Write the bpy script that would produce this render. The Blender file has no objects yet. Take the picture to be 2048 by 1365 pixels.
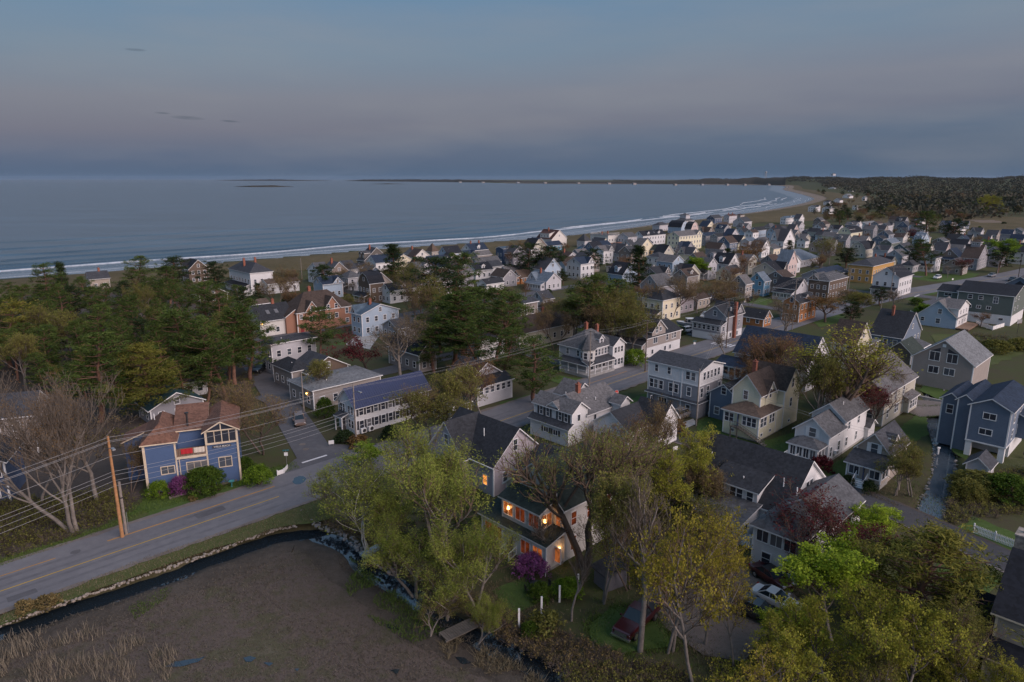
import bpy, math, random
import numpy as np
from mathutils import Vector, Matrix, noise as mnoise
R = math.radians
S = bpy.context.scene
COL = S.collection

SKY_STOPS = [(0.0, (.056, .100, .162)), (0.045, (.074, .114, .182)), (0.075, (.118, .134, .190)), (0.115, (.146, .160, .212)), (0.17, (.134, .186, .256)), (0.26, (.102, .188, .300)), (0.45, (.12, .222, .365)), (1.0, (.15, .255, .40))]
SKY_STOPS = [(p, tuple(x * 4.95 for x in c)) for p, c in SKY_STOPS]
SKY_CLOUD = (1.0, 1.06, 1.22)
SKY_NISHITA = 0.13
HAZE = 1.2e-5
SUN_E, SUN_C, EXPOSURE = 1.6, (1.0, .80, .74), 1.3
# ------------------------------------------------------------------ camera, sky, sun, exposure
CAM_H, CAM_F, CAM_P = 40.0, 1365.0, R(13.41)
cp_, sp_ = math.cos(CAM_P), math.sin(CAM_P)
cd = bpy.data.cameras.new('camera'); cam = bpy.data.objects.new('camera', cd); COL.objects.link(cam)
cd.sensor_width = 36.0; cd.lens = 36.0 * CAM_F / 2048.0
cd.clip_start = 0.5; cd.clip_end = 90000.0
cam.location = (0, 0, CAM_H); cam.rotation_euler = (R(90) - CAM_P, 0, 0)
S.camera = cam

SUN_AZ = R(128)          # compass-style angle of the after-glow, measured from +Y (view) towards +X
SUN_EL = R(1.0)
W = bpy.data.worlds.new('World'); S.world = W; W.use_nodes = True
nt = W.node_tree; nt.nodes.clear(); N = nt.nodes.new; LK = nt.links.new
def ramp_node(tree, stops, interp='LINEAR'):
    r = tree.nodes.new('ShaderNodeValToRGB'); r.color_ramp.interpolation = interp
    els = r.color_ramp.elements
    while len(els) < len(stops): els.new(0.5)
    for e, (p, c) in zip(els, stops):
        e.position = p; e.color = (c[0], c[1], c[2], 1)
    return r
def math_node(tree, op, a=None, b=None, c=None, clamp=False):
    m = tree.nodes.new('ShaderNodeMath'); m.operation = op; m.use_clamp = clamp
    for i, v in enumerate((a, b, c)):
        if v is None: continue
        if isinstance(v, (int, float)): m.inputs[i].default_value = v
        else: tree.links.new(v, m.inputs[i])
    return m.outputs[0]
def mix_node(tree, fac, a, b, mode='MIX'):
    m = tree.nodes.new('ShaderNodeMix'); m.data_type = 'RGBA'; m.blend_type = mode; m.clamp_factor = True
    for i, v in ((0, fac), (6, a), (7, b)):
        if isinstance(v, (int, float)): m.inputs[i].default_value = v
        elif isinstance(v, tuple): m.inputs[i].default_value = (v[0], v[1], v[2], 1)
        else: tree.links.new(v, m.inputs[i])
    return m.outputs[2]
out = N('ShaderNodeOutputWorld'); bg = N('ShaderNodeBackground')
tc = N('ShaderNodeTexCoord'); sep = N('ShaderNodeSeparateXYZ'); LK(tc.outputs['Generated'], sep.inputs[0])
# twilight band: the blue earth shadow low down, a dusty rose belt above it, clear blue higher up
wob = N('ShaderNodeTexNoise'); wob.inputs['Scale'].default_value = 1.6; wob.inputs['Detail'].default_value = 3
mp = N('ShaderNodeMapping'); mp.inputs['Scale'].default_value = (1, 1, 3.0); LK(tc.outputs['Generated'], mp.inputs[0]); LK(mp.outputs[0], wob.inputs[0])
tilt = math_node(nt, 'MULTIPLY', sep.outputs[0], -0.035)
el = math_node(nt, 'ADD', math_node(nt, 'ADD', sep.outputs[2], tilt), math_node(nt, 'MULTIPLY', math_node(nt, 'SUBTRACT', wob.outputs[0], 0.5), 0.03))
grad = ramp_node(nt, SKY_STOPS)
LK(math_node(nt, 'MULTIPLY', el, 1.0, clamp=True), grad.inputs[0])
sky = N('ShaderNodeTexSky'); sky.sky_type = 'NISHITA'; sky.sun_disc = False
sky.sun_elevation = SUN_EL; sky.sun_rotation = SUN_AZ
sky.air_density = 1.0; sky.dust_density = 1.0; sky.ozone_density = 1.5
skyc = mix_node(nt, 1.0, sky.outputs[0], (SKY_NISHITA,) * 3, 'MULTIPLY')
# faint streaky high cloud
cl = N('ShaderNodeTexNoise'); cl.inputs['Scale'].default_value = 2.2; cl.inputs['Detail'].default_value = 6; cl.inputs['Roughness'].default_value = 0.55
mp2 = N('ShaderNodeMapping'); mp2.inputs['Scale'].default_value = (1.0, 1.0, 6.0); mp2.inputs['Rotation'].default_value = (0, R(-12), R(10))
LK(tc.outputs['Generated'], mp2.inputs[0]); LK(mp2.outputs[0], cl.inputs[0])
clf = math_node(nt, 'MULTIPLY', math_node(nt, 'SUBTRACT', cl.outputs[0], 0.46, clamp=True), 1.5, clamp=True)
base = mix_node(nt, clf, grad.outputs[0], SKY_CLOUD)
xy = math_node(nt, 'DIVIDE', sep.outputs[0], math_node(nt, 'MAXIMUM', sep.outputs[1], .05)); zy = math_node(nt, 'DIVIDE', sep.outputs[2], math_node(nt, 'MAXIMUM', sep.outputs[1], .05))
wn = N('ShaderNodeTexNoise'); wn.inputs['Scale'].default_value = 60; wn.inputs['Detail'].default_value = 4; mp3 = N('ShaderNodeMapping'); mp3.inputs['Scale'].default_value = (1, 1, 5); LK(tc.outputs['Generated'], mp3.inputs[0]); LK(mp3.outputs[0], wn.inputs[0])
for (u0, v0, a, b_) in ((-.515, .171, .016, .0022), (-.4535, .0822, .026, .003), (-.394, .0776, .015, .0016), (-.4876, .0886, .013, .0016)):      # three small dark wisps of cloud low in the south
    e2 = math_node(nt, 'ADD', math_node(nt, 'POWER', math_node(nt, 'DIVIDE', math_node(nt, 'SUBTRACT', xy, u0), a), 2), math_node(nt, 'POWER', math_node(nt, 'DIVIDE', math_node(nt, 'ADD', math_node(nt, 'SUBTRACT', zy, v0), math_node(nt, 'MULTIPLY', math_node(nt, 'SUBTRACT', xy, u0), .07)), b_), 2))
    k_ = math_node(nt, 'MULTIPLY', math_node(nt, 'SUBTRACT', 1.0, e2, clamp=True), math_node(nt, 'MULTIPLY', wn.outputs[0], 1.1, clamp=True)); base = mix_node(nt, k_, base, tuple(c * .62 for c in SKY_STOPS[1][1]))
tot = mix_node(nt, 1.0, base, skyc, 'ADD')
LK(tot, bg.inputs[0]); bg.inputs[1].default_value = 0.1
LK(bg.outputs[0], out.inputs[0])

sl = bpy.data.lights.new('sun', 'SUN'); sl.energy = SUN_E; sl.angle = R(58); sl.color = SUN_C
sun = bpy.data.objects.new('sun', sl); COL.objects.link(sun)
_d = Vector((math.sin(SUN_AZ) * math.cos(R(30)), math.cos(SUN_AZ) * math.cos(R(30)), math.sin(R(30))))
sun.rotation_euler = _d.to_track_quat('Z', 'Y').to_euler()
vs = S.view_settings; vs.view_transform = 'Standard'; vs.look = 'None'; vs.gamma = 1.0; vs.exposure = EXPOSURE; vs.use_curve_mapping = False
S.render.engine = 'CYCLES'
cy = S.cycles; cy.max_bounces = 5; cy.diffuse_bounces = 2; cy.glossy_bounces = 2; cy.transmission_bounces = 3; cy.transparent_max_bounces = 6
cy.volume_bounces = 0; cy.caustics_reflective = False; cy.caustics_refractive = False
try: cy.use_denoising = True
except Exception: pass

# ------------------------------------------------------------------ survey helper: where a sight line from the drone meets height z
def gp(x, y, z=0.0):
    u = (x - 1024) / CAM_F; v = (y - 682.5) / CAM_F
    t = (z - CAM_H) / -(sp_ + v * cp_)
    return (u * t, (cp_ - v * sp_) * t)

# ------------------------------------------------------------------ materials
MATS = {}
def new_mat(name):
    m = bpy.data.materials.new(name); m.use_nodes = True; MATS[name] = m
    b = m.node_tree.nodes['Principled BSDF']
    return m, m.node_tree, b
def coords(t, scale=1.0, rnd=True, world=False, stretch=None):
    if world:
        g = t.nodes.new('ShaderNodeNewGeometry'); v = g.outputs['Position']
    else:
        v = t.nodes.new('ShaderNodeTexCoord').outputs['Object']
        if rnd:
            oi = t.nodes.new('ShaderNodeObjectInfo')
            a = t.nodes.new('ShaderNodeVectorMath'); a.operation = 'ADD'; t.links.new(v, a.inputs[0]); t.links.new(oi.outputs['Location'], a.inputs[1]); v = a.outputs[0]
    if stretch:
        m = t.nodes.new('ShaderNodeMapping'); m.inputs['Scale'].default_value = stretch; t.links.new(v, m.inputs[0]); v = m.outputs[0]
    return v
def tex_noise(t, v, scale, detail=4, rough=0.6):
    n = t.nodes.new('ShaderNodeTexNoise'); n.inputs['Scale'].default_value = scale; n.inputs['Detail'].default_value = detail; n.inputs['Roughness'].default_value = rough
    t.links.new(v, n.inputs['Vector']); return n.outputs[0]
def sc3(c, k): return tuple(min(1, x * k) for x in c)
def flat(name, c, rough=0.7, metal=0.0, emit=None, es=0.0, var=0.12, scale=1.2):
    m, t, b = new_mat(name)
    if var:
        f = tex_noise(t, coords(t), scale)
        r = ramp_node(t, [(0.3, sc3(c, 1 - var)), (0.7, sc3(c, 1 + var))]); t.links.new(f, r.inputs[0]); t.links.new(r.outputs[0], b.inputs['Base Color'])
    else: b.inputs['Base Color'].default_value = (*c, 1)
    b.inputs['Roughness'].default_value = rough; b.inputs['Metallic'].default_value = metal
    if emit: b.inputs['Emission Color'].default_value = (*emit, 1); b.inputs['Emission Strength'].default_value = es
    return m
def wall_mat(name, c, board=0.2, amt=0.16):
    """clapboard or shingle siding: fine courses in colour and relief, weather staining"""
    m, t, b = new_mat(name)
    v = coords(t)
    n1 = tex_noise(t, v, 0.55, 5); n2 = tex_noise(t, coords(t, stretch=(3, 3, 14)), 1.0, 3)
    r = ramp_node(t, [(0.25, sc3(c, 1 - amt)), (0.75, sc3(c, 1 + amt * .6))]); t.links.new(math_node(t, 'ADD', math_node(t, 'MULTIPLY', n1, 0.55), math_node(t, 'MULTIPLY', n2, 0.45)), r.inputs[0])
    sp = t.nodes.new('ShaderNodeSeparateXYZ'); t.links.new(t.nodes.new('ShaderNodeTexCoord').outputs['Object'], sp.inputs[0])
    fr = math_node(t, 'FRACT', math_node(t, 'DIVIDE', sp.outputs[2], board))
    line = math_node(t, 'LESS_THAN', fr, 0.16)
    t.links.new(mix_node(t, math_node(t, 'MULTIPLY', line, 0.22), r.outputs[0], sc3(c, 0.45)), b.inputs['Base Color'])
    bp = t.nodes.new('ShaderNodeBump'); bp.inputs['Strength'].default_value = 0.5; bp.inputs['Distance'].default_value = 0.03
    t.links.new(fr, bp.inputs['Height']); t.links.new(bp.outputs[0], b.inputs['Normal'])
    b.inputs['Roughness'].default_value = 0.75
    return m
def roof_mat(name, c, amt=0.5, fleck=9.0):
    """asphalt shingles: mottled tabs, long weather streaks"""
    m, t, b = new_mat(name)
    n1 = tex_noise(t, coords(t), fleck * .35, 2); n2 = tex_noise(t, coords(t), 0.5, 5); n3 = tex_noise(t, coords(t, stretch=(6, 6, 1)), 0.6, 3)
    vo = t.nodes.new('ShaderNodeTexVoronoi'); vo.inputs['Scale'].default_value = 3.2; t.links.new(coords(t, stretch=(1, 1, 1.6)), vo.inputs['Vector'])
    sv = t.nodes.new('ShaderNodeSeparateXYZ'); t.links.new(vo.outputs['Color'], sv.inputs[0])
    f = math_node(t, 'ADD', math_node(t, 'ADD', math_node(t, 'MULTIPLY', n1, 0.22), math_node(t, 'MULTIPLY', n2, 0.33)), math_node(t, 'ADD', math_node(t, 'MULTIPLY', n3, 0.2), math_node(t, 'MULTIPLY', sv.outputs[0], 0.25)))
    r = ramp_node(t, [(0.25, sc3(c, 1 - amt)), (0.75, sc3(c, 1 + amt))]); t.links.new(f, r.inputs[0]); t.links.new(r.outputs[0], b.inputs['Base Color'])
    bp = t.nodes.new('ShaderNodeBump'); bp.inputs['Strength'].default_value = 0.4; bp.inputs['Distance'].default_value = 0.03
    t.links.new(n1, bp.inputs['Height']); t.links.new(bp.outputs[0], b.inputs['Normal'])
    b.inputs['Roughness'].default_value = 0.85; b.inputs['Specular IOR Level'].default_value = 0.25
    return m
def ground_mat(name, stops, s1=0.05, s2=0.9, s3=7.0, rough=0.95, bump=0.3, w=(0.45, 0.35, 0.2)):
    m, t, b = new_mat(name)
    v = coords(t, world=True)
    f = math_node(t, 'ADD', math_node(t, 'ADD', math_node(t, 'MULTIPLY', tex_noise(t, v, s1, 5), w[0]), math_node(t, 'MULTIPLY', tex_noise(t, v, s2, 5, .65), w[1])), math_node(t, 'MULTIPLY', tex_noise(t, v, s3, 3, .7), w[2]))
    r = ramp_node(t, stops); t.links.new(f, r.inputs[0]); t.links.new(r.outputs[0], b.inputs['Base Color'])
    bp = t.nodes.new('ShaderNodeBump'); bp.inputs['Strength'].default_value = bump; bp.inputs['Distance'].default_value = 0.12
    t.links.new(tex_noise(t, v, s3 * .7, 4, .7), bp.inputs['Height']); t.links.new(bp.outputs[0], b.inputs['Normal'])
    b.inputs['Roughness'].default_value = rough; b.inputs['Specular IOR Level'].default_value = 0.15
    return m
def leaf_mat(name, dark, light, trans=0.25):
    """leaves: clump-to-clump colour from the 'tint' attribute of each leaf, tree-to-tree from the object"""
    m = bpy.data.materials.new(name); m.use_nodes = True; MATS[name] = m; t = m.node_tree; t.nodes.clear()
    o = t.nodes.new('ShaderNodeOutputMaterial')
    at = t.nodes.new('ShaderNodeAttribute'); at.attribute_name = 'tint'
    oi = t.nodes.new('ShaderNodeObjectInfo')
    f = math_node(t, 'ADD', at.outputs['Fac'], math_node(t, 'MULTIPLY', math_node(t, 'SUBTRACT', oi.outputs['Random'], 0.5), 0.3), clamp=True)
    r = ramp_node(t, [(0.0, dark), (1.0, light)]); t.links.new(f, r.inputs[0])
    d = t.nodes.new('ShaderNodeBsdfDiffuse'); t.links.new(r.outputs[0], d.inputs[0])
    tr = t.nodes.new('ShaderNodeBsdfTranslucent'); t.links.new(r.outputs[0], tr.inputs[0])
    mx = t.nodes.new('ShaderNodeMixShader'); mx.inputs[0].default_value = trans
    t.links.new(d.outputs[0], mx.inputs[1]); t.links.new(tr.outputs[0], mx.inputs[2]); t.links.new(mx.outputs[0], o.inputs[0])
    return m
def water_mat(name, c, rough, bump_s, bump_d, stretch=(1, 1, 1), s2=None, strength=0.6):
    m, t, b = new_mat(name)
    v = coords(t, world=True, stretch=stretch)
    b.inputs['Base Color'].default_value = (*c, 1); b.inputs['Roughness'].default_value = rough; b.inputs['IOR'].default_value = 2.15 if 'still' in name else 1.38
    h = tex_noise(t, v, bump_s, 4, 0.6)
    if name == 'sea':
        r = ramp_node(t, [(.36, sc3(c, .72)), (.64, sc3(c, 1.3))]); t.links.new(tex_noise(t, coords(t, world=True, stretch=(.6, 1.6, 1)), .011, 6, .65), r.inputs[0]); t.links.new(r.outputs[0], b.inputs['Base Color'])
    if s2: h = math_node(t, 'ADD', h, math_node(t, 'MULTIPLY', tex_noise(t, v, s2, 3), 2.0))
    bp = t.nodes.new('ShaderNodeBump'); bp.inputs['Strength'].default_value = strength; bp.inputs['Distance'].default_value = bump_d
    t.links.new(h, bp.inputs['Height']); t.links.new(bp.outputs[0], b.inputs['Normal'])
    return m

# walls
WALLC = dict(white=(.67, .67, .69), cream=(.66, .60, .46), yellow=(.62, .50, .25), paleyellow=(.70, .66, .50), lightgrey=(.46, .46, .50), grey=(.27, .27, .30), dkgrey=(.13, .13, .155),
    taupe=(.30, .265, .25), beige=(.45, .43, .37), tan=(.36, .31, .27), brown=(.12, .085, .065), shingle=(.20, .165, .145), orange=(.36, .15, .05), brick=(.30, .15, .10), blue=(.072, .125, .255), ltblue=(.36, .45, .56),
    skyblue=(.16, .34, .50), navy=(.06, .09, .16), slateblue=(.13, .17, .24), teal=(.09, .14, .17), green=(.115, .14, .13), mint=(.50, .60, .56), pink=(.56, .45, .43), peach=(.66, .42, .22), mauve=(.40, .36, .40), stone=(.34, .32, .30),
    barn=(.11, .10, .095), stucco=(.60, .58, .56), innorange=(.46, .27, .09))
for k, c in WALLC.items(): wall_mat('wall_' + k, c)
ROOFC = dict(black=(.022, .025, .034), dark=(.035, .038, .046), slate=(.062, .066, .078), grey=(.105, .108, .118), pale=(.20, .21, .225), brown=(.075, .055, .047), redbrown=(.085, .042, .036), tanbrown=(.13, .095, .075),
    rust=(.20, .105, .075), navy=(.026, .042, .075), green=(.04, .055, .05), teal=(.02, .06, .075), bluegrey=(.15, .19, .24), steel=(.085, .13, .18), ash=(.15, .145, .15))
for k, c in ROOFC.items(): roof_mat('roof_' + k, sc3(c, .76))
flat('trim_white', (.72, .72, .73), .55, var=.05); flat('trim_dark', (.05, .05, .06), .6); flat('trim_cream', (.62, .52, .40), .6); flat('trim_blue', (.05, .10, .26), .6)
def glass(name, c, rough=.08):
    m, t, b = new_mat(name); b.inputs['Base Color'].default_value = (*c, 1); b.inputs['Roughness'].default_value = rough; b.inputs['IOR'].default_value = 1.5
    return m
glass('pane', (.035, .04, .055)); glass('pane_blind', (.13, .13, .14), .3); glass('pane_pale', (.075, .088, .11), .06); glass('windscreen', (.02, .03, .04), .05)  # blue-grey of pane and pane_pale has reflected sky painted into the base colour
flat('chimney_brick', (.24, .085, .055), .85, var=.35, scale=3); flat('chimney_stone', (.26, .23, .20), .9, var=.45, scale=2.5); flat('concrete', (.33, .32, .31), .9, var=.2); flat('foundation', (.30, .29, .28), .9, var=.2)
flat('metal_grey', (.35, .36, .38), .45, .6, var=.08); flat('metal_dark', (.05, .05, .055), .5, .5, var=.08); flat('pole_new', (.36, .18, .08), .8, var=.25, scale=2.5); flat('pole_old', (.22, .19, .17), .85, var=.25, scale=2.5)
flat('deck_wood', (.20, .13, .09), .8, var=.25, scale=3); flat('old_wood', (.13, .115, .10), .9, var=.3, scale=2)
flat('door_red', (.20, .02, .025), .5); flat('door_blue', (.04, .07, .16), .5); flat('door_dark', (.06, .055, .06), .6)
flat('lamp_warm', (.9, .55, .2), .6, emit=(1.0, .50, .13), es=5.0, var=0)
# ------------------------------------------------------------------ mesh helpers
def link(name, mesh, parent=None, loc=(0, 0, 0), rot=(0, 0, 0), scale=None):
    o = bpy.data.objects.new(name, mesh); COL.objects.link(o)
    o.location = loc; o.rotation_euler = rot
    if scale: o.scale = scale
    if parent: o.parent = parent
    return o
def tag(o, label=None, cat=None, group=None, kind=None):
    if label: o['label'] = label
    if cat: o['category'] = cat
    if group: o['group'] = group
    if kind: o['kind'] = kind
    return o
def thing(name, label, cat, loc=(0, 0, 0), rz=0.0, group=None):
    return tag(link(name, None, None, loc, (0, 0, rz)), label, cat, group)
def np_mesh(name, verts, faces, mats, fmat=None, tint=None, smooth=False):
    """faces: (M,k) index array"""
    verts = np.asarray(verts, dtype=np.float32); faces = np.asarray(faces, dtype=np.int32)
    me = bpy.data.meshes.new(name); M, k = faces.shape
    me.vertices.add(len(verts)); me.vertices.foreach_set('co', verts.ravel())
    me.loops.add(M * k); me.loops.foreach_set('vertex_index', faces.ravel())
    me.polygons.add(M); me.polygons.foreach_set('loop_start', np.arange(0, M * k, k, dtype=np.int32))
    if fmat is not None: me.polygons.foreach_set('material_index', np.asarray(fmat, dtype=np.int32))
    if smooth: me.polygons.foreach_set('use_smooth', np.ones(M, dtype=bool))
    for m in mats: me.materials.append(MATS[m])
    if tint is not None:
        a = me.attributes.new('tint', 'FLOAT', 'FACE'); a.data.foreach_set('value', np.asarray(tint, dtype=np.float32))
    me.update(calc_edges=True)
    return me
class MB:
    """collects polygons, builds ONE mesh"""
    def __init__(s): s.v = []; s.f = []; s.m = []
    def poly(s, pts, m=0):
        i = len(s.v); s.v += [tuple(p) for p in pts]; s.f.append(tuple(range(i, i + len(pts)))); s.m.append(m); return s
    def box(s, x0, x1, y0, y1, z0, z1, m=0):
        i = len(s.v); s.v += [(x0, y0, z0), (x1, y0, z0), (x1, y1, z0), (x0, y1, z0), (x0, y0, z1), (x1, y0, z1), (x1, y1, z1), (x0, y1, z1)]
        for q in ((0, 3, 2, 1), (4, 5, 6, 7), (0, 1, 5, 4), (1, 2, 6, 5), (2, 3, 7, 6), (3, 0, 4, 7)):
            s.f.append(tuple(i + k for k in q)); s.m.append(m)
        return s
    def slab(s, pts, t, mtop=0, mside=1, d=(0, 0, 1)):
        """polygon pts extruded by t along d: top gets mtop, rest mside"""
        n = len(pts); i = len(s.v); dx, dy, dz = d
        s.v += [tuple(p) for p in pts] + [(p[0] + dx * t, p[1] + dy * t, p[2] + dz * t) for p in pts]
        s.f.append(tuple(i + k for k in reversed(range(n)))); s.m.append(mside)
        s.f.append(tuple(i + n + k for k in range(n))); s.m.append(mtop)
        for k in range(n):
            l = (k + 1) % n; s.f.append((i + k, i + l, i + n + l, i + n + k)); s.m.append(mside)
        return s
    def bar(s, a, b, r0, r1=None, n=6, m=0, cap=True):
        r1 = r0 if r1 is None else r1
        a = Vector(a); b = Vector(b); d = (b - a)
        if d.length < 1e-6: return s
        d.normalize(); u = d.orthogonal().normalized(); w = d.cross(u); i = len(s.v)
        for P, r in ((a, r0), (b, r1)):
            for k in range(n):
                t = 2 * math.pi * k / n; s.v.append(tuple(P + u * (r * math.cos(t)) + w * (r * math.sin(t))))
        for k in range(n):
            l = (k + 1) % n; s.f.append((i + k, i + l, i + n + l, i + n + k)); s.m.append(m)
        if cap:
            s.f.append(tuple(i + k for k in reversed(range(n)))); s.m.append(m); s.f.append(tuple(i + n + k for k in range(n))); s.m.append(m)
        return s
    def lathe(s, prof, n=12, c=(0, 0, 0), m=0):
        i = len(s.v)
        for r, z in prof:
            for k in range(n):
                t = 2 * math.pi * k / n; s.v.append((c[0] + r * math.cos(t), c[1] + r * math.sin(t), c[2] + z))
        for j in range(len(prof) - 1):
            for k in range(n):
                l = (k + 1) % n; s.f.append((i + j * n + k, i + j * n + l, i + (j + 1) * n + l, i + (j + 1) * n + k)); s.m.append(m)
        s.f.append(tuple(i + (len(prof) - 1) * n + k for k in range(n))); s.m.append(m)
        return s
    def mesh(s, name, mats):
        me = bpy.data.meshes.new(name); me.from_pydata(s.v, [], s.f)
        for m in ([mats] if isinstance(mats, str) else mats): me.materials.append(MATS[m])
        me.polygons.foreach_set('material_index', s.m); me.update(); return me
    def build(s, name, mats, parent=None, loc=(0, 0, 0), rot=(0, 0, 0)): return link(name, s.mesh(name, mats), parent, loc, rot)
def pline_dist(px, py, pts):
    """distance from points to a polyline (numpy)"""
    d = np.full(px.shape, 1e9)
    for (x0, y0), (x1, y1) in zip(pts[:-1], pts[1:]):
        dx, dy = x1 - x0, y1 - y0; L = dx * dx + dy * dy + 1e-9
        t = np.clip(((px - x0) * dx + (py - y0) * dy) / L, 0, 1)
        d = np.minimum(d, np.hypot(px - x0 - t * dx, py - y0 - t * dy))
    return d
def in_poly(px, py, pts):
    c = np.zeros(px.shape, dtype=bool); n = len(pts)
    for i in range(n):
        x0, y0 = pts[i]; x1, y1 = pts[(i + 1) % n]
        k = ((y0 > py) != (y1 > py)) & (px < (x1 - x0) * (py - y0) / (y1 - y0 + 1e-12) + x0)
        c ^= k
    return c
def smooth_line(pts, step, it=3):
    p = [Vector((a[0], a[1])) for a in pts]
    for _ in range(it):
        q = [p[0]]
        for a, b in zip(p[:-1], p[1:]): q += [a * .75 + b * .25, a * .25 + b * .75]
        q.append(p[-1]); p = q
    o = [p[0]]; acc = 0
    for a, b in zip(p[:-1], p[1:]):
        L = (b - a).length
        if L < 1e-9: continue
        t = step - acc
        while t <= L: o.append(a + (b - a) * (t / L)); t += step
        acc = (acc + L) % step
    return [(q.x, q.y) for q in o]
def offset_line(pts, d):
    o = []
    for i, p in enumerate(pts):
        a = pts[max(i - 1, 0)]; b = pts[min(i + 1, len(pts) - 1)]
        dx, dy = b[0] - a[0], b[1] - a[1]; L = math.hypot(dx, dy) or 1
        dd = d[i] if hasattr(d, '__len__') else d
        o.append((p[0] - dy / L * dd, p[1] + dx / L * dd))     # + = left of travel
    return o
def ribbon(name, pts, prof, mat, kind='structure', label=None):
    """sheet along a line; prof = [(offset, z), ...] from right to left of travel"""
    cols = [offset_line(pts, o) for o, z in prof]; n = len(pts)
    v = [(c[i][0], c[i][1], z[i] if hasattr(z, '__len__') else z) for c, (o, z) in zip(cols, prof) for i in range(n)]
    f = [(j * n + i, j * n + i + 1, (j + 1) * n + i + 1, (j + 1) * n + i) for j in range(len(prof) - 1) for i in range(n - 1)]
    o = link(name, np_mesh(name, v, f, [mat], smooth=True)); o['kind'] = kind
    if label: o['label'] = label
    return o
rng = random.Random(7)
def patch(name, pts, mat, z=0.02, jit=0.4, step=1.2, kind='structure'):
    """flat sheet with an uneven edge"""
    q = []; n = len(pts)
    for i in range(n):
        a = pts[i]; b = pts[(i + 1) % n]; L = math.dist(a, b); k = max(1, int(L / step))
        for j in range(k):
            t = j / k; q.append((a[0] + (b[0] - a[0]) * t + rng.uniform(-jit, jit), a[1] + (b[1] - a[1]) * t + rng.uniform(-jit, jit), z))
    from mathutils.geometry import tessellate_polygon
    tris = tessellate_polygon([[Vector(p) for p in q]])
    tr = []
    for a, b, c in tris:
        if (q[b][0]-q[a][0])*(q[c][1]-q[a][1]) - (q[b][1]-q[a][1])*(q[c][0]-q[a][0]) < 0: b, c = c, b
        tr.append((a, b, c))
    o = link(name, np_mesh(name, q, tr, [mat])); o['kind'] = kind; return o

# ------------------------------------------------------------------ the lie of the land
SEA_Z = -2.5
SHORE = [(-900, 640), (-450, 600), (0, 562), (230, 545), (440, 528), (700, 505), (860, 494), (1060, 480), (1200, 465), (1304, 450), (1410, 438), (1494, 427), (1535, 421), (1581, 413), (1618, 404), (1628, 398), (1615, 393), (1587, 385),
         (1563, 380), (1572, 375.5), (1568, 371.6), (1507, 370.0), (1340, 369), (1180, 367.6), (1000, 366.6)]
shore = [gp(x, y, SEA_Z) for x, y in SHORE]
# marsh edge / ditch lines
DITCH = [gp(*p, -0.9) for p in [(-160, 1335), (0, 1268), (110, 1232), (200, 1200), (330, 1160), (450, 1110), (560, 1075), (620, 1068), (680, 1085), (715, 1112), (735, 1140), (790, 1170), (850, 1210), (900, 1252), (985, 1290), (1060, 1328), (1130, 1362), (1230, 1420)]]
STREAM = [gp(*p, -0.8) for p in [(1855, 1075), (1862, 1020), (1890, 960), (1888, 900), (1868, 845), (1868, 800), (1880, 770), (1850, 752), (1862, 738), (1895, 715), (1910, 700)]]
ROAD = [gp(*p) for p in [(-260, 1290), (0, 1186), (300, 1079), (500, 1013), (610, 980), (760, 925), (1000, 840), (1200, 777), (1310, 742), (1450, 697), (1600, 651), (1750, 612), (1850, 592), (1960, 571), (2040, 553), (2150, 535)]]
road = smooth_line(ROAD, 2.0)
def hill_h(x, y):
    r = np.hypot(x, y); az = np.degrees(np.arctan2(x, y))
    k = np.clip((r - 1300) / 3200, 0, 1); k = k * k * (3 - 2 * k)
    a = np.clip((az - 13) / 9, 0, 1); k = k * np.clip((7500 - r) / 1800, 0, 1)
    return k * (15 + 19 * a + 5 * np.sin(az * .9) + 3 * np.sin(az * 2.3 + 1))
SEAPOLY = shore + [(shore[-1][0] - 3000, 20000), (-40000, 20000), (-40000, -200)]
def ground_z(x, y, fine=True):
    z = 0.06 * np.sin(x * .11) * np.sin(y * .09)
    sea = in_poly(x, y, SEAPOLY); ds = pline_dist(x, y, shore)
    r = np.hypot(x, y)
    z = np.where(~sea, z + hill_h(x, y) * np.clip((ds - 60) / 300, 0, 1), z)
    z = np.where(sea, -9.0, z)
    z = np.where(~sea & (ds < 9 + r * .012), np.minimum(z, -4.0), z)
    near = r < 300
    dd = np.where(near, pline_dist(x, y, DITCH), 99.); d2 = np.where(near, pline_dist(x, y, STREAM), 99.)
    z = np.where(dd < 2.0, -1.5, np.where(dd < 3.4, z + (-1.5 - z) * (3.4 - dd) / 1.4, z))
    z = np.where(d2 < .9, -1.4, np.where(d2 < 1.9, z + (-1.4 - z) * (1.9 - d2) / 1.0, z))
    return z
MARSH = DITCH + [gp(1130, 1480), gp(400, 1560), gp(-250, 1500)]
def build_ground():
    az = np.radians(np.arange(-62, 58.01, 0.34)); rr = 22 * 1.0175 ** np.arange(0, 393)
    A, Rr = np.meshgrid(az, rr); X = Rr * np.sin(A); Y = Rr * np.cos(A)
    Z = ground_z(X, Y)
    m = in_poly(X, Y, MARSH); Z = np.where(m, np.minimum(Z, -0.64 + 0.03 * np.sin(X * .31 + 1.3 * np.sin(Y * .23)) * np.sin(Y * .37 + X * .11)), Z)
    n, k = X.shape
    V = np.stack([X.ravel(), Y.ravel(), Z.ravel()], 1)
    i = (np.arange(n - 1)[:, None] * k + np.arange(k - 1)[None, :]).ravel()
    F = np.stack([i, i + 1, i + k + 1, i + k], 1)
    # material: marsh / land
    cx = V[F].mean(1); fm = (in_poly(cx[:, 0], cx[:, 1], MARSH)).astype(int)
    o = link('ground', np_mesh('ground', V, F[:, ::-1], ['land', 'marsh'], fmat=fm, smooth=True)); o['kind'] = 'structure'
    o['label'] = 'brown and green ground of the town, marsh and far hills'
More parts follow.
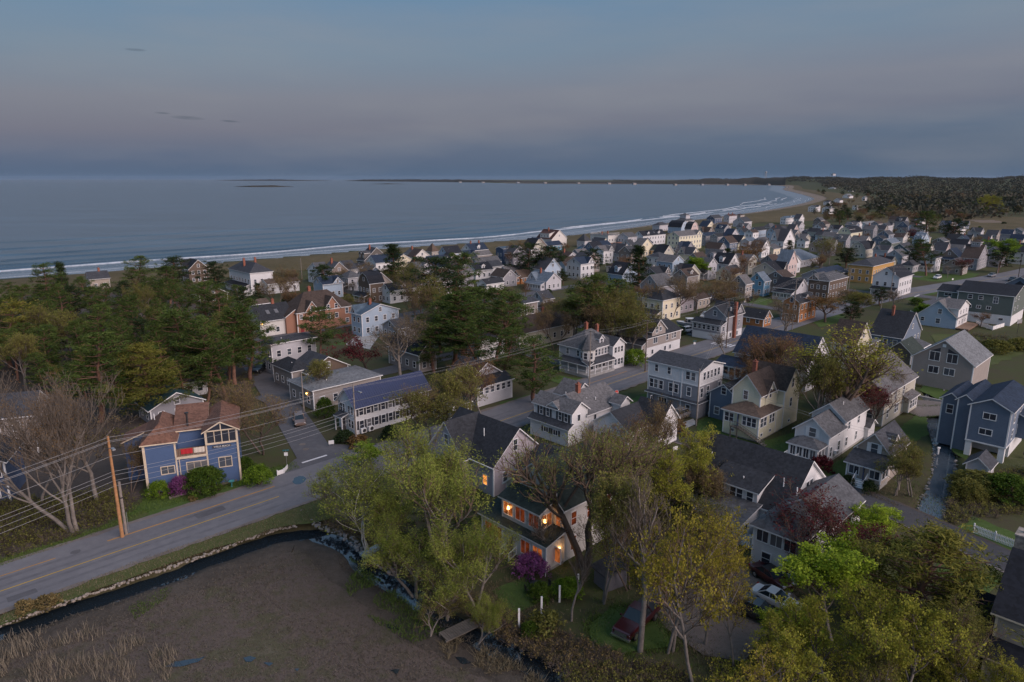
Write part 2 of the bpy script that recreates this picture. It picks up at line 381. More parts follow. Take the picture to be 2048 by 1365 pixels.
ground_mat('land', [(.30, (.040, .036, .024)), (.44, (.066, .060, .034)), (.56, (.058, .070, .026)), (.72, (.10, .088, .06))], .045, .5, 5.)
ground_mat('marsh', [(.32, (.055, .046, .046)), (.42, (.085, .076, .054)), (.5, (.108, .086, .078)), (.57, (.080, .078, .046)), (.70, (.15, .128, .105))], .07, .6, 9., bump=.6, w=(.5, .35, .15))
ground_mat('mud', [(.3, (.035, .030, .028)), (.5, (.075, .064, .054)), (.7, (.12, .10, .085))], .2, 1.4, 9., bump=.6); ground_mat('bank_grass', [(.3, (.040, .036, .024)), (.5, (.075, .068, .036)), (.7, (.12, .105, .065))], .12, 1.2, 8., bump=.6)
ground_mat('lawn', [(.3, (.040, .064, .018)), (.5, (.060, .098, .026)), (.7, (.095, .135, .046))], .1, 1.2, 9.)
ground_mat('rough_grass', [(.3, (.045, .060, .020)), (.5, (.072, .090, .030)), (.7, (.12, .112, .055))], .08, 1.0, 8.)
ground_mat('asphalt', [(.32, (.115, .115, .127)), (.5, (.150, .150, .164)), (.68, (.19, .19, .203))], .10, .9, 14., rough=.85, bump=.15)
ground_mat('old_asphalt', [(.3, (.075, .075, .085)), (.5, (.10, .10, .11)), (.7, (.14, .14, .148))], .2, 1.1, 9., rough=.85, bump=.2)
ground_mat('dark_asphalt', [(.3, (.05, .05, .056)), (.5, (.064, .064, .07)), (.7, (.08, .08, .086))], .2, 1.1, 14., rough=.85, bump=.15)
ground_mat('worn_asphalt', [(.32, (.100, .100, .112)), (.5, (.132, .132, .145)), (.68, (.17, .17, .182))], .15, 1.2, 14., rough=.8, bump=.1)
ground_mat('gravel', [(.3, (.12, .10, .095)), (.5, (.16, .14, .13)), (.7, (.22, .20, .19))], .15, 2., 16., bump=.5)
ground_mat('sand', [(.3, (.15, .118, .095)), (.5, (.20, .16, .125)), (.7, (.26, .21, .165))], .03, .4, 4.)
ground_mat('wet_sand', [(.3, (.13, .115, .105)), (.7, (.20, .175, .155))], .02, .2, 3., rough=.14, bump=.02)
ground_mat('dune', [(.3, (.055, .050, .024)), (.5, (.10, .08, .042)), (.7, (.17, .135, .085))], .03, .35, 3., bump=.6)
ground_mat('paint_yellow', [(.3, (.34, .21, .03)), (.6, (.50, .33, .06))], .3, 2, 12); ground_mat('paint_worn', [(.3, (.26, .15, .07)), (.6, (.42, .24, .09))], .3, 2, 12); ground_mat('paint_white', [(.3, (.48, .48, .50)), (.6, (.66, .66, .68))], .3, 2, 12)
ground_mat('dirt', [(.3, (.055, .045, .04)), (.7, (.10, .085, .075))], .1, 1.2, 8.)
ground_mat('forest', [(.3, (.03, .026, .02)), (.7, (.055, .045, .03))], .01, .1, 1.)
build_ground()
water_mat('sea', (.042, .074, .108), .20, .22, .30, (1, 1, 1), .05, .55)
water_mat('shallow_sea', (.15, .18, .215), .22, .35, .12, (1, 1, 1), .06, .4)
water_mat('stream_water', (.075, .095, .115), .06, .9, .03, strength=.4); MATS['stream_water'].node_tree.nodes['Principled BSDF'].inputs['IOR'].default_value = 1.8  # sky reflection painted into the stream's pale base colour, with a raised IOR
water_mat('still_water', (.014, .022, .030), .05, .9, .02, strength=.25)
ground_mat('foam', [(.36, (.20, .24, .29)), (.6, (.52, .55, .59))], .05, .5, 3.)
# ------------------------------------------------------------------ sea, beach, water
def ab(a, b): return ((a + b) * .70711, (b - a) * .70711)      # street grid: a across the main road, b along it
L_ = 30000.
o = link('sea', np_mesh('sea', [(-L_, -300, SEA_Z), (L_, -300, SEA_Z), (L_, L_, SEA_Z), (-L_, L_, SEA_Z)], [(0, 1, 2, 3)], ['sea'])); o['kind'] = 'structure'; o['label'] = 'grey blue evening sea with low swell'
def dense(pts):
    q = [pts[0]]
    for a, b in zip(pts[:-1], pts[1:]):
        L = math.dist(a, b); r = math.hypot(*a); k = max(1, int(L / (4 + r * .012)))
        q += [(a[0] + (b[0] - a[0]) * t / k, a[1] + (b[1] - a[1]) * t / k) for t in range(1, k + 1)]
    return q
def chaikin(p, it=2):
    for _ in range(it):
        q = [p[0]]
        for a, b in zip(p[:-1], p[1:]): q += [(a[0]*.75+b[0]*.25, a[1]*.75+b[1]*.25), (a[0]*.25+b[0]*.75, a[1]*.25+b[1]*.75)]
        p = q + [p[-1]]
    return p
sh = dense(chaikin(shore)); SR = np.array([math.hypot(*p) for p in sh]); jn = np.array([mnoise.noise(Vector((p[0] * .03, p[1] * .03, 0))) for p in sh])
def so(k, q, j=0): return k + SR * q + jn * j
ribbon('dune_grass', sh, [(so(-58, -.035, 6), .15), (so(-40, -.03, 4), .7), (so(-24, -.012, 5), 1.0), (so(-17, -.006, 3), .1)], 'dune', label='brown dune grass along the beach')
ribbon('beach', sh, [(so(-24, -.012, 2), .3), (so(-15, -.006, 2), -.3), (so(-8, -.002, 2), -1.5), (so(-3, 0, 2), -2.1)], 'sand', label='sandy beach between dunes and sea')
ribbon('wet_sand', sh, [(so(-9, -.002, 2), -1.42), (so(0, 0, 2), -2.44), (so(8, .002, 3), -2.60), (so(34, .01), -4.6)], 'wet_sand', label='wet sand at the edge of the sea')
sw = np.array([mnoise.noise(Vector((a[0] * .01, a[1] * .01, 50))) + .4 * mnoise.noise(Vector((a[0] * .05, a[1] * .05, 51))) for a in sh])
ribbon('shallow_surf', sh, [(so(-.5, 0), SEA_Z + .02), (so(8, .004), SEA_Z + .03), (19 + SR * .012 + sw * 9, SEA_Z + .03)], 'shallow_sea', 'stuff', 'pale shallow water running up the beach')
def surf(name, off, q, w, h, i0, i1, seed, mat='foam', gap=0.0):
    """a low line of broken or swelling water parallel to the shore"""
    n0, n1 = int(i0 * len(sh)), int(min(i1, .50) * len(sh)); p = sh[n0:n1]; r = SR[n0:n1]
    nn = np.array([mnoise.noise(Vector((a[0] * .012 + seed, a[1] * .012, seed))) for a in p]); n2 = np.array([mnoise.noise(Vector((a[0] * .06 + seed, a[1] * .06, 3))) for a in p])
    c = off + r * q + nn * 9 + n2 * 1.6; ww = np.maximum(.05, w * (.55 + 1.3 * np.clip(nn + .35 - gap, 0, 1)) * (1 + .7 * n2))
    i1_ = 0; e = np.minimum(1, np.minimum(np.arange(len(p)), np.arange(len(p))[::-1]) / 6.); ww = ww * e + .02
    ribbon(name, p, [(c - ww * .5, SEA_Z - .05), (c - ww * .2, SEA_Z + h * .5), (c, SEA_Z + h), (c + ww * .5, SEA_Z - .05)], mat, 'stuff')
for k, a in enumerate([(1, 0, 1.2, .05, 0, .7, 1.), (7, 0, 1.3, .07, 0.05, .6, 2.2), (16, .004, 2.2, .12, .0, .5, 3.1), (22, .004, 2.2, .12, .3, .72, 3.9), (34, .006, 3.6, .6, .02, .42, 8.3), (38, .01, 4.6, .7, .22, .56, 5.1), (50, .012, 3.2, .5, .3, .68, 6.4), (64, .02, 3.0, .5, .4, .7, 7.2)]):
    surf('breaking_wave', *a, gap=(.2 if k < 2 else .24))
for k, a in enumerate([(44, .006, 7, .75, .0, .5, 21), (60, .01, 9, .7, .0, .6, 22), (82, .02, 9, .6, .05, .7, 23), (110, .03, 10, .6, .0, .8, 24), (150, .04, 12, .6, .0, .8, 25), (200, .05, 12, .5, .0, .8, 26), (30, .006, 5, .5, .3, .7, 27)]):
    surf('sea_swell', *a, mat='sea')
dl = smooth_line(DITCH, .8, 2); ribbon('ditch_water', dl, [(-1.75, -.95), (0, -.95), (1.9, -.95)], 'still_water', label='dark still water in the tidal ditch by the road')
dj = np.array([mnoise.noise(Vector((p[0] * .35, p[1] * .35, 1))) for p in dl]); dj2 = np.array([mnoise.noise(Vector((p[0] * 1.3, p[1] * 1.3, 4))) for p in dl])
ribbon('ditch_bank', dl, [(-5.2 + dj * .6, -.66), (-2.6 + dj * .5 + dj2 * .3, -.57 + dj2 * .06), (-1.35 + dj * .5 + dj2 * .35, -.80), (-.9 + dj * .4, -1.15)], 'mud', label='muddy marsh edge of the ditch')
ribbon('ditch_bank', dl, [(.95 + dj2 * .3, -1.2), (1.45 + dj * .4 + dj2 * .3, -.8), (2.5 + dj * .3, -.25), (3.7, .06), (4.3, .04)], 'bank_grass', label='grassy road side bank of the ditch')
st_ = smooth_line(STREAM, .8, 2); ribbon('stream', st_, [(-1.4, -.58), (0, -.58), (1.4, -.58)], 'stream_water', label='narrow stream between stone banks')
# far marsh pond and sand flats at the right
def px_patch(name, pts, mat, z=.03, jit=.5, step=2.): return patch(name, [gp(*p) for p in pts], mat, z, jit, step)
px_patch('pond', [(1975, 466), (2048, 464), (2150, 464), (2150, 471), (2048, 470), (1985, 470)], 'still_water', .12, .5, 8)
px_patch('tidal_flat', [(1690, 428), (1760, 424), (1850, 427), (1950, 432), (2160, 438), (2160, 478), (2000, 476), (1900, 462), (1800, 450), (1700, 440)], 'dune', .06, 3, 12)
px_patch('sand_flat', [(1935, 440), (1990, 441), (2010, 446), (1960, 446)], 'sand', .1, 2, 8)
px_patch('dune_field', [(1470, 440), (1560, 425), (1600, 418), (1660, 416), (1700, 424), (1690, 438), (1560, 446)], 'dune', .09, 2, 10)
# ------------------------------------------------------------------ roads
def strip(name, pts, o0, o1, mat, z, step=2.0, kind='structure', label=None):
    return ribbon(name, smooth_line(pts, step, 2), [(o0, z), (o1, z)], mat, kind, label)
main_ab = [(-78.5, -60), (-78.5, 0), (-78.5, 100), (-78.5, 170), (-78, 210), (-72.5, 260), (-62, 310), (-50, 370), (-44, 430)]
MAIN = [ab(*p) for p in main_ab]
strip('main_road', MAIN, -4.1, 6.0, 'asphalt', .10, label='two lane main road running through the town')
strip('centre_line', MAIN[:2] + [ab(-78.5, 36.3)], -.07, .07, 'paint_yellow', .108); strip('centre_line', [ab(-78.5, 55), ab(-78.5, 168), ab(-78, 200)], -.07, .07, 'paint_yellow', .108)
strip('centre_line', [ab(-76.5, 232), ab(-62, 310), ab(-52, 360)], -.07, .07, 'paint_yellow', .108)
strip('edge_line', [ab(-78.5, -60), ab(-78.5, 12)], 3.12, 3.3, 'paint_worn', .108); strip('edge_line', [ab(-78.5, 17), ab(-78.5, 38)], 3.1, 3.34, 'paint_worn', .108)
strip('edge_line', [ab(-78.5, 96), ab(-78.5, 116)], 2.9, 3.1, 'paint_worn', .108)
SIDE = [ab(-78.5, 43.5), ab(-95, 48.6), ab(-116, 55), ab(-140, 62), ab(-170, 70)]
strip('side_street', SIDE, -2.7, 2.7, 'old_asphalt', .092, label='worn side street meeting the main road')
patch('side_street_mouth', [ab(-84.3, 38.5), ab(-88, 43), ab(-90, 50), ab(-84.3, 54)], 'old_asphalt', .086, .15)
strip('stop_line', [ab(-86.2, 43.4), ab(-86.2, 48.2)], -.2, .2, 'paint_white', .101, 1.)
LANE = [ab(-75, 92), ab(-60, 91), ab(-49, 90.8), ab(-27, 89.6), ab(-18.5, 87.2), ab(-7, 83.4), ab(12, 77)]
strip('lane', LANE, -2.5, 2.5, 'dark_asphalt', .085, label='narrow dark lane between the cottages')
CROSS = [ab(-170, 168), ab(-120, 163), ab(-84, 158), ab(-79, 157.5)]
strip('cross_street', CROSS, -3, 3, 'old_asphalt', .092, label='cross street with a crosswalk at its mouth')
for k in range(6):
    a0 = ab(-81.3 + k * .95, 151.2); a1 = ab(-81.3 + k * .95, 154.4); strip('crosswalk_stripe', [a0, a1], -.24, .24, 'paint_white', .112, 1.)
def ragged(name, pts, o0, o1, mat, z, seed, amp=.35):
    q = smooth_line(pts, .5, 2); a = np.array([mnoise.noise(Vector((p[0] * .5, p[1] * .5, seed))) + .5 * mnoise.noise(Vector((p[0] * 1.7, p[1] * 1.7, seed))) for p in q]) * amp
    ribbon(name, q, [(o0 - a, z), (o1 + a * .7, z)], mat)
ragged('road_edge', [ab(-78.5, -60), ab(-78.5, 160)], -4.35, -3.8, 'gravel', .104, 3); ragged('road_edge', [ab(-78.5, -60), ab(-78.5, 36)], 5.6, 6.3, 'gravel', .104, 5); ragged('road_edge', [ab(-78.5, 55), ab(-78.5, 150)], 5.7, 6.3, 'gravel', .104, 6)
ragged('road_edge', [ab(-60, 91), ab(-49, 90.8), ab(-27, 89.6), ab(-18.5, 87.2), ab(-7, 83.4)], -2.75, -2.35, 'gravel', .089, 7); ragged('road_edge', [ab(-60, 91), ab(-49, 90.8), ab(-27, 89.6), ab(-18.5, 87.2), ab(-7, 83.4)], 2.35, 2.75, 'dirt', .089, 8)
ragged('tyre_track', [ab(-78.5, -60), ab(-78.5, 165)], -2.6, -2.1, 'worn_asphalt', .1035, 11, .12); ragged('tyre_track', [ab(-78.5, -60), ab(-78.5, 165)], -1.1, -.6, 'worn_asphalt', .1035, 12, .12); ragged('tyre_track', [ab(-78.5, -60), ab(-78.5, 165)], .7, 1.2, 'worn_asphalt', .1035, 13, .12); ragged('tyre_track', [ab(-78.5, -60), ab(-78.5, 165)], 2.2, 2.7, 'worn_asphalt', .1035, 14, .12)
for (a0, b0, w_, l_) in ((-80.5, 28, 1.4, 3.5), (-76, 46, 1.2, 5.0), (-81, 70, 1.6, 4.0), (-76.2, 8, 1.0, 2.4), (-92, 47.5, 1.5, 3.0), (-102, 50.5, 2.0, 2.4), (-88, 45.5, .8, 2.2), (-40, 90.2, 1.2, 4.)):
    patch('road_repair', [ab(a0 - w_/2, b0 - l_/2), ab(a0 + w_/2, b0 - l_/2), ab(a0 + w_/2, b0 + l_/2), ab(a0 - w_/2, b0 + l_/2)], 'old_asphalt', .1045 if a0 > -83 and a0 < -70 else .0965, .05, .5)
for (p_, mt) in (((152, 1106), 'old_asphalt'), ((605, 890), 'gravel'), ((612, 900), 'gravel')):
    x_, y_ = gp(*p_); patch('road_repair', [(x_ + .5 * math.cos(k * .7), y_ + .5 * math.sin(k * .7)) for k in range(9)], mt, .106 if mt == 'old_asphalt' else .098, .05, .4)
BACK = [ab(-118, 52), ab(-118, 100), ab(-119, 160), ab(-118, 240), ab(-105, 340)]
strip('back_street', BACK, -2.6, 2.6, 'old_asphalt', .088)
BACK2 = [ab(-165, 60), ab(-166, 160), ab(-165, 260), ab(-150, 380)]
strip('back_street', BACK2, -2.6, 2.6, 'old_asphalt', .088)
for b0 in (110, 207, 262, 320): strip('cross_street', [ab(-79, b0), ab(-120, b0 + 4), ab(-180, b0 + 8)], -2.5, 2.5, 'old_asphalt', .09)
strip('cross_street', [ab(-70, 268), ab(-40, 262), ab(0, 258), ab(60, 250)], -3, 3, 'old_asphalt', .094)
strip('stop_line', [ab(-66.5, 263.4), ab(-66.5, 269.4)], -.25, .25, 'paint_white', .106, 1.)
px_patch('street_corner', [(1840, 605), (1905, 590), (1960, 570), (2048, 548), (2150, 530), (2150, 560), (2060, 575), (1990, 585), (1900, 612), (1870, 618)], 'old_asphalt', .07, .2)
px_patch('driveway', [(490, 745), (520, 738), (555, 762), (520, 775)], 'concrete', .06); px_patch('driveway', [(1340, 855), (1385, 838), (1395, 848), (1362, 862)], 'concrete', .06, .1)
px_patch('driveway', [(690, 690), (712, 672), (760, 672), (740, 700)], 'concrete', .06, .2); px_patch('driveway', [(1700, 1000), (1735, 988), (1790, 1010), (1770, 1035), (1740, 1018)], 'gravel', .06, .1)
px_patch('car_park', [(735, 910), (770, 895), (800, 905), (770, 930), (740, 935)], 'old_asphalt', .06, .2)
px_patch('driveway', [(1790, 815), (1830, 800), (1935, 810), (1935, 830), (1840, 835)], 'gravel', .06, .2); px_patch('driveway', [(1880, 820), (1940, 788), (2000, 800), (1930, 835)], 'gravel', .055, .3)
px_patch('gravel_yard', [(1290, 1180), (1370, 1150), (1470, 1130), (1560, 1160), (1600, 1200), (1560, 1260), (1480, 1330), (1400, 1310), (1340, 1260)], 'gravel', .06, .5)
px_patch('forest_floor', [(-300, 1060), (0, 1125), (190, 1065), (235, 1040), (280, 1000), (290, 900), (500, 790), (540, 720), (400, 600), (0, 570), (-500, 600)], 'dirt', .05, .5)
# lawns and verges
for pts in ([(1394, 842), (1440, 828), (1452, 868), (1516, 888), (1594, 864), (1610, 850), (1652, 905), (1630, 935), (1580, 925), (1480, 900), (1396, 872)], [(1592, 930), (1660, 930), (1740, 895), (1748, 985), (1715, 995), (1660, 962)], [(1828, 834), (1852, 815), (1856, 870), (1800, 900), (1770, 880)], [(1885, 830), (1932, 822), (1935, 920), (1905, 905)],
            [(1358, 708), (1395, 690), (1400, 708), (1340, 730), (1318, 722)], [(1190, 770), (1232, 742), (1300, 715), (1330, 712), (1288, 742)], [(1120, 752), (1180, 760), (1180, 773), (1160, 780), (1095, 760)], [(1840, 782), (1870, 742), (1925, 738), (1960, 770), (1915, 790), (1880, 800)], [(1810, 600), (1845, 580), (1885, 572), (1870, 590), (1810, 605), (1790, 600)],
            [(1800, 545), (1860, 538), (1960, 548), (1930, 565), (1860, 563), (1820, 558)], [(1560, 600), (1500, 595), (1485, 610), (1530, 612)], [(1830, 650), (1860, 640), (1700, 670)], [(1350, 645), (1390, 640), (1385, 655), (1340, 660)], [(1440, 690), (1465, 680), (1468, 692), (1445, 700)], [(1210, 815), (1300, 785), (1300, 800), (1225, 830)],
            [(1905, 1060), (1950, 1035), (2060, 1080), (2060, 1150), (1925, 1085)], [(1870, 1105), (1900, 1110), (2000, 1160), (1975, 1200), (1880, 1160)], [(1180, 1250), (1230, 1210), (1320, 1230), (1350, 1290), (1250, 1310), (1190, 1290)], [(985, 1180), (1060, 1150), (1100, 1200), (1020, 1230)],
            [(1000, 805), (1060, 790), (1075, 800), (1010, 820)], [(290, 1000), (400, 985), (520, 940), (600, 930), (590, 955), (420, 1000), (270, 1055), (260, 1030)], [(640, 960), (700, 930), (720, 960), (660, 1010), (630, 1020)], [(1890, 615), (1850, 640), (1700, 668)],
            [(470, 600), (505, 592), (520, 604), (490, 612)], [(655, 690), (690, 684), (700, 690), (660, 700)], [(1240, 655), (1280, 640), (1290, 655), (1250, 668)], [(1500, 665), (1540, 655), (1560, 668), (1510, 680)], [(1620, 640), (1680, 625), (1700, 640), (1640, 655)], [(1330, 600), (1380, 590), (1390, 605), (1340, 612)], [(1700, 690), (1730, 680), (1740, 700), (1705, 710)], [(1395, 780), (1450, 790), (1440, 815), (1400, 810)], [(1140, 600), (1180, 590), (1190, 610), (1150, 620)], [(1840, 700), (1870, 690), (1890, 712), (1850, 730)], [(930, 615), (960, 610), (965, 625), (935, 630)], [(1590, 905), (1650, 900), (1660, 930), (1600, 930)], [(1750, 990), (1790, 1000), (1770, 1015)], [(1560, 560), (1600, 552), (1610, 565), (1570, 572)], [(1900, 500), (1950, 495), (1960, 508), (1910, 512)]):
    px_patch('lawn', pts, 'lawn', .05, .25, 1.0)
px_patch('meadow', [(1858, 672), (1930, 665), (2048, 690), (2150, 700), (2150, 790), (2048, 705), (1960, 745), (1900, 730), (1915, 700), (1880, 690)], 'rough_grass', .045, .6)
px_patch('verge', [(0, 1232), (300, 1113), (520, 1043), (640, 1000), (700, 975), (715, 1000), (660, 1040), (540, 1060), (430, 1098), (200, 1178), (0, 1250)], 'rough_grass', .07, .25)
px_patch('verge', [(-100, 1165), (0, 1135), (190, 1075), (230, 1058), (300, 1030), (290, 1022), (180, 1062), (0, 1120), (-100, 1150)], 'rough_grass', .07, .25)
px_patch('verge', [(980, 830), (1100, 795), (1300, 738), (1300, 733), (1100, 785), (980, 822)], 'rough_grass', .07, .25)
# far headland across the bay, islands
def headland(name, pts, w, label):
    """pts = [(px x, waterline px y, height m)]: a long low mound with a wooded uneven top"""
    q = []
    for x, y, h in pts: q.append((*gp(x, y, SEA_Z), h))
    dn = []
    for a, b in zip(q[:-1], q[1:]):
        for k in range(14): dn.append(tuple(a[i] + (b[i] - a[i]) * k / 14 for i in range(3)))
    dn.append(q[-1]); v = []; m = len(dn)
    for j, (o, hh) in enumerate([(0, -.2), (.08, .35), (.2, .8), (.45, 1.), (.8, .8), (1.0, -.2)]):
        for (x, y, h) in dn:
            r = math.hypot(x, y); hz = h * hh * (1 + .35 * mnoise.noise(Vector((x * .02, y * .004, j)))) if hh > 0 else -3
            v.append((x + x / r * o * w, y + y / r * o * w, SEA_Z + hz))
    f = [(j * m + i, j * m + i + 1, (j + 1) * m + i + 1, (j + 1) * m + i) for j in range(5) for i in range(m - 1)]
    o = link(name, np_mesh(name, v, f, ['forest'])); o['kind'] = 'structure'; o['label'] = label
headland('headland', [(1000, 366.4, 9), (1100, 367.2, 12), (1180, 367.6, 14), (1340, 369.0, 22), (1420, 369.4, 42), (1507, 370.0, 46), (1570, 371.6, 50)], 900, 'low wooded headland across the bay')
headland('headland', [(690, 362.4, 2), (730, 363.0, 24), (800, 363.6, 26), (900, 364.6, 28), (960, 365.4, 24), (1040, 366.0, 16), (1120, 366.6, 10)], 700, 'dark low point with houses at the end of the bay')
headland('island', [(430, 361.2, 1), (480, 361.8, 16), (540, 362.0, 24), (600, 362.3, 14), (660, 362.4, 3)], 500, 'long low island on the horizon')
headland('sandbar', [(468, 374, .5), (500, 374.3, 6), (540, 374.2, 8), (588, 374, .5)], 60, 'small dark rocky islet in the bay')
headland('sandbar', [(742, 368.5, .5), (775, 368.8, 5), (812, 368.6, .5)], 60, 'thin rocky ledge before the far point')
headland('sandbar', [(1010, 367.6, 1), (1060, 368.0, 2.5), (1200, 368.6, 2.5), (1260, 368.8, 1)], 80, 'dark reef line along the far shore')
# ------------------------------------------------------------------ houses
# local frame of every house: origin at the ground corner nearest the camera, +u along the wall that faces right (face 'R', v=v0),
# +v along the wall that faces left (face 'L', u=u0)
WIN = {}; WR = random.Random(3); PANES = ['pane'] * 5 + ['pane_blind', 'pane_pale', 'pane_pale']
def window_mesh(w, h, style, fr, detail, pane):
    key = (round(w, 2), round(h, 2), style, fr, detail, pane)
    if key in WIN: return WIN[key]
    t = .10 if detail else .13; d = .06
    m = MB()
    m.box(-w/2 - t, -w/2, -d, 0, -h/2 - t, h/2 + t); m.box(w/2, w/2 + t, -d, 0, -h/2 - t, h/2 + t)
    m.box(-w/2, w/2, -d, 0, h/2, h/2 + t); m.box(-w/2, w/2, -d - .02, 0, -h/2 - t, -h/2)
    if style in 'dg2' and detail: pass
    if style in 'dg': m.box(-w/2, w/2, -.045, 0, -.025, .025)
    if style in 'g2' : m.box(-.03, .03, -.046, 0, -h/2, h/2)
    if style == '3':
        for k in (-1, 1): m.box(k * w/6 - .03, k * w/6 + .03, -.046, 0, -h/2, h/2)
    if style == '4':
        for k in (-1, 0, 1): m.box(k * w/4 - .03, k * w/4 + .03, -.046, 0, -h/2, h/2)
    p = MB()
    p.poly([(-w/2, -.012, -h/2), (w/2, -.012, -h/2), (w/2, -.012, h/2), (-w/2, -.012, h/2)])
    if detail: r = (m.mesh('window', fr), p.mesh('pane', pane))
    else:
        i = len(m.v); m.v += p.v; m.f.append(tuple(i + k for k in range(4))); m.m.append(1); r = (m.mesh('window', [fr, pane]), None)
    WIN[key] = r; return r
CH = {}
CATS = {}
class House:
    def __init__(s, name, label, x, y, th, wall='white', roof='dark', group=None, cat=None, detail=True, trim='trim_white', z=0.0):
        s.root = thing(name, label, cat or {'cottage': 'cottage', 'garage': 'garage', 'shed': 'shed', 'inn': 'inn', 'barn': 'barn'}.get(name.split('_')[-1], 'house'), (x, y, z), R(th), group)
        s.x, s.y, s.th, s.wall, s.roofm, s.detail, s.trim = x, y, R(th), wall, roof, detail, trim; s.last = None
    def w(s, u, v): c, k = math.cos(s.th), math.sin(s.th); return (s.x + u * c - v * k, s.y + u * k + v * c)
    def part(s, name, mb, mats, label=None):
        o = mb.build(name, mats, s.root)
        if label: o['label'] = label
        return o
    def roof(s, u0, u1, v0, v1, z, ridge='u', rise=2., o=.35, mat=None, t=.16, trim=None, name='roof', label=None):
        m = MB(); z = z + .004; U, V = u1 - u0, v1 - v0; um, vm = (u0 + u1) / 2, (v0 + v1) / 2
        P = []
        if ridge == 'u':
            k = rise / (V / 2)
            P = [[(u0-o, v0-o, z-k*o), (u1+o, v0-o, z-k*o), (u1+o, vm, z+rise), (u0-o, vm, z+rise)], [(u1+o, v1+o, z-k*o), (u0-o, v1+o, z-k*o), (u0-o, vm, z+rise), (u1+o, vm, z+rise)]]
        elif ridge == 'v':
            k = rise / (U / 2)
            P = [[(u0-o, v1+o, z-k*o), (u0-o, v0-o, z-k*o), (um, v0-o, z+rise), (um, v1+o, z+rise)], [(u1+o, v0-o, z-k*o), (u1+o, v1+o, z-k*o), (um, v1+o, z+rise), (um, v0-o, z+rise)]]
        elif ridge == 'h':
            a = min(U, V) / 2; k = rise / a; e = z - k * o
            A, B, C, D = (u0-o, v0-o, e), (u1+o, v0-o, e), (u1+o, v1+o, e), (u0-o, v1+o, e)
            if U >= V: r0, r1 = (u0 + a, vm, z + rise), (u1 - a, vm, z + rise); P = [[A, B, r1, r0], [C, D, r0, r1], [B, C, r1], [D, A, r0]]
            else: r0, r1 = (um, v0 + a, z + rise), (um, v1 - a, z + rise); P = [[D, A, r0, r1], [B, C, r1, r0], [A, B, r0], [C, D, r1]]
            P = [[p for i, p in enumerate(q) if i == 0 or math.dist(p, q[i-1]) > .01] for q in P]
        elif ridge == 'gu':
            b = V * .2; z1 = z + rise * .68
            P = [[(u0-o, v0-o*.5, z-.3), (u1+o, v0-o*.5, z-.3), (u1+o, v0+b, z1), (u0-o, v0+b, z1)], [(u0-o, v0+b, z1), (u1+o, v0+b, z1), (u1+o, vm, z+rise), (u0-o, vm, z+rise)],
                 [(u1+o, v1+o*.5, z-.3), (u0-o, v1+o*.5, z-.3), (u0-o, v1-b, z1), (u1+o, v1-b, z1)], [(u1+o, v1-b, z1), (u0-o, v1-b, z1), (u0-o, vm, z+rise), (u1+o, vm, z+rise)]]
        elif ridge == 'gv':
            b = U * .2; z1 = z + rise * .68
            P = [[(u0-o*.5, v1+o, z-.3), (u0-o*.5, v0-o, z-.3), (u0+b, v0-o, z1), (u0+b, v1+o, z1)], [(u0+b, v1+o, z1), (u0+b, v0-o, z1), (um, v0-o, z+rise), (um, v1+o, z+rise)],
                 [(u1+o*.5, v0-o, z-.3), (u1+o*.5, v1+o, z-.3), (u1-b, v1+o, z1), (u1-b, v0-o, z1)], [(u1-b, v0-o, z1), (u1-b, v1+o, z1), (um, v1+o, z+rise), (um, v0-o, z+rise)]]
        elif ridge == 'sL': k = rise / U; P = [[(u0-o, v1+o, z-k*o), (u0-o, v0-o, z-k*o), (u1+.004, v0-o, z+rise), (u1+.004, v1+o, z+rise)]]
        elif ridge == 'sR': k = rise / V; P = [[(u0-o, v0-o, z-k*o), (u1+o, v0-o, z-k*o), (u1+o, v1+.004, z+rise), (u0-o, v1+.004, z+rise)]]
        elif ridge == 'sF': k = rise / U; P = [[(u1+o, v0-o, z-k*o), (u1+o, v1+o, z-k*o), (u0-.004, v1+o, z+rise), (u0-.004, v0-o, z+rise)]]
        elif ridge == 'f': P = [[(u0-o, v0-o, z), (u1+o, v0-o, z), (u1+o, v1+o, z), (u0-o, v1+o, z)]]
        for q in P: m.slab(q, t, 0, 1)
        r = s.part(name, m, ['roof_' + (mat or s.roofm), trim or s.trim], label); s.lastroof = r; return r
    def body(s, u0, u1, v0, v1, z0, z1, ridge='u', rise=None, pitch=.6, wall=None, roof=None, o=.35, found=0., corners=None, noroof=False, trim=None):
        U, V = u1 - u0, v1 - v0; um, vm = (u0 + u1) / 2, (v0 + v1) / 2
        if rise is None: rise = pitch * (V/2 if ridge[-1] == 'u' else U/2 if ridge[-1] == 'v' else min(U, V)/2)
        m = MB(); zb = z0 + found
        for a, b in (((u0, v0), (u1, v0)), ((u1, v0), (u1, v1)), ((u1, v1), (u0, v1)), ((u0, v1), (u0, v0))):
            m.poly([(*a, zb), (*b, zb), (*b, z1), (*a, z1)])
        b1, b2 = V * .2, U * .2
        if ridge == 'u': m.poly([(u0, v1, z1), (u0, v0, z1), (u0, vm, z1+rise)]); m.poly([(u1, v0, z1), (u1, v1, z1), (u1, vm, z1+rise)])
        if ridge == 'v': m.poly([(u0, v0, z1), (u1, v0, z1), (um, v0, z1+rise)]); m.poly([(u1, v1, z1), (u0, v1, z1), (um, v1, z1+rise)])
        if ridge == 'gu':
            for u in (u0, u1): m.poly([(u, v1, z1), (u, v0, z1), (u, v0+b1, z1+rise*.68), (u, vm, z1+rise), (u, v1-b1, z1+rise*.68)])
        if ridge == 'gv':
            for v in (v0, v1): m.poly([(u0, v, z1), (u1, v, z1), (u1-b2, v, z1+rise*.68), (um, v, z1+rise), (u0+b2, v, z1+rise*.68)])
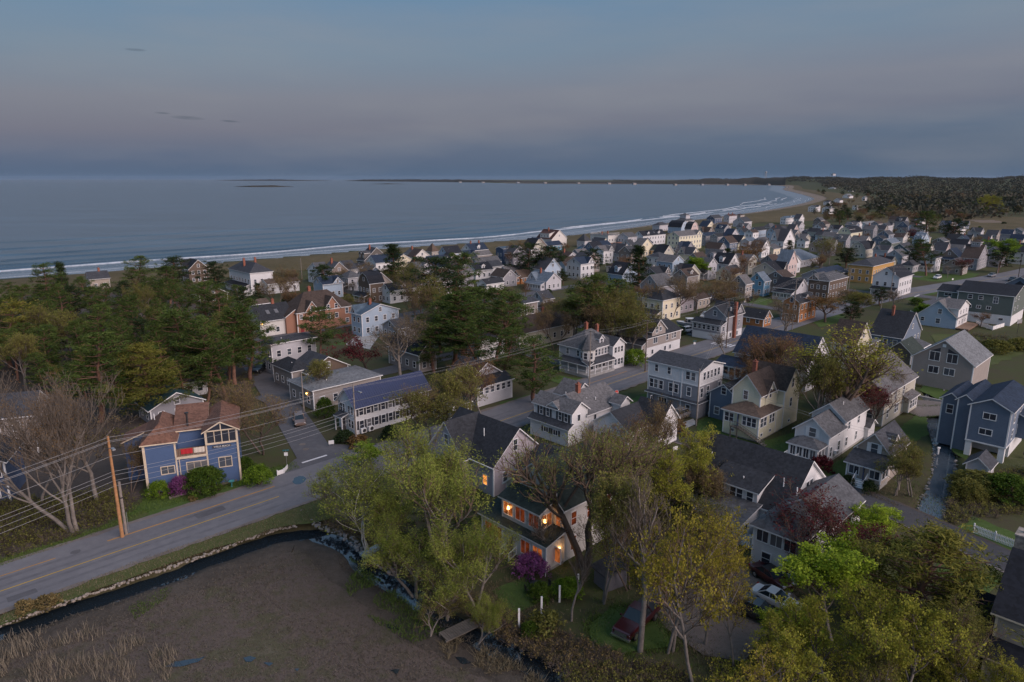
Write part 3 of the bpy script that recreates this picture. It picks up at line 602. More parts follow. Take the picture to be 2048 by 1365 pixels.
        if ridge == 'sL':
            for v in (v0, v1): m.poly([(u0, v, z1), (u1, v, z1), (u1, v, z1+rise)])
            m.poly([(u1, v0, z1), (u1, v1, z1), (u1, v1, z1+rise), (u1, v0, z1+rise)])
        if ridge == 'sF':
            for v in (v0, v1): m.poly([(u0, v, z1), (u1, v, z1), (u0, v, z1+rise)])
            m.poly([(u0, v0, z1), (u0, v1, z1), (u0, v1, z1+rise), (u0, v0, z1+rise)])
        if ridge == 'sR':
            for u in (u0, u1): m.poly([(u, v0, z1), (u, v1, z1), (u, v1, z1+rise)])
            m.poly([(u0, v1, z1), (u1, v1, z1), (u1, v1, z1+rise), (u0, v1, z1+rise)])
        s.part('wall', m, 'wall_' + (wall or s.wall))
        if found: s.part('foundation', MB().box(u0 + .06, u1 - .06, v0 + .06, v1 - .06, z0 - .6, zb + .01), 'foundation')
        if not noroof: s.roof(u0, u1, v0, v1, z1, ridge, rise, o, roof, trim=trim)
        if s.detail if corners is None else corners:
            e = .025; q = .16
            for (a, b) in ((u0, v0), (u1, v0), (u0, v1)):
                sa = 1 if a == u0 else -1; sb = 1 if b == v0 else -1
                c = MB().box(min(a - sa*e, a + sa*q), max(a - sa*e, a + sa*q), min(b - sb*e, b + sb*q), max(b - sb*e, b + sb*q), zb, z1 - .02)
                s.part('corner_board', c, trim or s.trim)
        s.last = (u0, u1, v0, v1); s.rise = rise; return s.last
    def win(s, face, pos, z, w=.8, h=1.3, style='d', b=None, pane='pane', fr=None, lit=False, name='window', shutters=None):
        u0, u1, v0, v1 = b or s.last; fr = fr or s.trim
        if lit: pane = 'pane_lit' if lit is True else lit
        for p in (pos if isinstance(pos, (list, tuple)) else [pos]):
            mw, mp = window_mesh(w, h, style, fr, s.detail, pane if lit or pane != 'pane' else WR.choice(PANES))
            if face == 'R': loc, rz = (u0 + p, v0, z), 0
            elif face == 'L': loc, rz = (u0, v0 + p, z), -math.pi / 2
            elif face == 'F': loc, rz = (u1, v0 + p, z), math.pi / 2
            else: loc, rz = (u0 + p, v1, z), math.pi
            o = link(name, mw, s.root, loc, (0, 0, rz))
            if mp: link('pane', mp, o)
            if shutters:
                for q in (-1, 1):
                    k = ('shutter', round(w, 2), round(h, 2), shutters)
                    if k not in WIN: WIN[k] = MB().box(-.19, .19, -.05, 0, -h/2 - .05, h/2 + .05).mesh('shutter', shutters)
                    ox = q * (w/2 + .32); c_, s_ = math.cos(rz), math.sin(rz)
                    link('shutter', WIN[k], s.root, (loc[0] + ox * c_, loc[1] + ox * s_, z), (0, 0, rz))
    def row(s, face, n, z, w=.8, h=1.3, style='d', b=None, m=.9, **k):
        u0, u1, v0, v1 = b or s.last; L = (u1 - u0) if face in 'RB' else (v1 - v0)
        if L < w + .5 or n < 1: return
        s.win(face, [m + (L - 2 * m) * (i + .5) / n for i in range(n)], z, w, h, style, b or s.last, **k)
    def door(s, face, pos, z=0., w=.95, h=2.05, mat='trim_white', b=None):
        u0, u1, v0, v1 = b or s.last; m = MB().box(-w/2, w/2, -.05, 0, 0, h).box(-w/2 + .15, w/2 - .15, -.07, -.05, h * .55, h - .2, 1)
        loc, rz = ((u0 + pos, v0, z), 0) if face == 'R' else ((u0, v0 + pos, z), -math.pi / 2)
        s.part('door', m, [mat, 'pane']).location = loc; s.root.children[-1].rotation_euler = (0, 0, rz)
    def chimney(s, u, v, z0, z1, w=.7, d=.5, mat='chimney_brick'):
        m = MB().box(u - w/2, u + w/2, v - d/2, v + d/2, z0, z1).box(u - w/2 - .07, u + w/2 + .07, v - d/2 - .07, v + d/2 + .07, z1, z1 + .14).box(u - .14, u + .14, v - .14, v + .14, z1 + .14, z1 + .42)
        s.part('chimney', m, mat)
    def vent(s, u, v, z, h=.55, mat='trim_white'): s.part('vent_pipe', MB().bar((u, v, z - .3), (u, v, z + h), .07, n=6), mat)
    def rails(s, pts, z, h=.95, name='railing', mat='trim_white', gap=.22):
        """one railing along a line of points: posts, top and bottom rail, balusters"""
        m = MB()
        for a, b in zip(pts[:-1], pts[1:]):
            A = Vector((a[0], a[1], a[2] if len(a) > 2 else z)); B = Vector((b[0], b[1], b[2] if len(b) > 2 else z)); L = (B - A).length; up = Vector((0, 0, h))
            for k, q in ((1., .045), (.12, .03)): m.bar(A + up * k, B + up * k, q, n=4)
            for p in (A, B): m.bar(p, p + up * 1.08, .06, n=4)
            n = max(1, int(L / gap))
            for i in range(1, n): m.bar(A + (B - A) * i / n + up * .12, A + (B - A) * i / n + up, .018, n=4, cap=False)
        s.part(name, m, mat)
    def posts(s, pts, z0, z1, r=.08, mat='trim_white'):
        for (u, v) in pts: s.part('post', MB().box(u - r, u + r, v - r, v + r, z0, z1), mat)
    def steps(s, u, v, w, z, n, run=.27, d='L', mat='deck_wood'):
        m = MB()
        for i in range(n):
            z1 = z * (n - i) / (n + 0.); a = i * run
            if d == 'L': m.box(u - a - run, u - a, v, v + w, z1 - z / n - .12, z1 - z / n * .5)
            else: m.box(u, u + w, v - a - run, v - a, z1 - z / n - .12, z1 - z / n * .5)
        s.part('step', m, mat)
    def dormer(s, face, pos, w, z0, z1, depth, rise=.8, kind='g', wall=None, n=1, ww=.7, wh=1.0, inset=.6, style='d', b=None, roof=None):
        """pos = centre along the face"""
        u0, u1, v0, v1 = b or s.last
        if face == 'L': bx = (u0 + inset, u0 + inset + depth, v0 + pos - w/2, v0 + pos + w/2); rd = 'u' if kind == 'g' else 'sL'
        else: bx = (u0 + pos - w/2, u0 + pos + w/2, v0 + inset, v0 + inset + depth); rd = 'v' if kind == 'g' else 'sR'
        s.body(*bx, z0, z1, rd, rise=rise, wall=wall, o=.2, corners=False, roof=roof)
        s.row(face, n, (z0 + z1) / 2 + .1, ww, wh, style, bx, m=.15); s.last = (u0, u1, v0, v1)
    def auto(s, b, faces='LR', h=5.6, storey=2.75, sp=2.6, w=.85, hh=1.25, z0=0., style='d'):
        """regular windows on the wall faces that are seen"""
        u0, u1, v0, v1 = b
        for f in faces:
            L = (u1 - u0) if f in 'RB' else (v1 - v0); n = max(1, int(round(L / sp)))
            for k in range(max(1, int((h - z0 + .4) / storey))):
                s.row(f, n, z0 + 1.55 + k * storey, w, hh, style, b, m=.4)
flat('pane_lit_', (.1, .05, .02), .3)
def pane_lit(name, e, s_):
    m, t, b = new_mat(name); b.inputs['Base Color'].default_value = (.03, .015, .008, 1); b.inputs['Roughness'].default_value = .15
    b.inputs['Emission Color'].default_value = (*e, 1)
    r = ramp_node(t, [(.34, (0.08,) * 3), (.62, (1.,) * 3)]); t.links.new(tex_noise(t, coords(t), 1.6, 3), r.inputs[0]); t.links.new(math_node(t, 'MULTIPLY', r.outputs[0], s_ * 1.5), b.inputs['Emission Strength'])
pane_lit('pane_lit', (1.0, .26, .06), .11); pane_lit('pane_dim', (1.0, .18, .05), .036); pane_lit('pane_warm', (1.0, .36, .08), .6)
bpy.data.materials.remove(MATS.pop('pane_lit_'))

# every other house of the town: name, label, wall, roof, x, y, heading, length right, length left, eave height, ridge, pitch, features
ROWS = [
('cottage', 'tan cottage with grey gable roof among the pines, the seaward edge of the grove', 'tan', 'slate', -154.61, 248.22, 44.0, 6.50, 6.50, 4.00, 'u', 0.70, 'c'),
('shingle_house', 'dark shingle house with black roof and white trimmed gable by the beach pines', 'brown', 'black', -124.92, 262.80, 44.0, 7.51, 8.00, 5.69, 'v', 0.90, 'x'),
('cottage', 'low dark brown cottage with tan hip roof below the shingle beach house', 'brown', 'tanbrown', -101.50, 218.95, 44.0, 9.10, 5.61, 2.93, 'v', 0.55, ''),
('white_house', 'tall white house with two brick chimneys and wraparound porch near the dunes', 'white', 'slate', -92.66, 240.32, 44.0, 8.29, 18.37, 7.41, 'h', 0.70, 'Cop'),
('cottage', 'low white cottage with flat rusty brown roof behind bare shrubs', 'white', 'tanbrown', -86.30, 239.14, 44.0, 11.82, 5.65, 3.60, 'u', 0.45, ''),
('cottage', 'long low cottage with faded brown roof beside a navy roofed white house', 'grey', 'tanbrown', -79.25, 199.34, 44.0, 7.46, 5.00, 3.20, 'u', 0.40, ''),
('white_house', 'white house with dark roof, two skylights and small brick chimney left of the shingle inn', 'stucco', 'dark', -64.71, 171.57, 44.0, 9.30, 9.00, 4.19, 'u', 0.75, 'cy'),
('ltblue_house', 'pale blue and white house with blue metal roof right of the shingle inn', 'ltblue', 'steel', -38.72, 172.29, 44.0, 11.41, 5.00, 5.87, 'v', 0.35, 'xc'),
('grey_house', 'grey house with gambrel upper storey and slate roof behind the bungalows', 'lightgrey', 'slate', -49.95, 137.36, 44.0, 10.06, 5.00, 6.49, 'h', 0.28, 'B'),
('shingle_bungalow', 'dark shingle bungalow with deep hipped roof and teal trimmed porch', 'taupe', 'dark', -42.33, 126.12, 44.0, 4.50, 8.00, 3.96, 'h', 0.60, ''),
('brown_cottage', 'small brown cottage with orange gable behind the pale flat roof', 'brown', 'slate', -39.26, 126.12, 44.0, 8.79, 7.00, 3.58, 'v', 0.55, ''),
('flat_house', 'grey building with pale flat roof beyond the navy roofed house', 'taupe', 'pale', -35.05, 114.77, 44.0, 14.00, 9.00, 3.60, 'h', 0.12, ''),
('cottage', 'teal roofed cottage half buried in pines behind the blue house', 'grey', 'teal', -59.59, 106.60, 44.0, 8.57, 6.39, 2.80, 'v', 0.50, ''),
('white_house', 'white gambrel house with black roof and round topped porch, right of the dark gambrel', 'white', 'black', -39.83, 220.11, 44.0, 12.06, 5.00, 4.41, 'u', 0.75, 'd'),
('gambrel_house', 'dark brown gambrel house with black roof and white trim', 'brown', 'black', -46.28, 220.11, 44.0, 5.41, 6.96, 6.71, 'gu', 0.90, 'o'),
('white_house', 'white house half hidden by a round pine near the beach', 'white', 'grey', -74.18, 262.42, 44.0, 4.50, 9.60, 5.00, 'u', 0.60, ''),
('white_house', 'white gable end house seen past the dune shrubs', 'white', 'slate', -64.72, 268.07, 44.0, 4.50, 9.75, 5.00, 'u', 0.60, ''),
('grey_house', 'grey hip roofed house with open porch above a pale fence', 'lightgrey', 'grey', -58.05, 240.32, 44.0, 5.74, 6.11, 5.69, 'h', 0.70, 'o'),
('beach_house', 'grey roofed beach house with three dark red gables', 'barn', 'slate', -67.44, 311.52, 44.0, 13.45, 5.95, 3.40, 'v', 0.80, 'Dc'),
('cottage', 'tiny grey cottage in front of the red gabled beach house', 'lightgrey', 'dark', -66.02, 291.75, 44.0, 4.50, 5.00, 3.00, 'u', 0.50, ''),
('pavilion', 'low pavilion with a steep pointed brown roof on the dunes', 'tan', 'tanbrown', -41.21, 352.41, 44.0, 4.50, 5.00, 3.50, 'h', 1.60, ''),
('white_house', 'white house with black roof and two brick chimneys at the dune edge', 'white', 'navy', -20.94, 351.59, 44.0, 11.44, 7.63, 3.91, 'u', 0.80, 'Cd'),
('navy_house', 'tall dark blue box house with shallow navy roof', 'navy', 'steel', -4.28, 327.47, 44.0, 8.53, 5.00, 7.17, 'u', 0.30, ''),
('dark_house', 'charcoal house with steep slate roof beside the dark blue house', 'dkgrey', 'slate', 0.29, 316.94, 44.0, 8.34, 5.00, 6.00, 'v', 0.80, ''),
('grey_cottage', 'grey cottage with a broad plain grey roof and cream end', 'lightgrey', 'grey', -14.84, 294.72, 44.0, 13.53, 5.00, 4.00, 'u', 0.90, ''),
('cottage', 'brownish roofed cottage just behind the grey cottage', 'taupe', 'ash', -15.97, 318.02, 44.0, 8.79, 5.00, 5.00, 'u', 0.70, ''),
('white_cottage', 'white cottage with front gable and small upper deck', 'white', 'slate', -8.57, 285.82, 44.0, 6.61, 6.45, 3.91, 'u', 0.60, ''),
('grey_house', 'house with a large pale grey roof above a brown deck', 'taupe', 'ash', -1.75, 266.55, 44.0, 11.69, 5.00, 4.20, 'u', 0.75, ''),
('rust_cottage', 'cottage with tan gable, orange brown side and olive brown roof', 'orange', 'tanbrown', 3.45, 263.45, 44.0, 7.08, 5.70, 2.40, 'u', 0.90, 'p'),
('grey_house', 'pale grey farmhouse with blue grey metal roof and cross gables', 'lightgrey', 'bluegrey', 12.49, 245.94, 44.0, 7.93, 9.77, 3.49, 'v', 0.70, 'xcp'),
('white_cottage', 'white cottage with black roof and front gable behind the pines', 'white', 'dark', -9.16, 243.10, 44.0, 8.49, 5.00, 3.00, 'u', 0.60, ''),
('taupe_house', 'tall taupe house with shed dormer beside the pine cluster', 'taupe', 'slate', 2.43, 182.28, 44.0, 6.51, 5.00, 6.87, 'u', 0.35, ''),
('ltblue_house', 'low pale blue house with black hip roof behind the cream dormered house', 'ltblue', 'dark', 12.02, 191.62, 44.0, 5.20, 6.67, 3.52, 'h', 0.55, ''),
('grey_house', 'grey house with paired dark gables above the pale blue house', 'lightgrey', 'slate', 9.24, 199.97, 44.0, 4.50, 5.00, 5.00, 'u', 0.80, ''),
('cream_house', 'cream house with brown roof, three gabled dormers and brick chimney', 'beige', 'brown', 1.83, 159.44, 44.0, 19.50, 8.00, 3.77, 'u', 0.75, 'c'),
('red_roof_house', 'grey house with maroon roof and wide shed dormer, nearest the surf', 'stucco', 'redbrown', 23.53, 407.55, 44.0, 13.39, 12.59, 4.80, 'v', 0.75, 'sc'),
('blue_cottage', 'bright blue little gable with navy roof under the maroon roofed house', 'skyblue', 'navy', 20.47, 385.67, 44.0, 11.73, 5.91, 3.00, 'u', 0.70, ''),
('flat_house', 'white flat roofed beach house with roof deck and tower room', 'stucco', 'dark', 56.69, 406.14, 44.0, 11.00, 13.53, 7.00, 'f', 0.10, 'rC'),
('yellow_house', 'cream house with tall paired gables before the white roof deck', 'cream', 'slate', 49.33, 377.28, 44.0, 6.16, 7.65, 4.50, 'v', 1.10, ''),
('turret_house', 'grey shingle house with pointed turret beside the white roof deck', 'lightgrey', 'slate', 42.93, 406.40, 44.0, 5.86, 5.92, 4.00, 'h', 1.30, ''),
('ltblue_house', 'sky blue house with navy roof and front gable', 'skyblue', 'navy', 38.33, 348.42, 44.0, 10.77, 9.41, 3.23, 'u', 0.65, ''),
('grey_garage', 'grey cottage with bright white gable roof edge', 'slateblue', 'dark', 49.87, 353.03, 44.0, 4.50, 5.67, 3.20, 'u', 0.60, ''),
('grey_house', 'grey and pink house with crossed steep gables behind a tall pine', 'lightgrey', 'slate', 53.48, 337.49, 44.0, 9.40, 7.92, 3.76, 'v', 0.95, 'x'),
('porch_house', 'white porch house with low brown roof behind the tall pine', 'stucco', 'brown', 47.11, 294.33, 44.0, 10.59, 7.99, 2.48, 'h', 0.50, 'q'),
('grey_cottage', 'small grey gable cottage at the edge of the dune field', 'lightgrey', 'slate', 65.34, 378.98, 44.0, 4.50, 6.52, 4.20, 'u', 0.80, ''),
('brown_cottage', 'cottage with rusty brown roof before the dune field', 'white', 'rust', 57.02, 384.20, 44.0, 9.94, 5.00, 3.00, 'u', 0.60, ''),
('cream_house', 'cream house with pale gable and brown grey roof', 'cream', 'ash', 65.89, 355.03, 44.0, 13.65, 5.00, 4.50, 'v', 0.70, 'p'),
('white_house', 'white house row with black roof, dormers and two gable ends by the dunes', 'white', 'black', 79.29, 416.57, 44.0, 24.00, 6.56, 6.00, 'u', 0.80, 'Dy'),
('grey_house', 'grey hip roofed house alone on the dune line', 'lightgrey', 'slate', 112.72, 527.85, 44.0, 12.03, 6.36, 5.00, 'h', 0.60, ''),
('yellow_house', 'long pale yellow house with white porches and grey roof', 'paleyellow', 'ash', 94.16, 387.16, 44.0, 24.00, 7.99, 8.19, 'u', 0.60, 'x'),
('peach_house', 'peach house with dark green roof and pale grey end', 'peach', 'green', 79.42, 354.15, 44.0, 6.46, 9.04, 3.41, 'v', 0.80, ''),
('grey_house', 'tall grey house with navy roof and twin gables before the pale yellow house', 'grey', 'navy', 89.62, 354.15, 44.0, 9.78, 5.73, 3.41, 'v', 0.90, 'x'),
('white_house', 'grey white house with dark hip roof beside the tall pine', 'stucco', 'slate', 65.35, 302.68, 44.0, 8.02, 6.79, 5.93, 'h', 0.50, ''),
('hip_house', 'grey hip house with glazed rooftop cupola at the waterline', 'lightgrey', 'grey', 142.67, 566.42, 44.0, 12.27, 10.58, 6.00, 'h', 0.60, 't'),
('navy_house', 'dark navy beach house with white gable facing the water', 'navy', 'slate', 176.18, 602.24, 44.0, 13.43, 7.67, 6.00, 'u', 0.70, ''),
('grey_house', 'grey house with maroon roof on the last dune', 'lightgrey', 'redbrown', 194.78, 620.82, 44.0, 13.73, 5.47, 7.00, 'u', 0.50, 'C'),
('brown_house', 'brown house with dark hip roof at the beach end', 'tan', 'brown', 215.18, 652.58, 44.0, 7.50, 5.20, 6.00, 'h', 0.50, ''),
('gambrel_house', 'pale blue gambrel house with navy roof near the cupola house', 'ltblue', 'black', 123.74, 504.98, 44.0, 9.97, 11.12, 5.00, 'gv', 0.90, ''),
('pink_house', 'pink gambrel ended house between two black roofs', 'pink', 'dark', 126.57, 488.12, 44.0, 9.82, 5.00, 5.00, 'gv', 1.00, ''),
('cream_cottage', 'cottage with cream gable and broad navy roof', 'cream', 'navy', 145.49, 514.85, 44.0, 10.94, 6.87, 5.00, 'v', 0.70, ''),
('tan_house', 'tan house with rusty roof and small white porch', 'tan', 'brown', 156.56, 514.85, 44.0, 14.00, 8.46, 5.00, 'u', 0.60, 'p'),
('grey_house', 'house with wide plain slate roof behind the dunes', 'lightgrey', 'slate', 194.87, 580.28, 44.0, 13.25, 10.14, 4.40, 'u', 0.70, ''),
('ltblue_house', 'pale blue gable house with cream side and dark roof', 'ltblue', 'dark', 168.57, 474.89, 44.0, 14.00, 5.00, 5.00, 'u', 0.80, ''),
('grey_house', 'house with tall mottled grey hip roof in the middle of the far rows', 'taupe', 'grey', 188.91, 504.98, 44.0, 11.45, 5.71, 5.00, 'h', 0.90, ''),
('white_house', 'white house with blue roof and row of dormers facing the marsh', 'white', 'steel', 243.52, 615.41, 44.0, 22.64, 5.00, 5.50, 'u', 0.60, 'd'),
('white_house', 'white gable ended house beside the blue roofed white house', 'white', 'slate', 250.82, 604.03, 44.0, 9.79, 5.00, 5.50, 'v', 0.80, ''),
('white_house', 'white and pale blue gable with grey roof left of the pink gable', 'ltblue', 'slate', 189.07, 477.48, 44.0, 7.23, 6.52, 5.00, 'u', 0.80, ''),
('pink_house', 'pink and yellow gable house in the far rows', 'pink', 'slate', 194.85, 477.48, 44.0, 8.41, 5.00, 5.00, 'v', 0.90, ''),
('dark_house', 'low charcoal house with long slate roof, the far end of the rows', 'dkgrey', 'slate', 204.35, 473.89, 44.0, 18.81, 5.15, 4.00, 'u', 0.70, 'p'),
('town_house', 'grey town house with navy roof, seaward one of a stepped row', 'grey', 'navy', 117.13, 416.12, 44.0, 13.81, 5.00, 6.00, 'u', 0.70, ''),
('town_house', 'grey town house with navy roof, middle one of a stepped row', 'grey', 'dark', 122.29, 409.42, 44.0, 13.12, 5.00, 6.00, 'u', 0.70, ''),
('town_house', 'grey white town house with cream gable, landward end of a stepped row', 'lightgrey', 'navy', 130.53, 411.40, 44.0, 10.89, 5.00, 6.00, 'v', 0.80, ''),
('cream_house', 'cream house with black roof and lit looking gable behind the red leaf tree', 'paleyellow', 'black', 129.92, 394.28, 44.0, 12.09, 9.68, 3.29, 'v', 0.75, 'p'),
('grey_house', 'house with pale blue metal roof behind the cream house', 'lightgrey', 'bluegrey', 135.07, 391.75, 44.0, 9.65, 5.00, 5.00, 'u', 0.60, ''),
('white_house', 'tall white double gabled house with dark porch and deck', 'white', 'slate', 149.97, 379.14, 44.0, 14.00, 7.40, 6.23, 'v', 0.90, 'xo'),
('pink_house', 'pale pink house behind bare trees left of the white double gable', 'pink', 'ash', 141.59, 390.00, 44.0, 9.87, 5.00, 5.00, 'u', 0.80, ''),
('white_cottage', 'small white cottage behind the spring green tree', 'white', 'slate', 172.63, 404.16, 44.0, 5.14, 5.00, 4.00, 'u', 0.70, ''),
('bluegrey_hall', 'long pale hall with blue grey hip roof and white garage doors', 'lightgrey', 'bluegrey', 130.26, 311.02, 44.0, 24.00, 14.41, 3.26, 'h', 0.55, ''),
('pink_house', 'pinkish gable house joined to the blue grey hall', 'pink', 'bluegrey', 113.38, 279.80, 44.0, 8.45, 5.00, 6.00, 'v', 1.20, ''),
('beige_house', 'beige house with black roof and broad plain wall left of the pink gable', 'beige', 'black', 107.14, 274.95, 44.0, 10.54, 10.60, 3.40, 'u', 0.60, 'xv'),
('white_house', 'white house at the curve of the beach, seaward of a bright cluster', 'white', 'slate', 365.41, 836.19, 44.0, 14.00, 8.95, 6.00, 'u', 0.50, 'x'),
('white_house', 'white house at the curve of the beach, landward of a bright cluster', 'white', 'dark', 364.69, 797.58, 44.0, 14.00, 8.42, 6.00, 'u', 0.60, 'd'),
('grey_house', 'dark roofed beach house behind the bright cluster', 'white', 'black', 472.07, 1036.36, 44.0, 14.00, 8.17, 6.00, 'h', 0.50, ''),
('white_cottage', 'white cottage up the beach road, first beyond the bright cluster', 'white', 'slate', 533.96, 1134.59, 44.0, 14.00, 9.59, 5.00, 'u', 0.70, ''),
('white_cottage', 'white cottage up the beach road with long pale roof', 'white', 'pale', 677.05, 1400.98, 44.0, 21.98, 12.62, 5.00, 'u', 0.70, ''),
('white_cottage', 'white cottage farthest up the beach road', 'white', 'ash', 990.45, 2036.45, 44.0, 14.00, 10.41, 5.00, 'u', 0.70, ''),
('white_house', 'white block among the trees behind the beach road', 'white', 'pale', 449.12, 904.52, 44.0, 12.91, 5.78, 5.00, 'f', 0.10, ''),
('white_house', 'white house among dark trees at the foot of the hills', 'white', 'ash', 552.19, 1046.01, 44.0, 14.00, 7.85, 5.00, 'u', 0.60, ''),
('white_house', 'lone small white house at the forest edge', 'white', 'ash', 555.46, 988.09, 44.0, 12.00, 5.00, 5.00, 'u', 0.80, ''),
('white_house', 'pale low house before the golden far tree', 'stucco', 'slate', 562.89, 899.88, 44.0, 14.00, 5.29, 4.00, 'u', 0.50, ''),
('white_house', 'tall white pointed house among far dark trees', 'white', 'ash', 639.28, 1262.25, 44.0, 11.43, 5.00, 6.00, 'u', 1.00, ''),
('white_house', 'white row of roofs below the far hill', 'white', 'pale', 1123.27, 2437.78, 44.0, 24.00, 20.00, 6.00, 'u', 0.40, ''),
('gambrel_house', 'yellow gambrel house with black roof and row of white dormers', 'paleyellow', 'black', 226.08, 459.44, 44.0, 20.78, 8.63, 4.48, 'gu', 0.85, 'D'),
('gambrel_house', 'cream double gambrel house with black roofs and white porches behind the yellow inn', 'beige', 'black', 181.08, 350.77, 44.0, 14.00, 8.02, 4.51, 'gu', 0.90, 'x'),
('green_house', 'green grey house with wide steel roof above the teal gable', 'green', 'bluegrey', 213.24, 385.76, 44.0, 14.00, 5.83, 4.50, 'u', 0.70, ''),
('teal_house', 'teal house with white trimmed gable and green grey roof', 'teal', 'slate', 205.86, 354.99, 44.0, 14.00, 9.59, 3.12, 'u', 0.75, ''),
('blue_cottage', 'pale blue cottage with two gabled dormers among dark pines', 'ltblue', 'bluegrey', 239.69, 401.57, 44.0, 14.00, 5.00, 4.50, 'v', 0.60, 'D'),
('white_house', 'long white house with pale roof at the marsh edge', 'white', 'pale', 283.12, 551.08, 44.0, 24.00, 7.41, 4.00, 'u', 0.50, ''),
('taupe_house', 'taupe gable house before the long white house', 'taupe', 'slate', 261.24, 483.63, 44.0, 6.94, 5.00, 5.00, 'v', 0.80, ''),
('grey_house', 'grey house with stepped roofs and dark gable by the marsh', 'lightgrey', 'slate', 275.94, 507.07, 44.0, 12.37, 5.27, 6.00, 'u', 0.70, 'x'),
('white_house', 'white and grey gable house above the marsh pond', 'lightgrey', 'slate', 307.58, 454.15, 44.0, 12.59, 6.21, 5.50, 'u', 0.70, 'd'),
('white_house', 'white shed roofed house beside a wind bent pine', 'white', 'pale', 317.83, 488.46, 44.0, 13.88, 5.00, 4.00, 'v', 0.40, ''),
('cream_house', 'cream gable with long dark roof behind the wind bent pine', 'cream', 'dark', 272.87, 409.09, 44.0, 6.73, 12.50, 4.00, 'v', 0.90, ''),
('pink_house', 'grey pink gable house behind a leafless tree at the right', 'pink', 'slate', 212.35, 335.60, 44.0, 8.28, 5.00, 5.50, 'v', 0.90, ''),
('shingle_house', 'grey brown shingle house with hipped cupola and dark red porch', 'grey', 'brown', 207.06, 303.60, 44.0, 18.23, 6.39, 5.17, 'v', 0.60, 't'),
('yellow_inn', 'yellow inn with grey hip roof, brick chimney and long row of windows', 'innorange', 'slate', 140.18, 264.44, 44.0, 24.00, 8.94, 6.81, 'h', 0.45, 'c'),
('white_house', 'white house with black roof and wraparound porch below the yellow inn', 'white', 'black', 132.65, 232.34, 44.0, 14.00, 8.45, 6.83, 'u', 0.75, 'o'),
('grey_house', 'grey house with pale hip roof right of the yellow inn', 'lightgrey', 'slate', 173.59, 294.93, 44.0, 9.94, 5.05, 3.15, 'h', 0.70, ''),
('brown_house', 'dark brown house with hip roof and white trimmed porch', 'brown', 'grey', 105.95, 226.06, 44.0, 15.57, 7.06, 6.66, 'h', 0.55, 'x'),
('long_house', 'long low building with navy roof between the brown house and the yellow inn', 'grey', 'navy', 119.47, 259.09, 44.0, 22.57, 8.80, 3.40, 'u', 0.50, ''),
('white_house', 'pale blue cottage wedged beside the brown hip roofed house', 'ltblue', 'slate', 106.30, 245.02, 44.0, 4.50, 5.00, 3.40, 'h', 0.40, ''),
('orange_house', 'orange brown house with black roof and small gable', 'orange', 'dark', 81.36, 189.86, 44.0, 11.19, 5.00, 5.68, 'u', 0.70, 'd'),
('stone_house', 'slate blue house with brick chimney and broad dark roof by the stream head', 'slateblue', 'dark', 92.89, 158.19, 44.0, 14.00, 7.16, 2.96, 'v', 0.75, 'cv'),
('yellow_shed', 'small mustard building with outside stair behind the willow', 'tan', 'ash', 81.68, 152.22, 44.0, 7.13, 5.00, 2.71, 'h', 0.15, ''),
('yellow_house', 'cream house with steep gable hidden by the golden willow', 'cream', 'brown', 72.98, 140.84, 44.0, 8.51, 5.00, 5.50, 'v', 1.00, ''),
('barn', 'weathered grey barn with mossy ragged roof and red door by the stream', 'barn', 'green', 87.72, 145.06, 44.0, 7.57, 5.00, 2.46, 'u', 0.90, 'n'),
('shed', 'small white shed on the stream bank beside the old barn', 'white', 'grey', 93.61, 151.07, 44.0, 5.01, 5.00, 2.40, 'u', 0.30, 'n'),
('cream_house', 'square cream house with black hip roof, blue shutters and porch', 'cream', 'dark', 42.76, 190.74, 44.0, 9.38, 7.01, 6.43, 'h', 0.60, 'p'),
('brown_garage', 'low garage with navy roof, white side and orange brown gable', 'orange', 'dark', 69.22, 183.91, 44.0, 4.50, 6.29, 2.40, 'v', 0.90, ''),
('blue_house', 'sky blue house with steep gable and white trim', 'skyblue', 'bluegrey', 87.48, 234.94, 44.0, 4.50, 5.53, 5.22, 'u', 1.00, ''),
('taupe_house', 'taupe brown house with white decks left of the sky blue house', 'taupe', 'ash', 76.84, 222.45, 44.0, 4.50, 5.26, 6.14, 'u', 1.00, ''),
('grey_cottage', 'charcoal cottage with grey roof behind the square cream house', 'slateblue', 'grey', 54.06, 233.20, 44.0, 8.35, 6.79, 3.40, 'h', 0.30, ''),
('tan_cottage', 'low tan cottage with brown roof behind the navy gabled house', 'tan', 'brown', 58.26, 210.93, 44.0, 7.38, 5.00, 3.00, 'u', 0.50, ''),
('slate_house', 'slate blue annex with grey gable behind the white and charcoal house', 'slateblue', 'dark', 37.34, 107.80, 44.0, 6.16, 5.00, 4.60, 'u', 0.70, ''),
('white_house', 'white cottage with grey roof behind the spring green bush', 'white', 'grey', 94.46, 322.58, 44.0, 10.59, 6.77, 3.00, 'u', 0.50, ''),
('purple_house', 'mauve grey house with pale front half hidden by the bare trees', 'mauve', 'dark', 50.27, 202.82, 44.0, 8.52, 5.00, 4.50, 'u', 0.60, ''),
('white_garage', 'white garage with two panelled doors under the bare trees by the road', 'white', 'dark', -10.24, 108.85, 44.0, 4.50, 5.00, 2.80, 'u', 0.50, ''),
('dark_house', 'dark shingle house with steep brown gable deep in the bare trees', 'taupe', 'black', -19.53, 138.57, 44.0, 4.50, 11.26, 4.00, 'v', 0.95, ''),
('cottage', 'grey roofed cottage glimpsed between pines below the white gambrel', 'grey', 'slate', -28.77, 167.70, 44.0, 5.09, 6.83, 3.20, 'u', 0.50, ''),
('cottage', 'white walled cottage glimpsed behind the pines by the road', 'white', 'slate', -7.40, 148.51, 44.0, 7.82, 6.19, 4.50, 'u', 0.50, ''),
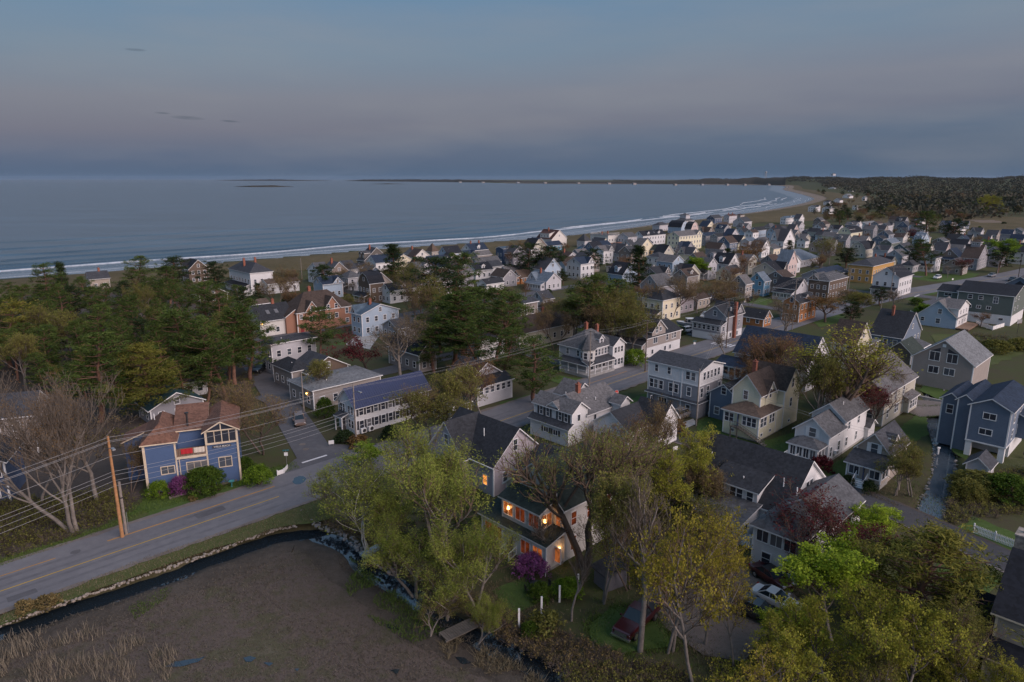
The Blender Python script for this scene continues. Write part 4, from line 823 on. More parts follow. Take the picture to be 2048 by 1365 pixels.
('cottage', 'white cottage glimpsed beneath the grove at its middle', 'white', 'dark', -127.14, 181.47, 44.0, 6.00, 7.00, 3.00, 'u', 0.50, ''),
('cottage', 'white cottage with small window glimpsed behind the blue house', 'white', 'slate', -61.27, 121.33, 44.0, 4.50, 5.00, 3.00, 'u', 0.60, ''),
]
def simple_house(r):
    name, label, wall, roof, x, y, th, U, V, h, ridge, pitch, ft = r
    dist = math.hypot(x, y); det = dist < 330
    H = House(name, label, x, y, th, wall, roof, detail=det)
    cross = 'x' in ft; rg = ridge
    b = H.body(0, U, 0, V, -.3, h, rg, pitch=pitch, corners=dist < 260); rise = H.rise
    sp = 2.7 if dist < 300 else 3.0
    if 'n' not in ft:
        H.auto(b, 'LR', h, sp=sp)
        zt = h + rise * .36
        if rise > 1.6:
            if rg in ('u', 'gu'): H.win('L', [V/2] if V < 8 or rg == 'u' else [V*.4, V*.6], zt, .8, 1.1, 'd', b)
            if rg in ('v', 'gv'): H.win('R', [U/2] if U < 8 or rg == 'v' else [U*.4, U*.6], zt, .8, 1.1, 'd', b)
    if cross:        # a gable crossing the ridge
        if rg in ('u', 'gu'): w = min(V * .8, U * .5); bb = H.body(U - w, U, -.05, V/2, h - .02, h + .02, 'v', rise=rise * .96, corners=False); H.win('R', [w/2], h + rise * .33, .75, 1.1, 'd', bb)
        else: w = min(U * .8, V * .5); bb = H.body(-.05, U/2, V - w, V, h - .02, h + .02, 'u', rise=rise * .96, corners=False); H.win('L', [w/2], h + rise * .33, .75, 1.1, 'd', bb)
        H.last = b
    if 'd' in ft:
        if rg == 'u': H.dormer('R', U * .5, 1.7, h + .1, h + rise * .62, V * .45, .6, b=b)
        else: H.dormer('L', V * .5, 1.7, h + .1, h + rise * .62, U * .45, .6, b=b)
    if 'D' in ft:
        for q in (.27, .73):
            if rg == 'u': H.dormer('R', U * q, 1.8, h + .1, h + rise * .6, V * .45, .7, b=b)
            else: H.dormer('L', V * q, 1.8, h + .1, h + rise * .6, U * .45, .7, b=b)
    if 's' in ft:    # long shed dormer
        if rg == 'u': H.dormer('R', U * .5, U * .6, h + .1, h + rise * .6, V * .45, rise * .25, 's', n=3, b=b)
        else: H.dormer('L', V * .5, V * .6, h + .1, h + rise * .6, U * .45, rise * .25, 's', n=3, b=b)
    if 'c' in ft: H.chimney(U * .4 if rg == 'v' else U * .62, V * .5 if rg != 'v' else V * .6, h, h + rise + 1.1)
    if 'C' in ft:
        for q in (.25, .75): H.chimney(U * (q if rg != 'v' else .5), V * (.5 if rg != 'v' else q), h, h + rise + 1.2)
    if dist < 300 and roof not in ('steel', 'bluegrey'): H.vent(U * .3, V * .3, h + rise * .45, .5); H.part('downspout', MB().bar((U - .15, -.07, h - .05), (U - .15, -.07, 0), .05, n=5), 'trim_white')
    if dist < 300: H.part('gutter', MB().bar((-.42, -.3, h - .12), (-.42, V + .3, h - .12), .06, n=5), 'trim_white') if rg == 'v' else H.part('gutter', MB().bar((-.3, -.42, h - .12), (U + .3, -.42, h - .12), .06, n=5), 'trim_white') if rg == 'u' else None
    if 'v' in ft: H.vent(U * .3, V * .3, h + rise * .5)
    if 'p' in ft:    # glazed porch along the left face
        bp = H.body(-2.2, 0, V * .08, V * .92, -.3, 2.5, 'sL', rise=.7, corners=False); n = max(2, int(V * .84 / 1.3)); H.row('L', n, 1.6, .95, 1.1, '2', bp, m=.2); H.row('R', 1, 1.6, .95, 1.1, '2', bp, m=.3); H.last = b
    if 'q' in ft:    # open porch along the right face
        H.roof(U * .05, U * .95, -2.2, 0, 2.5, 'sR', .7); H.part('porch_floor', MB().box(U*.05, U*.95, -2.2, -.01, -.3, .35), 'deck_wood')
        k = max(2, int(U / 2.5)); H.posts([(U * (.05 + .9 * i / k) + (.1 if i == 0 else -.1 if i == k else 0), -2.1) for i in range(k + 1)], .35, 2.45); H.rails([(U*.06, -2.1), (U*.94, -2.1)], .35)
    if 'o' in ft:    # open porch along the left face
        H.roof(-2.2, 0, V * .05, V * .95, 2.5, 'sL', .7); H.part('porch_floor', MB().box(-2.2, -.01, V*.05, V*.95, -.3, .35), 'deck_wood')
        k = max(2, int(V / 2.5)); H.posts([(-2.1, V * (.05 + .9 * i / k) + (.1 if i == 0 else -.1 if i == k else 0)) for i in range(k + 1)], .35, 2.45); H.rails([(-2.1, V*.06), (-2.1, V*.94)], .35)
    if 'b' in ft: H.part('base_wall', MB().box(-.05, U + .05, -.05, V + .05, -.3, 2.3), 'wall_white', 'white painted ground floor')
    if 'B' in ft: H.body(-.06, U + .06, V * .15, V * .85, h - 2.7, h - 2.64, 'f', corners=False)
    if 't' in ft:    # rooftop cupola
        q = min(U, V) * .28; bb = H.body(U/2 - q, U/2 + q, V/2 - q, V/2 + q, h + rise * .5, h + rise + 1.3, 'h', pitch=.5, corners=False); H.row('L', 2, h + rise + .55, .6, .8, 's', bb, m=.2); H.row('R', 2, h + rise + .55, .6, .8, 's', bb, m=.2)
    if 'r' in ft:    # roof deck with a railing
        H.rails([(0, 0, h + .25), (U, 0, h + .25), (U, V, h + .25), (0, V, h + .25), (0, 0, h + .25)], 0, gap=.4)
    if 'y' in ft: # skylights
        for q in (.3, .55): H.part('skylight', MB().slab([(U*q, V*.18, h + rise*.36 + .18), (U*q + .9, V*.18, h + rise*.36 + .18), (U*q + .9, V*.3, h + rise*.6 + .18), (U*q, V*.3, h + rise*.6 + .18)], .05), 'pane_blind')
    return H
for r in ROWS: simple_house(r)
# ------------------------------------------------------------------ the near houses, built one by one
# blue house by the road
H = House('blue_house', 'bright blue house with rust shingle roof, upper deck and glazed gable beside the road', -47.24, 81.77, 21, 'blue', 'rust', trim='trim_cream')
H.body(0, 3.7, 0, 9, -.8, 7.0, 'h', rise=1.7, corners=True)
H.body(3.7, 7.3, 2.9, 9, -.3, 7.2, 'sR', rise=1.6, corners=False)
H.part('lower_wall', MB().box(3.70, 7.3, 0, 2.9, -.5, 4.55), 'wall_blue')
b = H.body(7.3, 11.3, 0, 9, -.3, 7.6, 'v', rise=1.15, corners=True)
m = MB().box(3.75, 7.28, -.1, 2.88, 4.56, 4.68)
H.part('deck_floor', m, 'deck_wood'); H.part('deck_trim', MB().box(3.6, 7.35, -.16, -.1, 4.3, 4.62), 'trim_cream')
m = MB()
for k in range(15): m.box(3.8 + k * .235, 3.98 + k * .235, -.08, -.04, 4.7, 5.6)
m.box(3.75, 7.3, -.1, -.02, 5.6, 5.68); H.part('railing', m, 'deck_wood')
H.part('roof_post', MB().box(3.55, 3.75, -.05, .15, 4.6, 7.0), 'trim_cream')
for u in (-.02, 11.2): H.part('corner_post', MB().box(u - .1, u + .12, -.12, .1, -.7, 7.0 if u < 1 else 7.6), 'trim_cream')
for x0, x1 in ((7.55, 8.4), (8.5, 9.3), (9.4, 10.2), (10.3, 11.05)): H.win('R', (x0 + x1) / 2 - 7.3, 6.75, x1 - x0, 1.55, 's', b)
for sg in (0, 1):
    xa, xb = (7.7, 9.2) if sg == 0 else (9.4, 10.9)
    q = [(xa, -.02, 7.72), (xb, -.02, 7.72), (xb if sg == 0 else xa, -.02, 8.45)]; H.part('gable_pane', MB().slab(q, .03, 0, 0, (0, -1, 0)), 'pane')
m = MB().bar((7.2, -.08, 7.62), (9.3, -.08, 8.7), .09, n=4).bar((11.4, -.08, 7.62), (9.3, -.08, 8.7), .09, n=4).bar((7.3, -.08, 7.62), (11.3, -.08, 7.62), .09, n=4).bar((9.3, -.08, 7.6), (9.3, -.08, 8.6), .08, n=4).bar((7.3, -.08, 5.85), (11.3, -.08, 5.85), .13, n=4)
H.part('gable_trim', m, 'trim_cream')
H.win('R', 2.55, 3.0, 1.5, .95, '2', (0, 3.7, 0, 9)); H.win('R', 6.1, 3.0, 2.5, 1.3, '3', (0, 3.7, 0, 9)); H.win('R', 2.2, 3.1, 1.5, 1.3, '2', b)
H.part('downspout', MB().bar((4.0, -.08, 4.3), (4.0, -.08, -.1), .06, n=5), 'trim_cream'); H.part('stove_pipe', MB().bar((5.1, 3.6, 7.2), (5.1, 3.6, 9.2), .13, n=8).bar((5.1, 3.6, 9.25), (5.1, 3.6, 9.4), .26, n=8), 'metal_dark')
H.vent(.9, 6, 8.4)
H.part('foundation', MB().box(.05, 11.2, .05, 8.9, -.9, -.25), 'foundation')
H.body(-3.0, 0, 5.5, 9, -.5, 5.6, 'sL', rise=1.2, corners=False)
for i, (cc, x0, w) in enumerate((('towel_red', 4.3, 1.4), ('towel_white', 5.85, 1.3))):
    m = MB()
    for k in range(6): m.poly([(x0 + w*k/6, -.13 - .03*(k % 2), 5.66), (x0 + w*(k+1)/6, -.13 - .03*((k+1) % 2), 5.66), (x0 + w*(k+1)/6, -.14 - .04*((k+1) % 2), 4.95), (x0 + w*k/6, -.14 - .04*(k % 2), 4.95)])
    flat(cc, (.42, .02, .03) if i == 0 else (.62, .55, .48), .9, var=.06)
    t = tag(m.build('beach_towel', cc), ['red', 'cream'][i] + ' beach towel hung over the deck rail of the blue house', 'towel', 'towels on the deck rail'); t.location = (H.x, H.y, 0); t.rotation_euler = (0, 0, H.th)
def text_on(parent, s, loc, rz, size, mat, name='lettering', tilt=90, align='CENTER'):
    c = bpy.data.curves.new(name, 'FONT'); c.body = s; c.size = size; c.align_x = align; c.extrude = .008; c.materials.append(MATS[mat])
    o = bpy.data.objects.new(name, c); COL.objects.link(o); o.parent = parent; o.location = loc; o.rotation_euler = (R(tilt), 0, rz)
    me = bpy.data.meshes.new_from_object(o.evaluated_get(bpy.context.evaluated_depsgraph_get())); loc_, rot_ = o.location.copy(), o.rotation_euler.copy(); bpy.data.objects.remove(o); me.name = name
    return link(name, me, parent, loc_, rot_)
sg = thing('house_sign', 'dark board sign with white capital letters below the glazed gable of the blue house', 'sign', (*H.w(9.25, -.03), 5.38), H.th)
link('board', MB().box(-1.15, 1.15, -.05, 0, -.17, .17).mesh('board', 'trim_dark'), sg); text_on(sg, 'WELLS BEACH', (0, -.056, -.11), 0, .31, 'trim_white')

# navy metal roof house
H = House('white_house', 'long white two storey house with navy standing seam metal roof at the street corner', -24.92, 102.97, 44, 'white', 'navy')
flat('navy_metal', (.022, .032, .085), .45, .0, var=.1)
b = H.body(0, 14.5, 0, 5.2, -.2, 4.75, 'u', rise=2.4, noroof=True)
H.roof(0, 14.5, 0, 5.2, 4.75, 'u', 2.4, .45, 'navy', t=.1); rf = H.lastroof; rf.data.materials[0] = MATS['navy_metal']
kk = 2.4 / 2.6; rib = MB().bar((0, -.45, 4.75 - .45 * kk + .13), (0, 2.6, 7.15 + .13), .035, n=4).mesh('seam', 'navy_metal'); rib2 = MB().bar((0, 5.65, 4.75 - .45 * kk + .13), (0, 2.6, 7.15 + .13), .035, n=4).mesh('seam', 'navy_metal')
for k in range(36): link('seam', rib if k % 1 == 0 else rib2, rf, (-.4 + k * .43, 0, 0))
for k in range(36): link('seam', rib2, rf, (-.4 + k * .43, 0, 0))
H.part('snow_guard', MB().bar((-.4, .55, 5.42), (14.9, .55, 5.42), .03, n=4), 'metal_grey')
for z in (3.75, 1.45): H.row('R', 10, z, .75, 1.35, 'd', b, m=.35, shutters='trim_dark'); H.win('L', [1.0, 1.9, 3.5, 4.3], z, .62, 1.3, 'd', b)
H.roof(-1.3, 0, 2.2, 4.4, 2.5, 'sL', .5, mat='slate', o=.15); H.posts([(-1.2, 2.3), (-1.2, 4.3)], 0, 2.5); H.door('L', 3.3, 0, mat='door_dark', b=b)
H.part('balcony_wall', MB().box(-.02, .02, 4.6, 5.2, 2.8, 4.6), 'trim_dark')
for u in (1.0, 2.4):
    t = thing('heat_pump', ['first', 'second'][int(u > 2)] + ' white heat pump unit from the street corner, against the navy roofed house wall', 'heat pump', (*H.w(u, -.45), .1), H.th, 'heat pumps by the white house'); link('casing', MB().box(-.45, .45, -.18, .18, .1, .9).mesh('casing', 'trim_white'), t); link('fan_grille', MB().bar((.1, -.19, .5), (.1, -.22, .5), .3, n=16).mesh('fan_grille', 'metal_dark'), t)

# mauve gabled house left of the lit house
H = House('mauve_house', 'mauve grey house with steep charcoal roof and two tall gables behind the pale willows', -2.38, 80.99, 44, 'mauve', 'dark')
b = H.body(0, 8.8, 0, 11.5, -.3, 4.3, 'v', rise=3.9); H.win('R', 3.9, 6.1, .7, 1.5, 'd', b); H.row('R', 3, 2.2, .8, 1.3, 'd', b)
b2 = H.body(-1.2, 4.4, 4.6, 11.5, -.3, 4.3, 'u', rise=4.1, corners=False); H.win('L', [3.4], 6.0, .8, 1.4, 'd', b2); H.win('L', [1.5, 5.2], 2., .9, 1.4, 'd', b2, lit='pane_dim'); H.win('L', [1.6], 1.9, .8, 1.3, 'd', (0, 8.8, 0, 11.5), lit='pane_warm')
H.vent(2.2, 4.2, 6.9, .8); H.part('gutter', MB().bar((-.42, -.3, 4.1), (-.42, 4.6, 4.1), .07, n=5), 'trim_white')
H.body(8.8, 11.5, .6, 6.5, -.3, 2.9, 'sF', rise=1.2, corners=False)

# the lit house
H = House('white_house', 'off white house with lamplit two storey glazed porch among the willows', 3.51, 63.45, 44, 'stucco', 'green')
main = H.body(2.9, 14.5, .2, 9.0, -.4, 6.3, 'u', rise=3.7)
lo = H.body(0, 2.9, 0, 10.0, .1, 3.15, 'f', corners=True, noroof=True, found=.25)
H.roof(-.0, 2.9, 0, 10.0, 3.15, 'sL', .7, .35)
up = H.body(.75, 2.95, 1.7, 7.4, 3.35, 5.9, 'sL', rise=.9, corners=True)
for i, v in enumerate((4.9, 3.05, 1.0)): H.win('L', v - .2, 4.75, 1.4, 1.45, '2', up, lit=('pane_lit', 'pane_dim', 'pane_dim')[i])
H.win('R', 1.1, 4.75, 1.5, 1.4, '2', up, lit='pane_lit')
for i, v in enumerate((8.7, 7.3, 3.0, 1.2)): H.win('L', v, 1.75, 1.3, 1.55, '2', lo, lit=('pane_dim', 'pane_dim', 'pane_dim', 'pane_lit')[i])
H.win('R', 1.35, 1.75, 1.6, 1.6, '2', lo, lit='pane_lit'); H.door('L', 5.0, .3, mat='door_dark', b=lo)
H.win('R', [1.6, 4.2, 7.5], 4.6, .8, 1.5, 'd', main, lit='pane_dim'); H.win('R', [1.6, 4.2, 7.5], 1.7, .8, 1.5, 'd', main, lit='pane_dim'); H.win('L', [1.5, 6.9], 7.0, .8, 1.2, 'd', main); H.win('L', .75, 4.6, .6, 1.4, 'd', main, lit='pane_lit')
H.steps(0, 4.4, 1.2, .5, 3); H.rails([(-.1, 4.3, .4), (-1.2, 4.3, 0)], 0); H.rails([(-.1, 5.7, .4), (-1.2, 5.7, 0)], 0)
for u, v, z in ((.72, 6.35, 4.95), (1.5, 1.66, 4.85), (2.0, -.04, 2.1)):     # the lamps one sees through the panes
    H.part('lamp', MB().lathe([(.02, -.22), (.17, -.2), (.11, .12), (.02, .14)], 10, (u, v, z)), 'lamp_warm')
    pl = bpy.data.lights.new('lamp_light', 'POINT'); pl.energy = 6; pl.color = (1, .5, .16); pl.shadow_soft_size = .15
    lo_ = bpy.data.objects.new('lamp_light', pl); COL.objects.link(lo_); lo_.parent = H.root; lo_.location = (u - .28 if v > .2 and v != 1.66 else u, v - (.28 if v < 2 else 0), z - .1)
H.part('downspout', MB().bar((-.06, -.06, 3.0), (-.06, -.06, .1), .055, n=5).bar((-.06, -.06, .1), (-.5, -.4, .02), .055, n=5), 'trim_white')
for hx, hy, hz_, lb in ((-64.25, 171.7, 3.4, 'small glowing porch lamp on the white house with skylights'), (-36.62, 116.1, 2.6, 'small glowing lamp under the eaves behind the navy roofed house')):
    t = thing('porch_lamp', lb, 'lamp', (hx, hy, hz_)); link('bulb', MB().lathe([(.03, 0), (.12, .05), (.12, .2), (.03, .25)], 8).mesh('bulb', 'lamp_warm'), t); link('bracket', MB().box(-.03, .03, -.03, .3, .22, .28).mesh('bracket', 'metal_dark'), t)
H2 = House('white_cottage', 'pale house with dark low roof wedged between the mauve house and the lit house', 4.9, 76.0, 44, 'stucco', 'dark'); b = H2.body(0, 9, 0, 6, -.3, 4.3, 'v', rise=2.0); H2.win('L', [1.5, 4.2], 3.0, .8, 1.2, 'd', b); H2.row('R', 3, 2.8, .8, 1.2, 'd', b)

# centre white house with patchwork grey roofs
H = House('white_house', 'white house with jumbled grey shingle roofs and brick chimney, back to the main road', 8.54, 97.66, 44, 'white', 'ash')
b0 = H.body(0, 4.2, 0, 8.0, -.3, 2.9, 'f', noroof=True); H.roof(0, .9, 0, 8.0, 2.9, 'sL', .55, mat='slate')
up = H.body(.8, 4.4, 0, 8.0, 2.8, 5.3, 'v', rise=1.3); H.win('L', [1.2, 2.4, 5.0, 6.4], 4.3, .62, 1.3, 'd', up, shutters='trim_dark'); H.win('R', 1.6, 4.2, .6, 1.0, 's', up); H.dormer('L', 3.8, 2.2, 5.3, 5.4, 1.6, .8, n=0, inset=-.1, b=up)
b = H.body(4.4, 13.6, .05, 8.6, -.3, 4.2, 'u', rise=2.3); H.win('R', [2.0], 3.3, .6, .9, 's', b); H.win('R', [3.2, 5.4, 7.2], 1.6, .7, 1.3, 'd', b); H.win('L', [2.6, 4.6], 1.7, .9, .8, '2', b0, shutters='trim_dark')
H.chimney(6.8, 4.0, 5, 7.7, .7, .6); H.body(8.5, 13.4, 6.4, 10.4, -.3, 4.6, 'v', rise=1.9, corners=False)
for u, v in ((5.2, 5.2), (7.2, 2.5), (8.6, 1.8)): H.vent(u, v, 5.4 if v < 3 else 6.2, .35)
H.body(10.5, 13, -1.8, 0, 2.6, 5.0, 'v', rise=.9, corners=False)
H2 = House('grey_house', 'low house with charcoal hip roof and pale gable end behind the brown twiggy trees', 17.2, 95.0, 44, 'white', 'dark'); b = H2.body(0, 9, 0, 6.5, -.3, 3.6, 'u', rise=2.2); H2.body(5, 10, -2, 3, -.3, 3.9, 'v', rise=2.6, corners=False); H2.row('R', 2, 1.7, .8, 1.3, 'd'); H2.auto(b, 'L', 3.4)

# three storey grey and white house
H = House('three_storey_house', 'three storey house, white on top and charcoal below, with a car parked at its foot', 31.58, 110.24, 44, 'grey', 'slate')
b = H.body(0, 7.6, 0, 10.3, -.2, 5.8, 'f', noroof=True)
t = H.body(-.02, 7.62, -.02, 10.32, 5.8, 8.4, 'v', rise=1.1, wall='white', o=.3)
H.part('belt_roof', MB().slab([(-.55, -.4, 2.72), (7.9, -.4, 2.72), (7.9, 0, 2.95), (0, 0, 2.95)], .12, 0, 1).slab([(-.55, 10.6, 2.72), (-.55, -.4, 2.72), (0, 0, 2.95), (0, 10.6, 2.95)], .12, 0, 1), ['roof_slate', 'trim_white'])
H.part('belt_board', MB().box(-.06, 7.66, -.06, 0, 5.72, 5.9).box(-.06, 0, -.06, 10.3, 5.72, 5.9), 'trim_white'); H.part('corner_board', MB().box(-.07, .0, 3.3, 3.5, .2, 8.3), 'trim_white')
H.row('R', 5, 7.35, .62, 1.3, 'd', t, m=.9); H.win('L', [1.2, 2.25], 7.3, .75, 1.35, 'd', t); H.win('L', [6.0, 8.6], 7.4, .62, 1.2, 'd', t)
H.win('R', [.9, 2.9, 6.7], 4.5, .75, 1.6, 'd', b); H.win('L', [1.9, 4.4, 5.5, 7.5, 8.6, 9.5], 4.5, .75, 1.5, 'd', b); H.win('R', 5.6, 1.5, 1.5, 1.6, '2', b); H.win('L', [1.9], 1.5, .75, 1.2, 'd', b); H.win('L', [7.0, 9.0], 1.5, 1.6, 1.5, '3', b)
H.door('L', 5.3, .1, mat='door_dark', b=b); H.door('R', 4.3, .5, mat='trim_white', b=b); H.part('stoop', MB().box(3.4, 6.4, -1.3, -.03, -.2, .45), 'trim_white'); H.rails([(3.4, -1.3), (6.4, -1.3), (6.4, -.1)], .45, gap=.18); H.steps(2.5, -.9, .01, .4, 2, d='R')
H.part('downspout', MB().bar((-.1, 5.0, 5.7), (-.1, 5.0, 3.1), .05, n=5), 'trim_white')

# yellow house
H = House('pale_yellow_house', 'pale yellow house with brown roofs, three steep gables and a long wooden stair', 38.14, 99.59, 44, 'paleyellow', 'brown')
po = H.body(0, 5.9, 0, 6.0, .2, 4.2, 'f', noroof=True, found=0); H.part('foundation', MB().box(.08, 13.5, .08, 5.9, -.4, .22), 'foundation')
H.roof(0, 6.6, 0, 6.0, 4.2, 'h', 1.35, .4, 'tanbrown')
mn = H.body(2.4, 9.5, 1.2, 6.0, .2, 7.0, 'u', rise=2.7); wg = H.body(8.2, 13.6, -.05, 6, .2, 6.9, 'v', rise=3.0)
dg_ = H.body(4.0, 7.0, 1.1, 4, 4.3, 6.6, 'v', rise=1.9, corners=False); H.win('R', 1.5, 6.6, .6, 1.4, 'd', dg_)
H.win('L', 2.5, 6.4, .7, 1.4, 'd', mn); H.win('R', [2.7], 7.5, .65, 1.5, 'd', wg); H.win('R', [2.5], 4.2, .65, 1.4, 'd', wg); H.win('R', [.9, 2.0, 3.9, 4.7], 3.0, .85, 1.4, 'd', po); H.win('L', [.8, 1.6, 4.6, 5.4], 3.0, .68, 1.4, 'd', po); H.win('L', [2.4], 3.0, .6, 1.4, 'd', po)
H.door('L', 3.4, 1.9, mat='door_blue', b=po); H.part('side_wall', MB().box(5.9, 8.2, .02, 1.2, .2, 4.25), 'wall_paleyellow'); H.win('R', [1.1, 4.0], 1.0, .55, .4, 's', (0, 11, 0, 6)); H.win('R', 2.4, 1.0, .55, .4, 's', wg); H.win('L', [4.3], 1.0, .55, .4, 's', po)
H.chimney(6.2, 4.4, 8, 11.0, .6, .6)
st = MB()
for k in range(11): z = 1.85 - k * .17; st.box(-1.05, -.06, 3.0 - k * .42 - .42, 3.0 - k * .42, z - .06, z)
st.box(-1.1, -.06, 3.0, 4.2, 1.8, 1.9); H.part('stair', st, 'old_wood'); H.rails([(-1.1, 4.2, 1.9), (-1.1, 3.0, 1.9), (-1.1, -1.6, .0)], 0, mat='old_wood', gap=.3); H.posts([(-1.0, 4.1), (-1.0, 3.0)], 0, 1.8, mat='old_wood')
H.part('rear_deck', MB().box(13.62, 15.2, 1, 4, .8, 1.0), 'deck_wood'); H.rails([(13.7, 1), (15.2, 1), (15.2, 4)], 1.0)

# beige house
H = House('beige_house', 'large beige house with wide grey brown gable roof beside the stream lawn', 60.99, 106.27, 44, 'beige', 'ash')
b = H.body(0, 15.5, 0, 9.5, -.2, 5.75, 'u', rise=3.6, found=.5); H.win('R', [1.4, 5.1, 9.2], 4.5, .75, 1.5, 'd', b); H.win('R', [2.0, 6.0], 1.9, .8, 1.4, 'd', b); H.win('R', [6.9], 1.9, .7, 1.4, 'd', b)
bx = H.body(9.4, 13.8, -1.1, 0, .5, 3.0, 'sR', rise=.5, corners=True); H.row('R', 3, 1.9, .95, 1.5, 'd', bx, m=.3); H.win('L', [2.9], 5.3, 1.1, 1.5, 'd', b); H.win('L', [5.6], 5.5, .9, 1.0, 's', b); H.win('L', [2.2, 7.6], 1.8, 1.1, 1.6, 'd', b); H.win('L', [4.7], 7.3, .9, 1.0, 'd', b)
H.part('belt_board', MB().box(-.05, 15.5, -.05, 0, 3.0, 3.16).box(-.05, 0, 0, 9.5, 3.0, 3.16).box(-.05, 0, 0, 9.5, 5.7, 5.86), 'trim_cream'); H.vent(4, 2.6, 7.5, .8)

# small white house with glazed corner porch
H = House('white_cottage', 'small white gabled house with square glazed front porch and dark red shrub', 45.09, 91.12, 44, 'white', 'grey')
fr = H.body(0, 5.6, 0, 4.9, .1, 4.4, 'u', rise=2.0, found=.3); rr = H.body(5.6, 14.2, 0, 4.9, .1, 5.3, 'u', rise=2.0, found=.3)
H.win('L', 2.4, 4.3, .95, 1.3, 'd', fr, shutters='trim_white'); H.win('R', [1.0], 1.7, .6, 1.4, 'd', fr); H.win('R', [3.9], 1.9, .7, 1.4, 'd', fr); H.win('R', [3.6], 3.8, .5, .35, 's', fr); H.win('R', [1.6, 5.4], 4.2, .75, 1.2, 'd', rr); H.win('R', [1.2, 5.0], 1.7, .6, 1.3, 'd', rr)
po = H.body(-2.7, 0, .4, 4.5, .7, 3.05, 'h', rise=.8, found=.2); H.row('L', 4, 2.0, .7, 1.3, '2', po, m=.15); H.row('R', 2, 2.0, .8, 1.3, '2', po, m=.2); H.part('stoop', MB().box(-4.3, -2.73, 3.0, 4.6, -.2, .7), 'trim_white'); H.rails([(-2.8, 3.0), (-4.3, 3.0), (-4.3, 4.6), (-2.8, 4.6)], .72, gap=.18); H.steps(-4.3, 3.3, 1.0, .6, 3)
t = thing('air_conditioner', 'white window air conditioner on the side wall of the small white gabled house', 'air conditioner', (*H.w(2.5, -.2), 1.35), H.th); link('casing', MB().box(-.35, .35, -.25, .15, -.25, .25).mesh('casing', 'trim_white'), t); link('grille', MB().box(-.3, .3, -.27, -.25, -.2, .2).mesh('grille', 'metal_grey'), t)
H.vent(8.5, 1.6, 6.5, .7); H.body(14.2, 17, -.6, 2.2, -.1, 2.2, 'v', rise=.9, corners=False)

# small tan house with front steps
H = House('tan_cottage', 'small tan house with white shuttered gable, glazed porch and white front steps', 50.55, 85.24, 44, 'tan', 'slate')
b = H.body(0, 7.2, 0, 4.2, -.1, 4.1, 'u', rise=2.3); H.win('L', 2.0, 4.3, .85, 1.4, 'd', b, shutters='trim_white'); H.dormer('R', 2.8, 2.0, 4.0, 5.1, 2.0, .9, n=1, inset=.3, b=b); H.row('R', 2, 1.8, .8, 1.2, 'd', b)
po = H.body(-3.2, 0, -.2, 4.2, .4, 2.75, 'sL', rise=.9, found=.4); H.win('L', [.5, 1.15, 3.1, 3.75], 1.9, .55, 1.1, 's', po); H.door('L', 2.15, .75, mat='door_blue', b=po); H.win('R', [.8, 2.0], 1.9, .9, 1.1, 's', po); H.steps(-3.2, 1.5, 1.3, .9, 5, mat='trim_white'); H.rails([(-3.25, 1.45, .85), (-4.7, 1.45, .05)], 0); H.rails([(-3.25, 2.85, .85), (-4.7, 2.85, .05)], 0)

# big charcoal roof
H = House('white_house', 'white house under a very large charcoal roof with shed dormer and side balcony', 30.60, 69.88, 44, 'white', 'dark')
b = H.body(0, 11.6, 0, 12.5, -.3, 3.4, 'v', rise=4.6); H.roofm = 'dark'
dm = H.body(-.15, 4.0, 3.3, 8.8, 2.9, 4.9, 'sL', rise=1.3, corners=False); H.win('L', [.9, 2.2, 3.0, 4.6], 4.0, .75, 1.25, 'd', dm); H.win('L', [1.5, 10.5], 1.6, .8, 1.2, 'd', b)
H.win('R', [5.4, 6.4], 4.6, .8, 1.9, 's', b); H.part('balcony', MB().box(4.2, 9.2, -2.4, -.03, 3.3, 3.5).box(4.2, 4.35, -2.4, -2.25, -.2, 3.3).box(9.05, 9.2, -2.4, -2.25, -.2, 3.3), 'trim_white'); H.rails([(4.2, -.05), (4.2, -2.35), (9.2, -2.35), (9.2, -.05)], 3.5, gap=.17)
H.body(0, 4.1, -3.6, 0, -.3, 2.9, 'sL', rise=1.9, corners=False)
an = H.body(-4.6, -.02, 3.0, 8.4, -.3, 2.7, 'sL', rise=.75, roof='grey'); H.win('L', [1.2, 4.1], 1.5, .8, 1.1, 'd', an); H.win('R', [1.4], 1.5, .9, 1.2, 'd', an); H.part('porch_floor', MB().box(-4.4, -2.0, 1.6, 2.98, .2, .5), 'trim_white'); H.rails([(-2.0, 1.65), (-4.4, 1.65), (-4.4, 2.95)], .5, gap=.18)
H.vent(2.4, 1.5, 5.6, .9); H.vent(1.2, 5.8, 5.2, .5); H.vent(3.2, 11.2, 6.3, .3)

# white house behind the red tree
H = House('white_house', 'white two storey house with slate hip roof behind the dark red budding tree', 28.78, 61.40, 44, 'white', 'grey')
b = H.body(0, 6.2, 0, 5.0, -.3, 4.9, 'h', rise=1.7); H.row('L', 3, 3.9, 1.2, 1.3, '2', b, m=.3); H.win('L', [3.4, 1.2], 1.5, .9, 1.3, 'd', b); H.row('R', 3, 3.9, .8, 1.3, 'd', b, m=.3); H.row('R', 2, 1.5, .8, 1.3, 'd', b)
b = H.body(6.2, 14.5, -.6, 5.2, -.3, 4.6, 'u', rise=2.0); H.row('R', 4, 3.6, .8, 1.2, 'd', b); H.row('R', 3, 1.4, .8, 1.2, 'd', b); H.vent(7.2, 3.8, 6.3, .7)

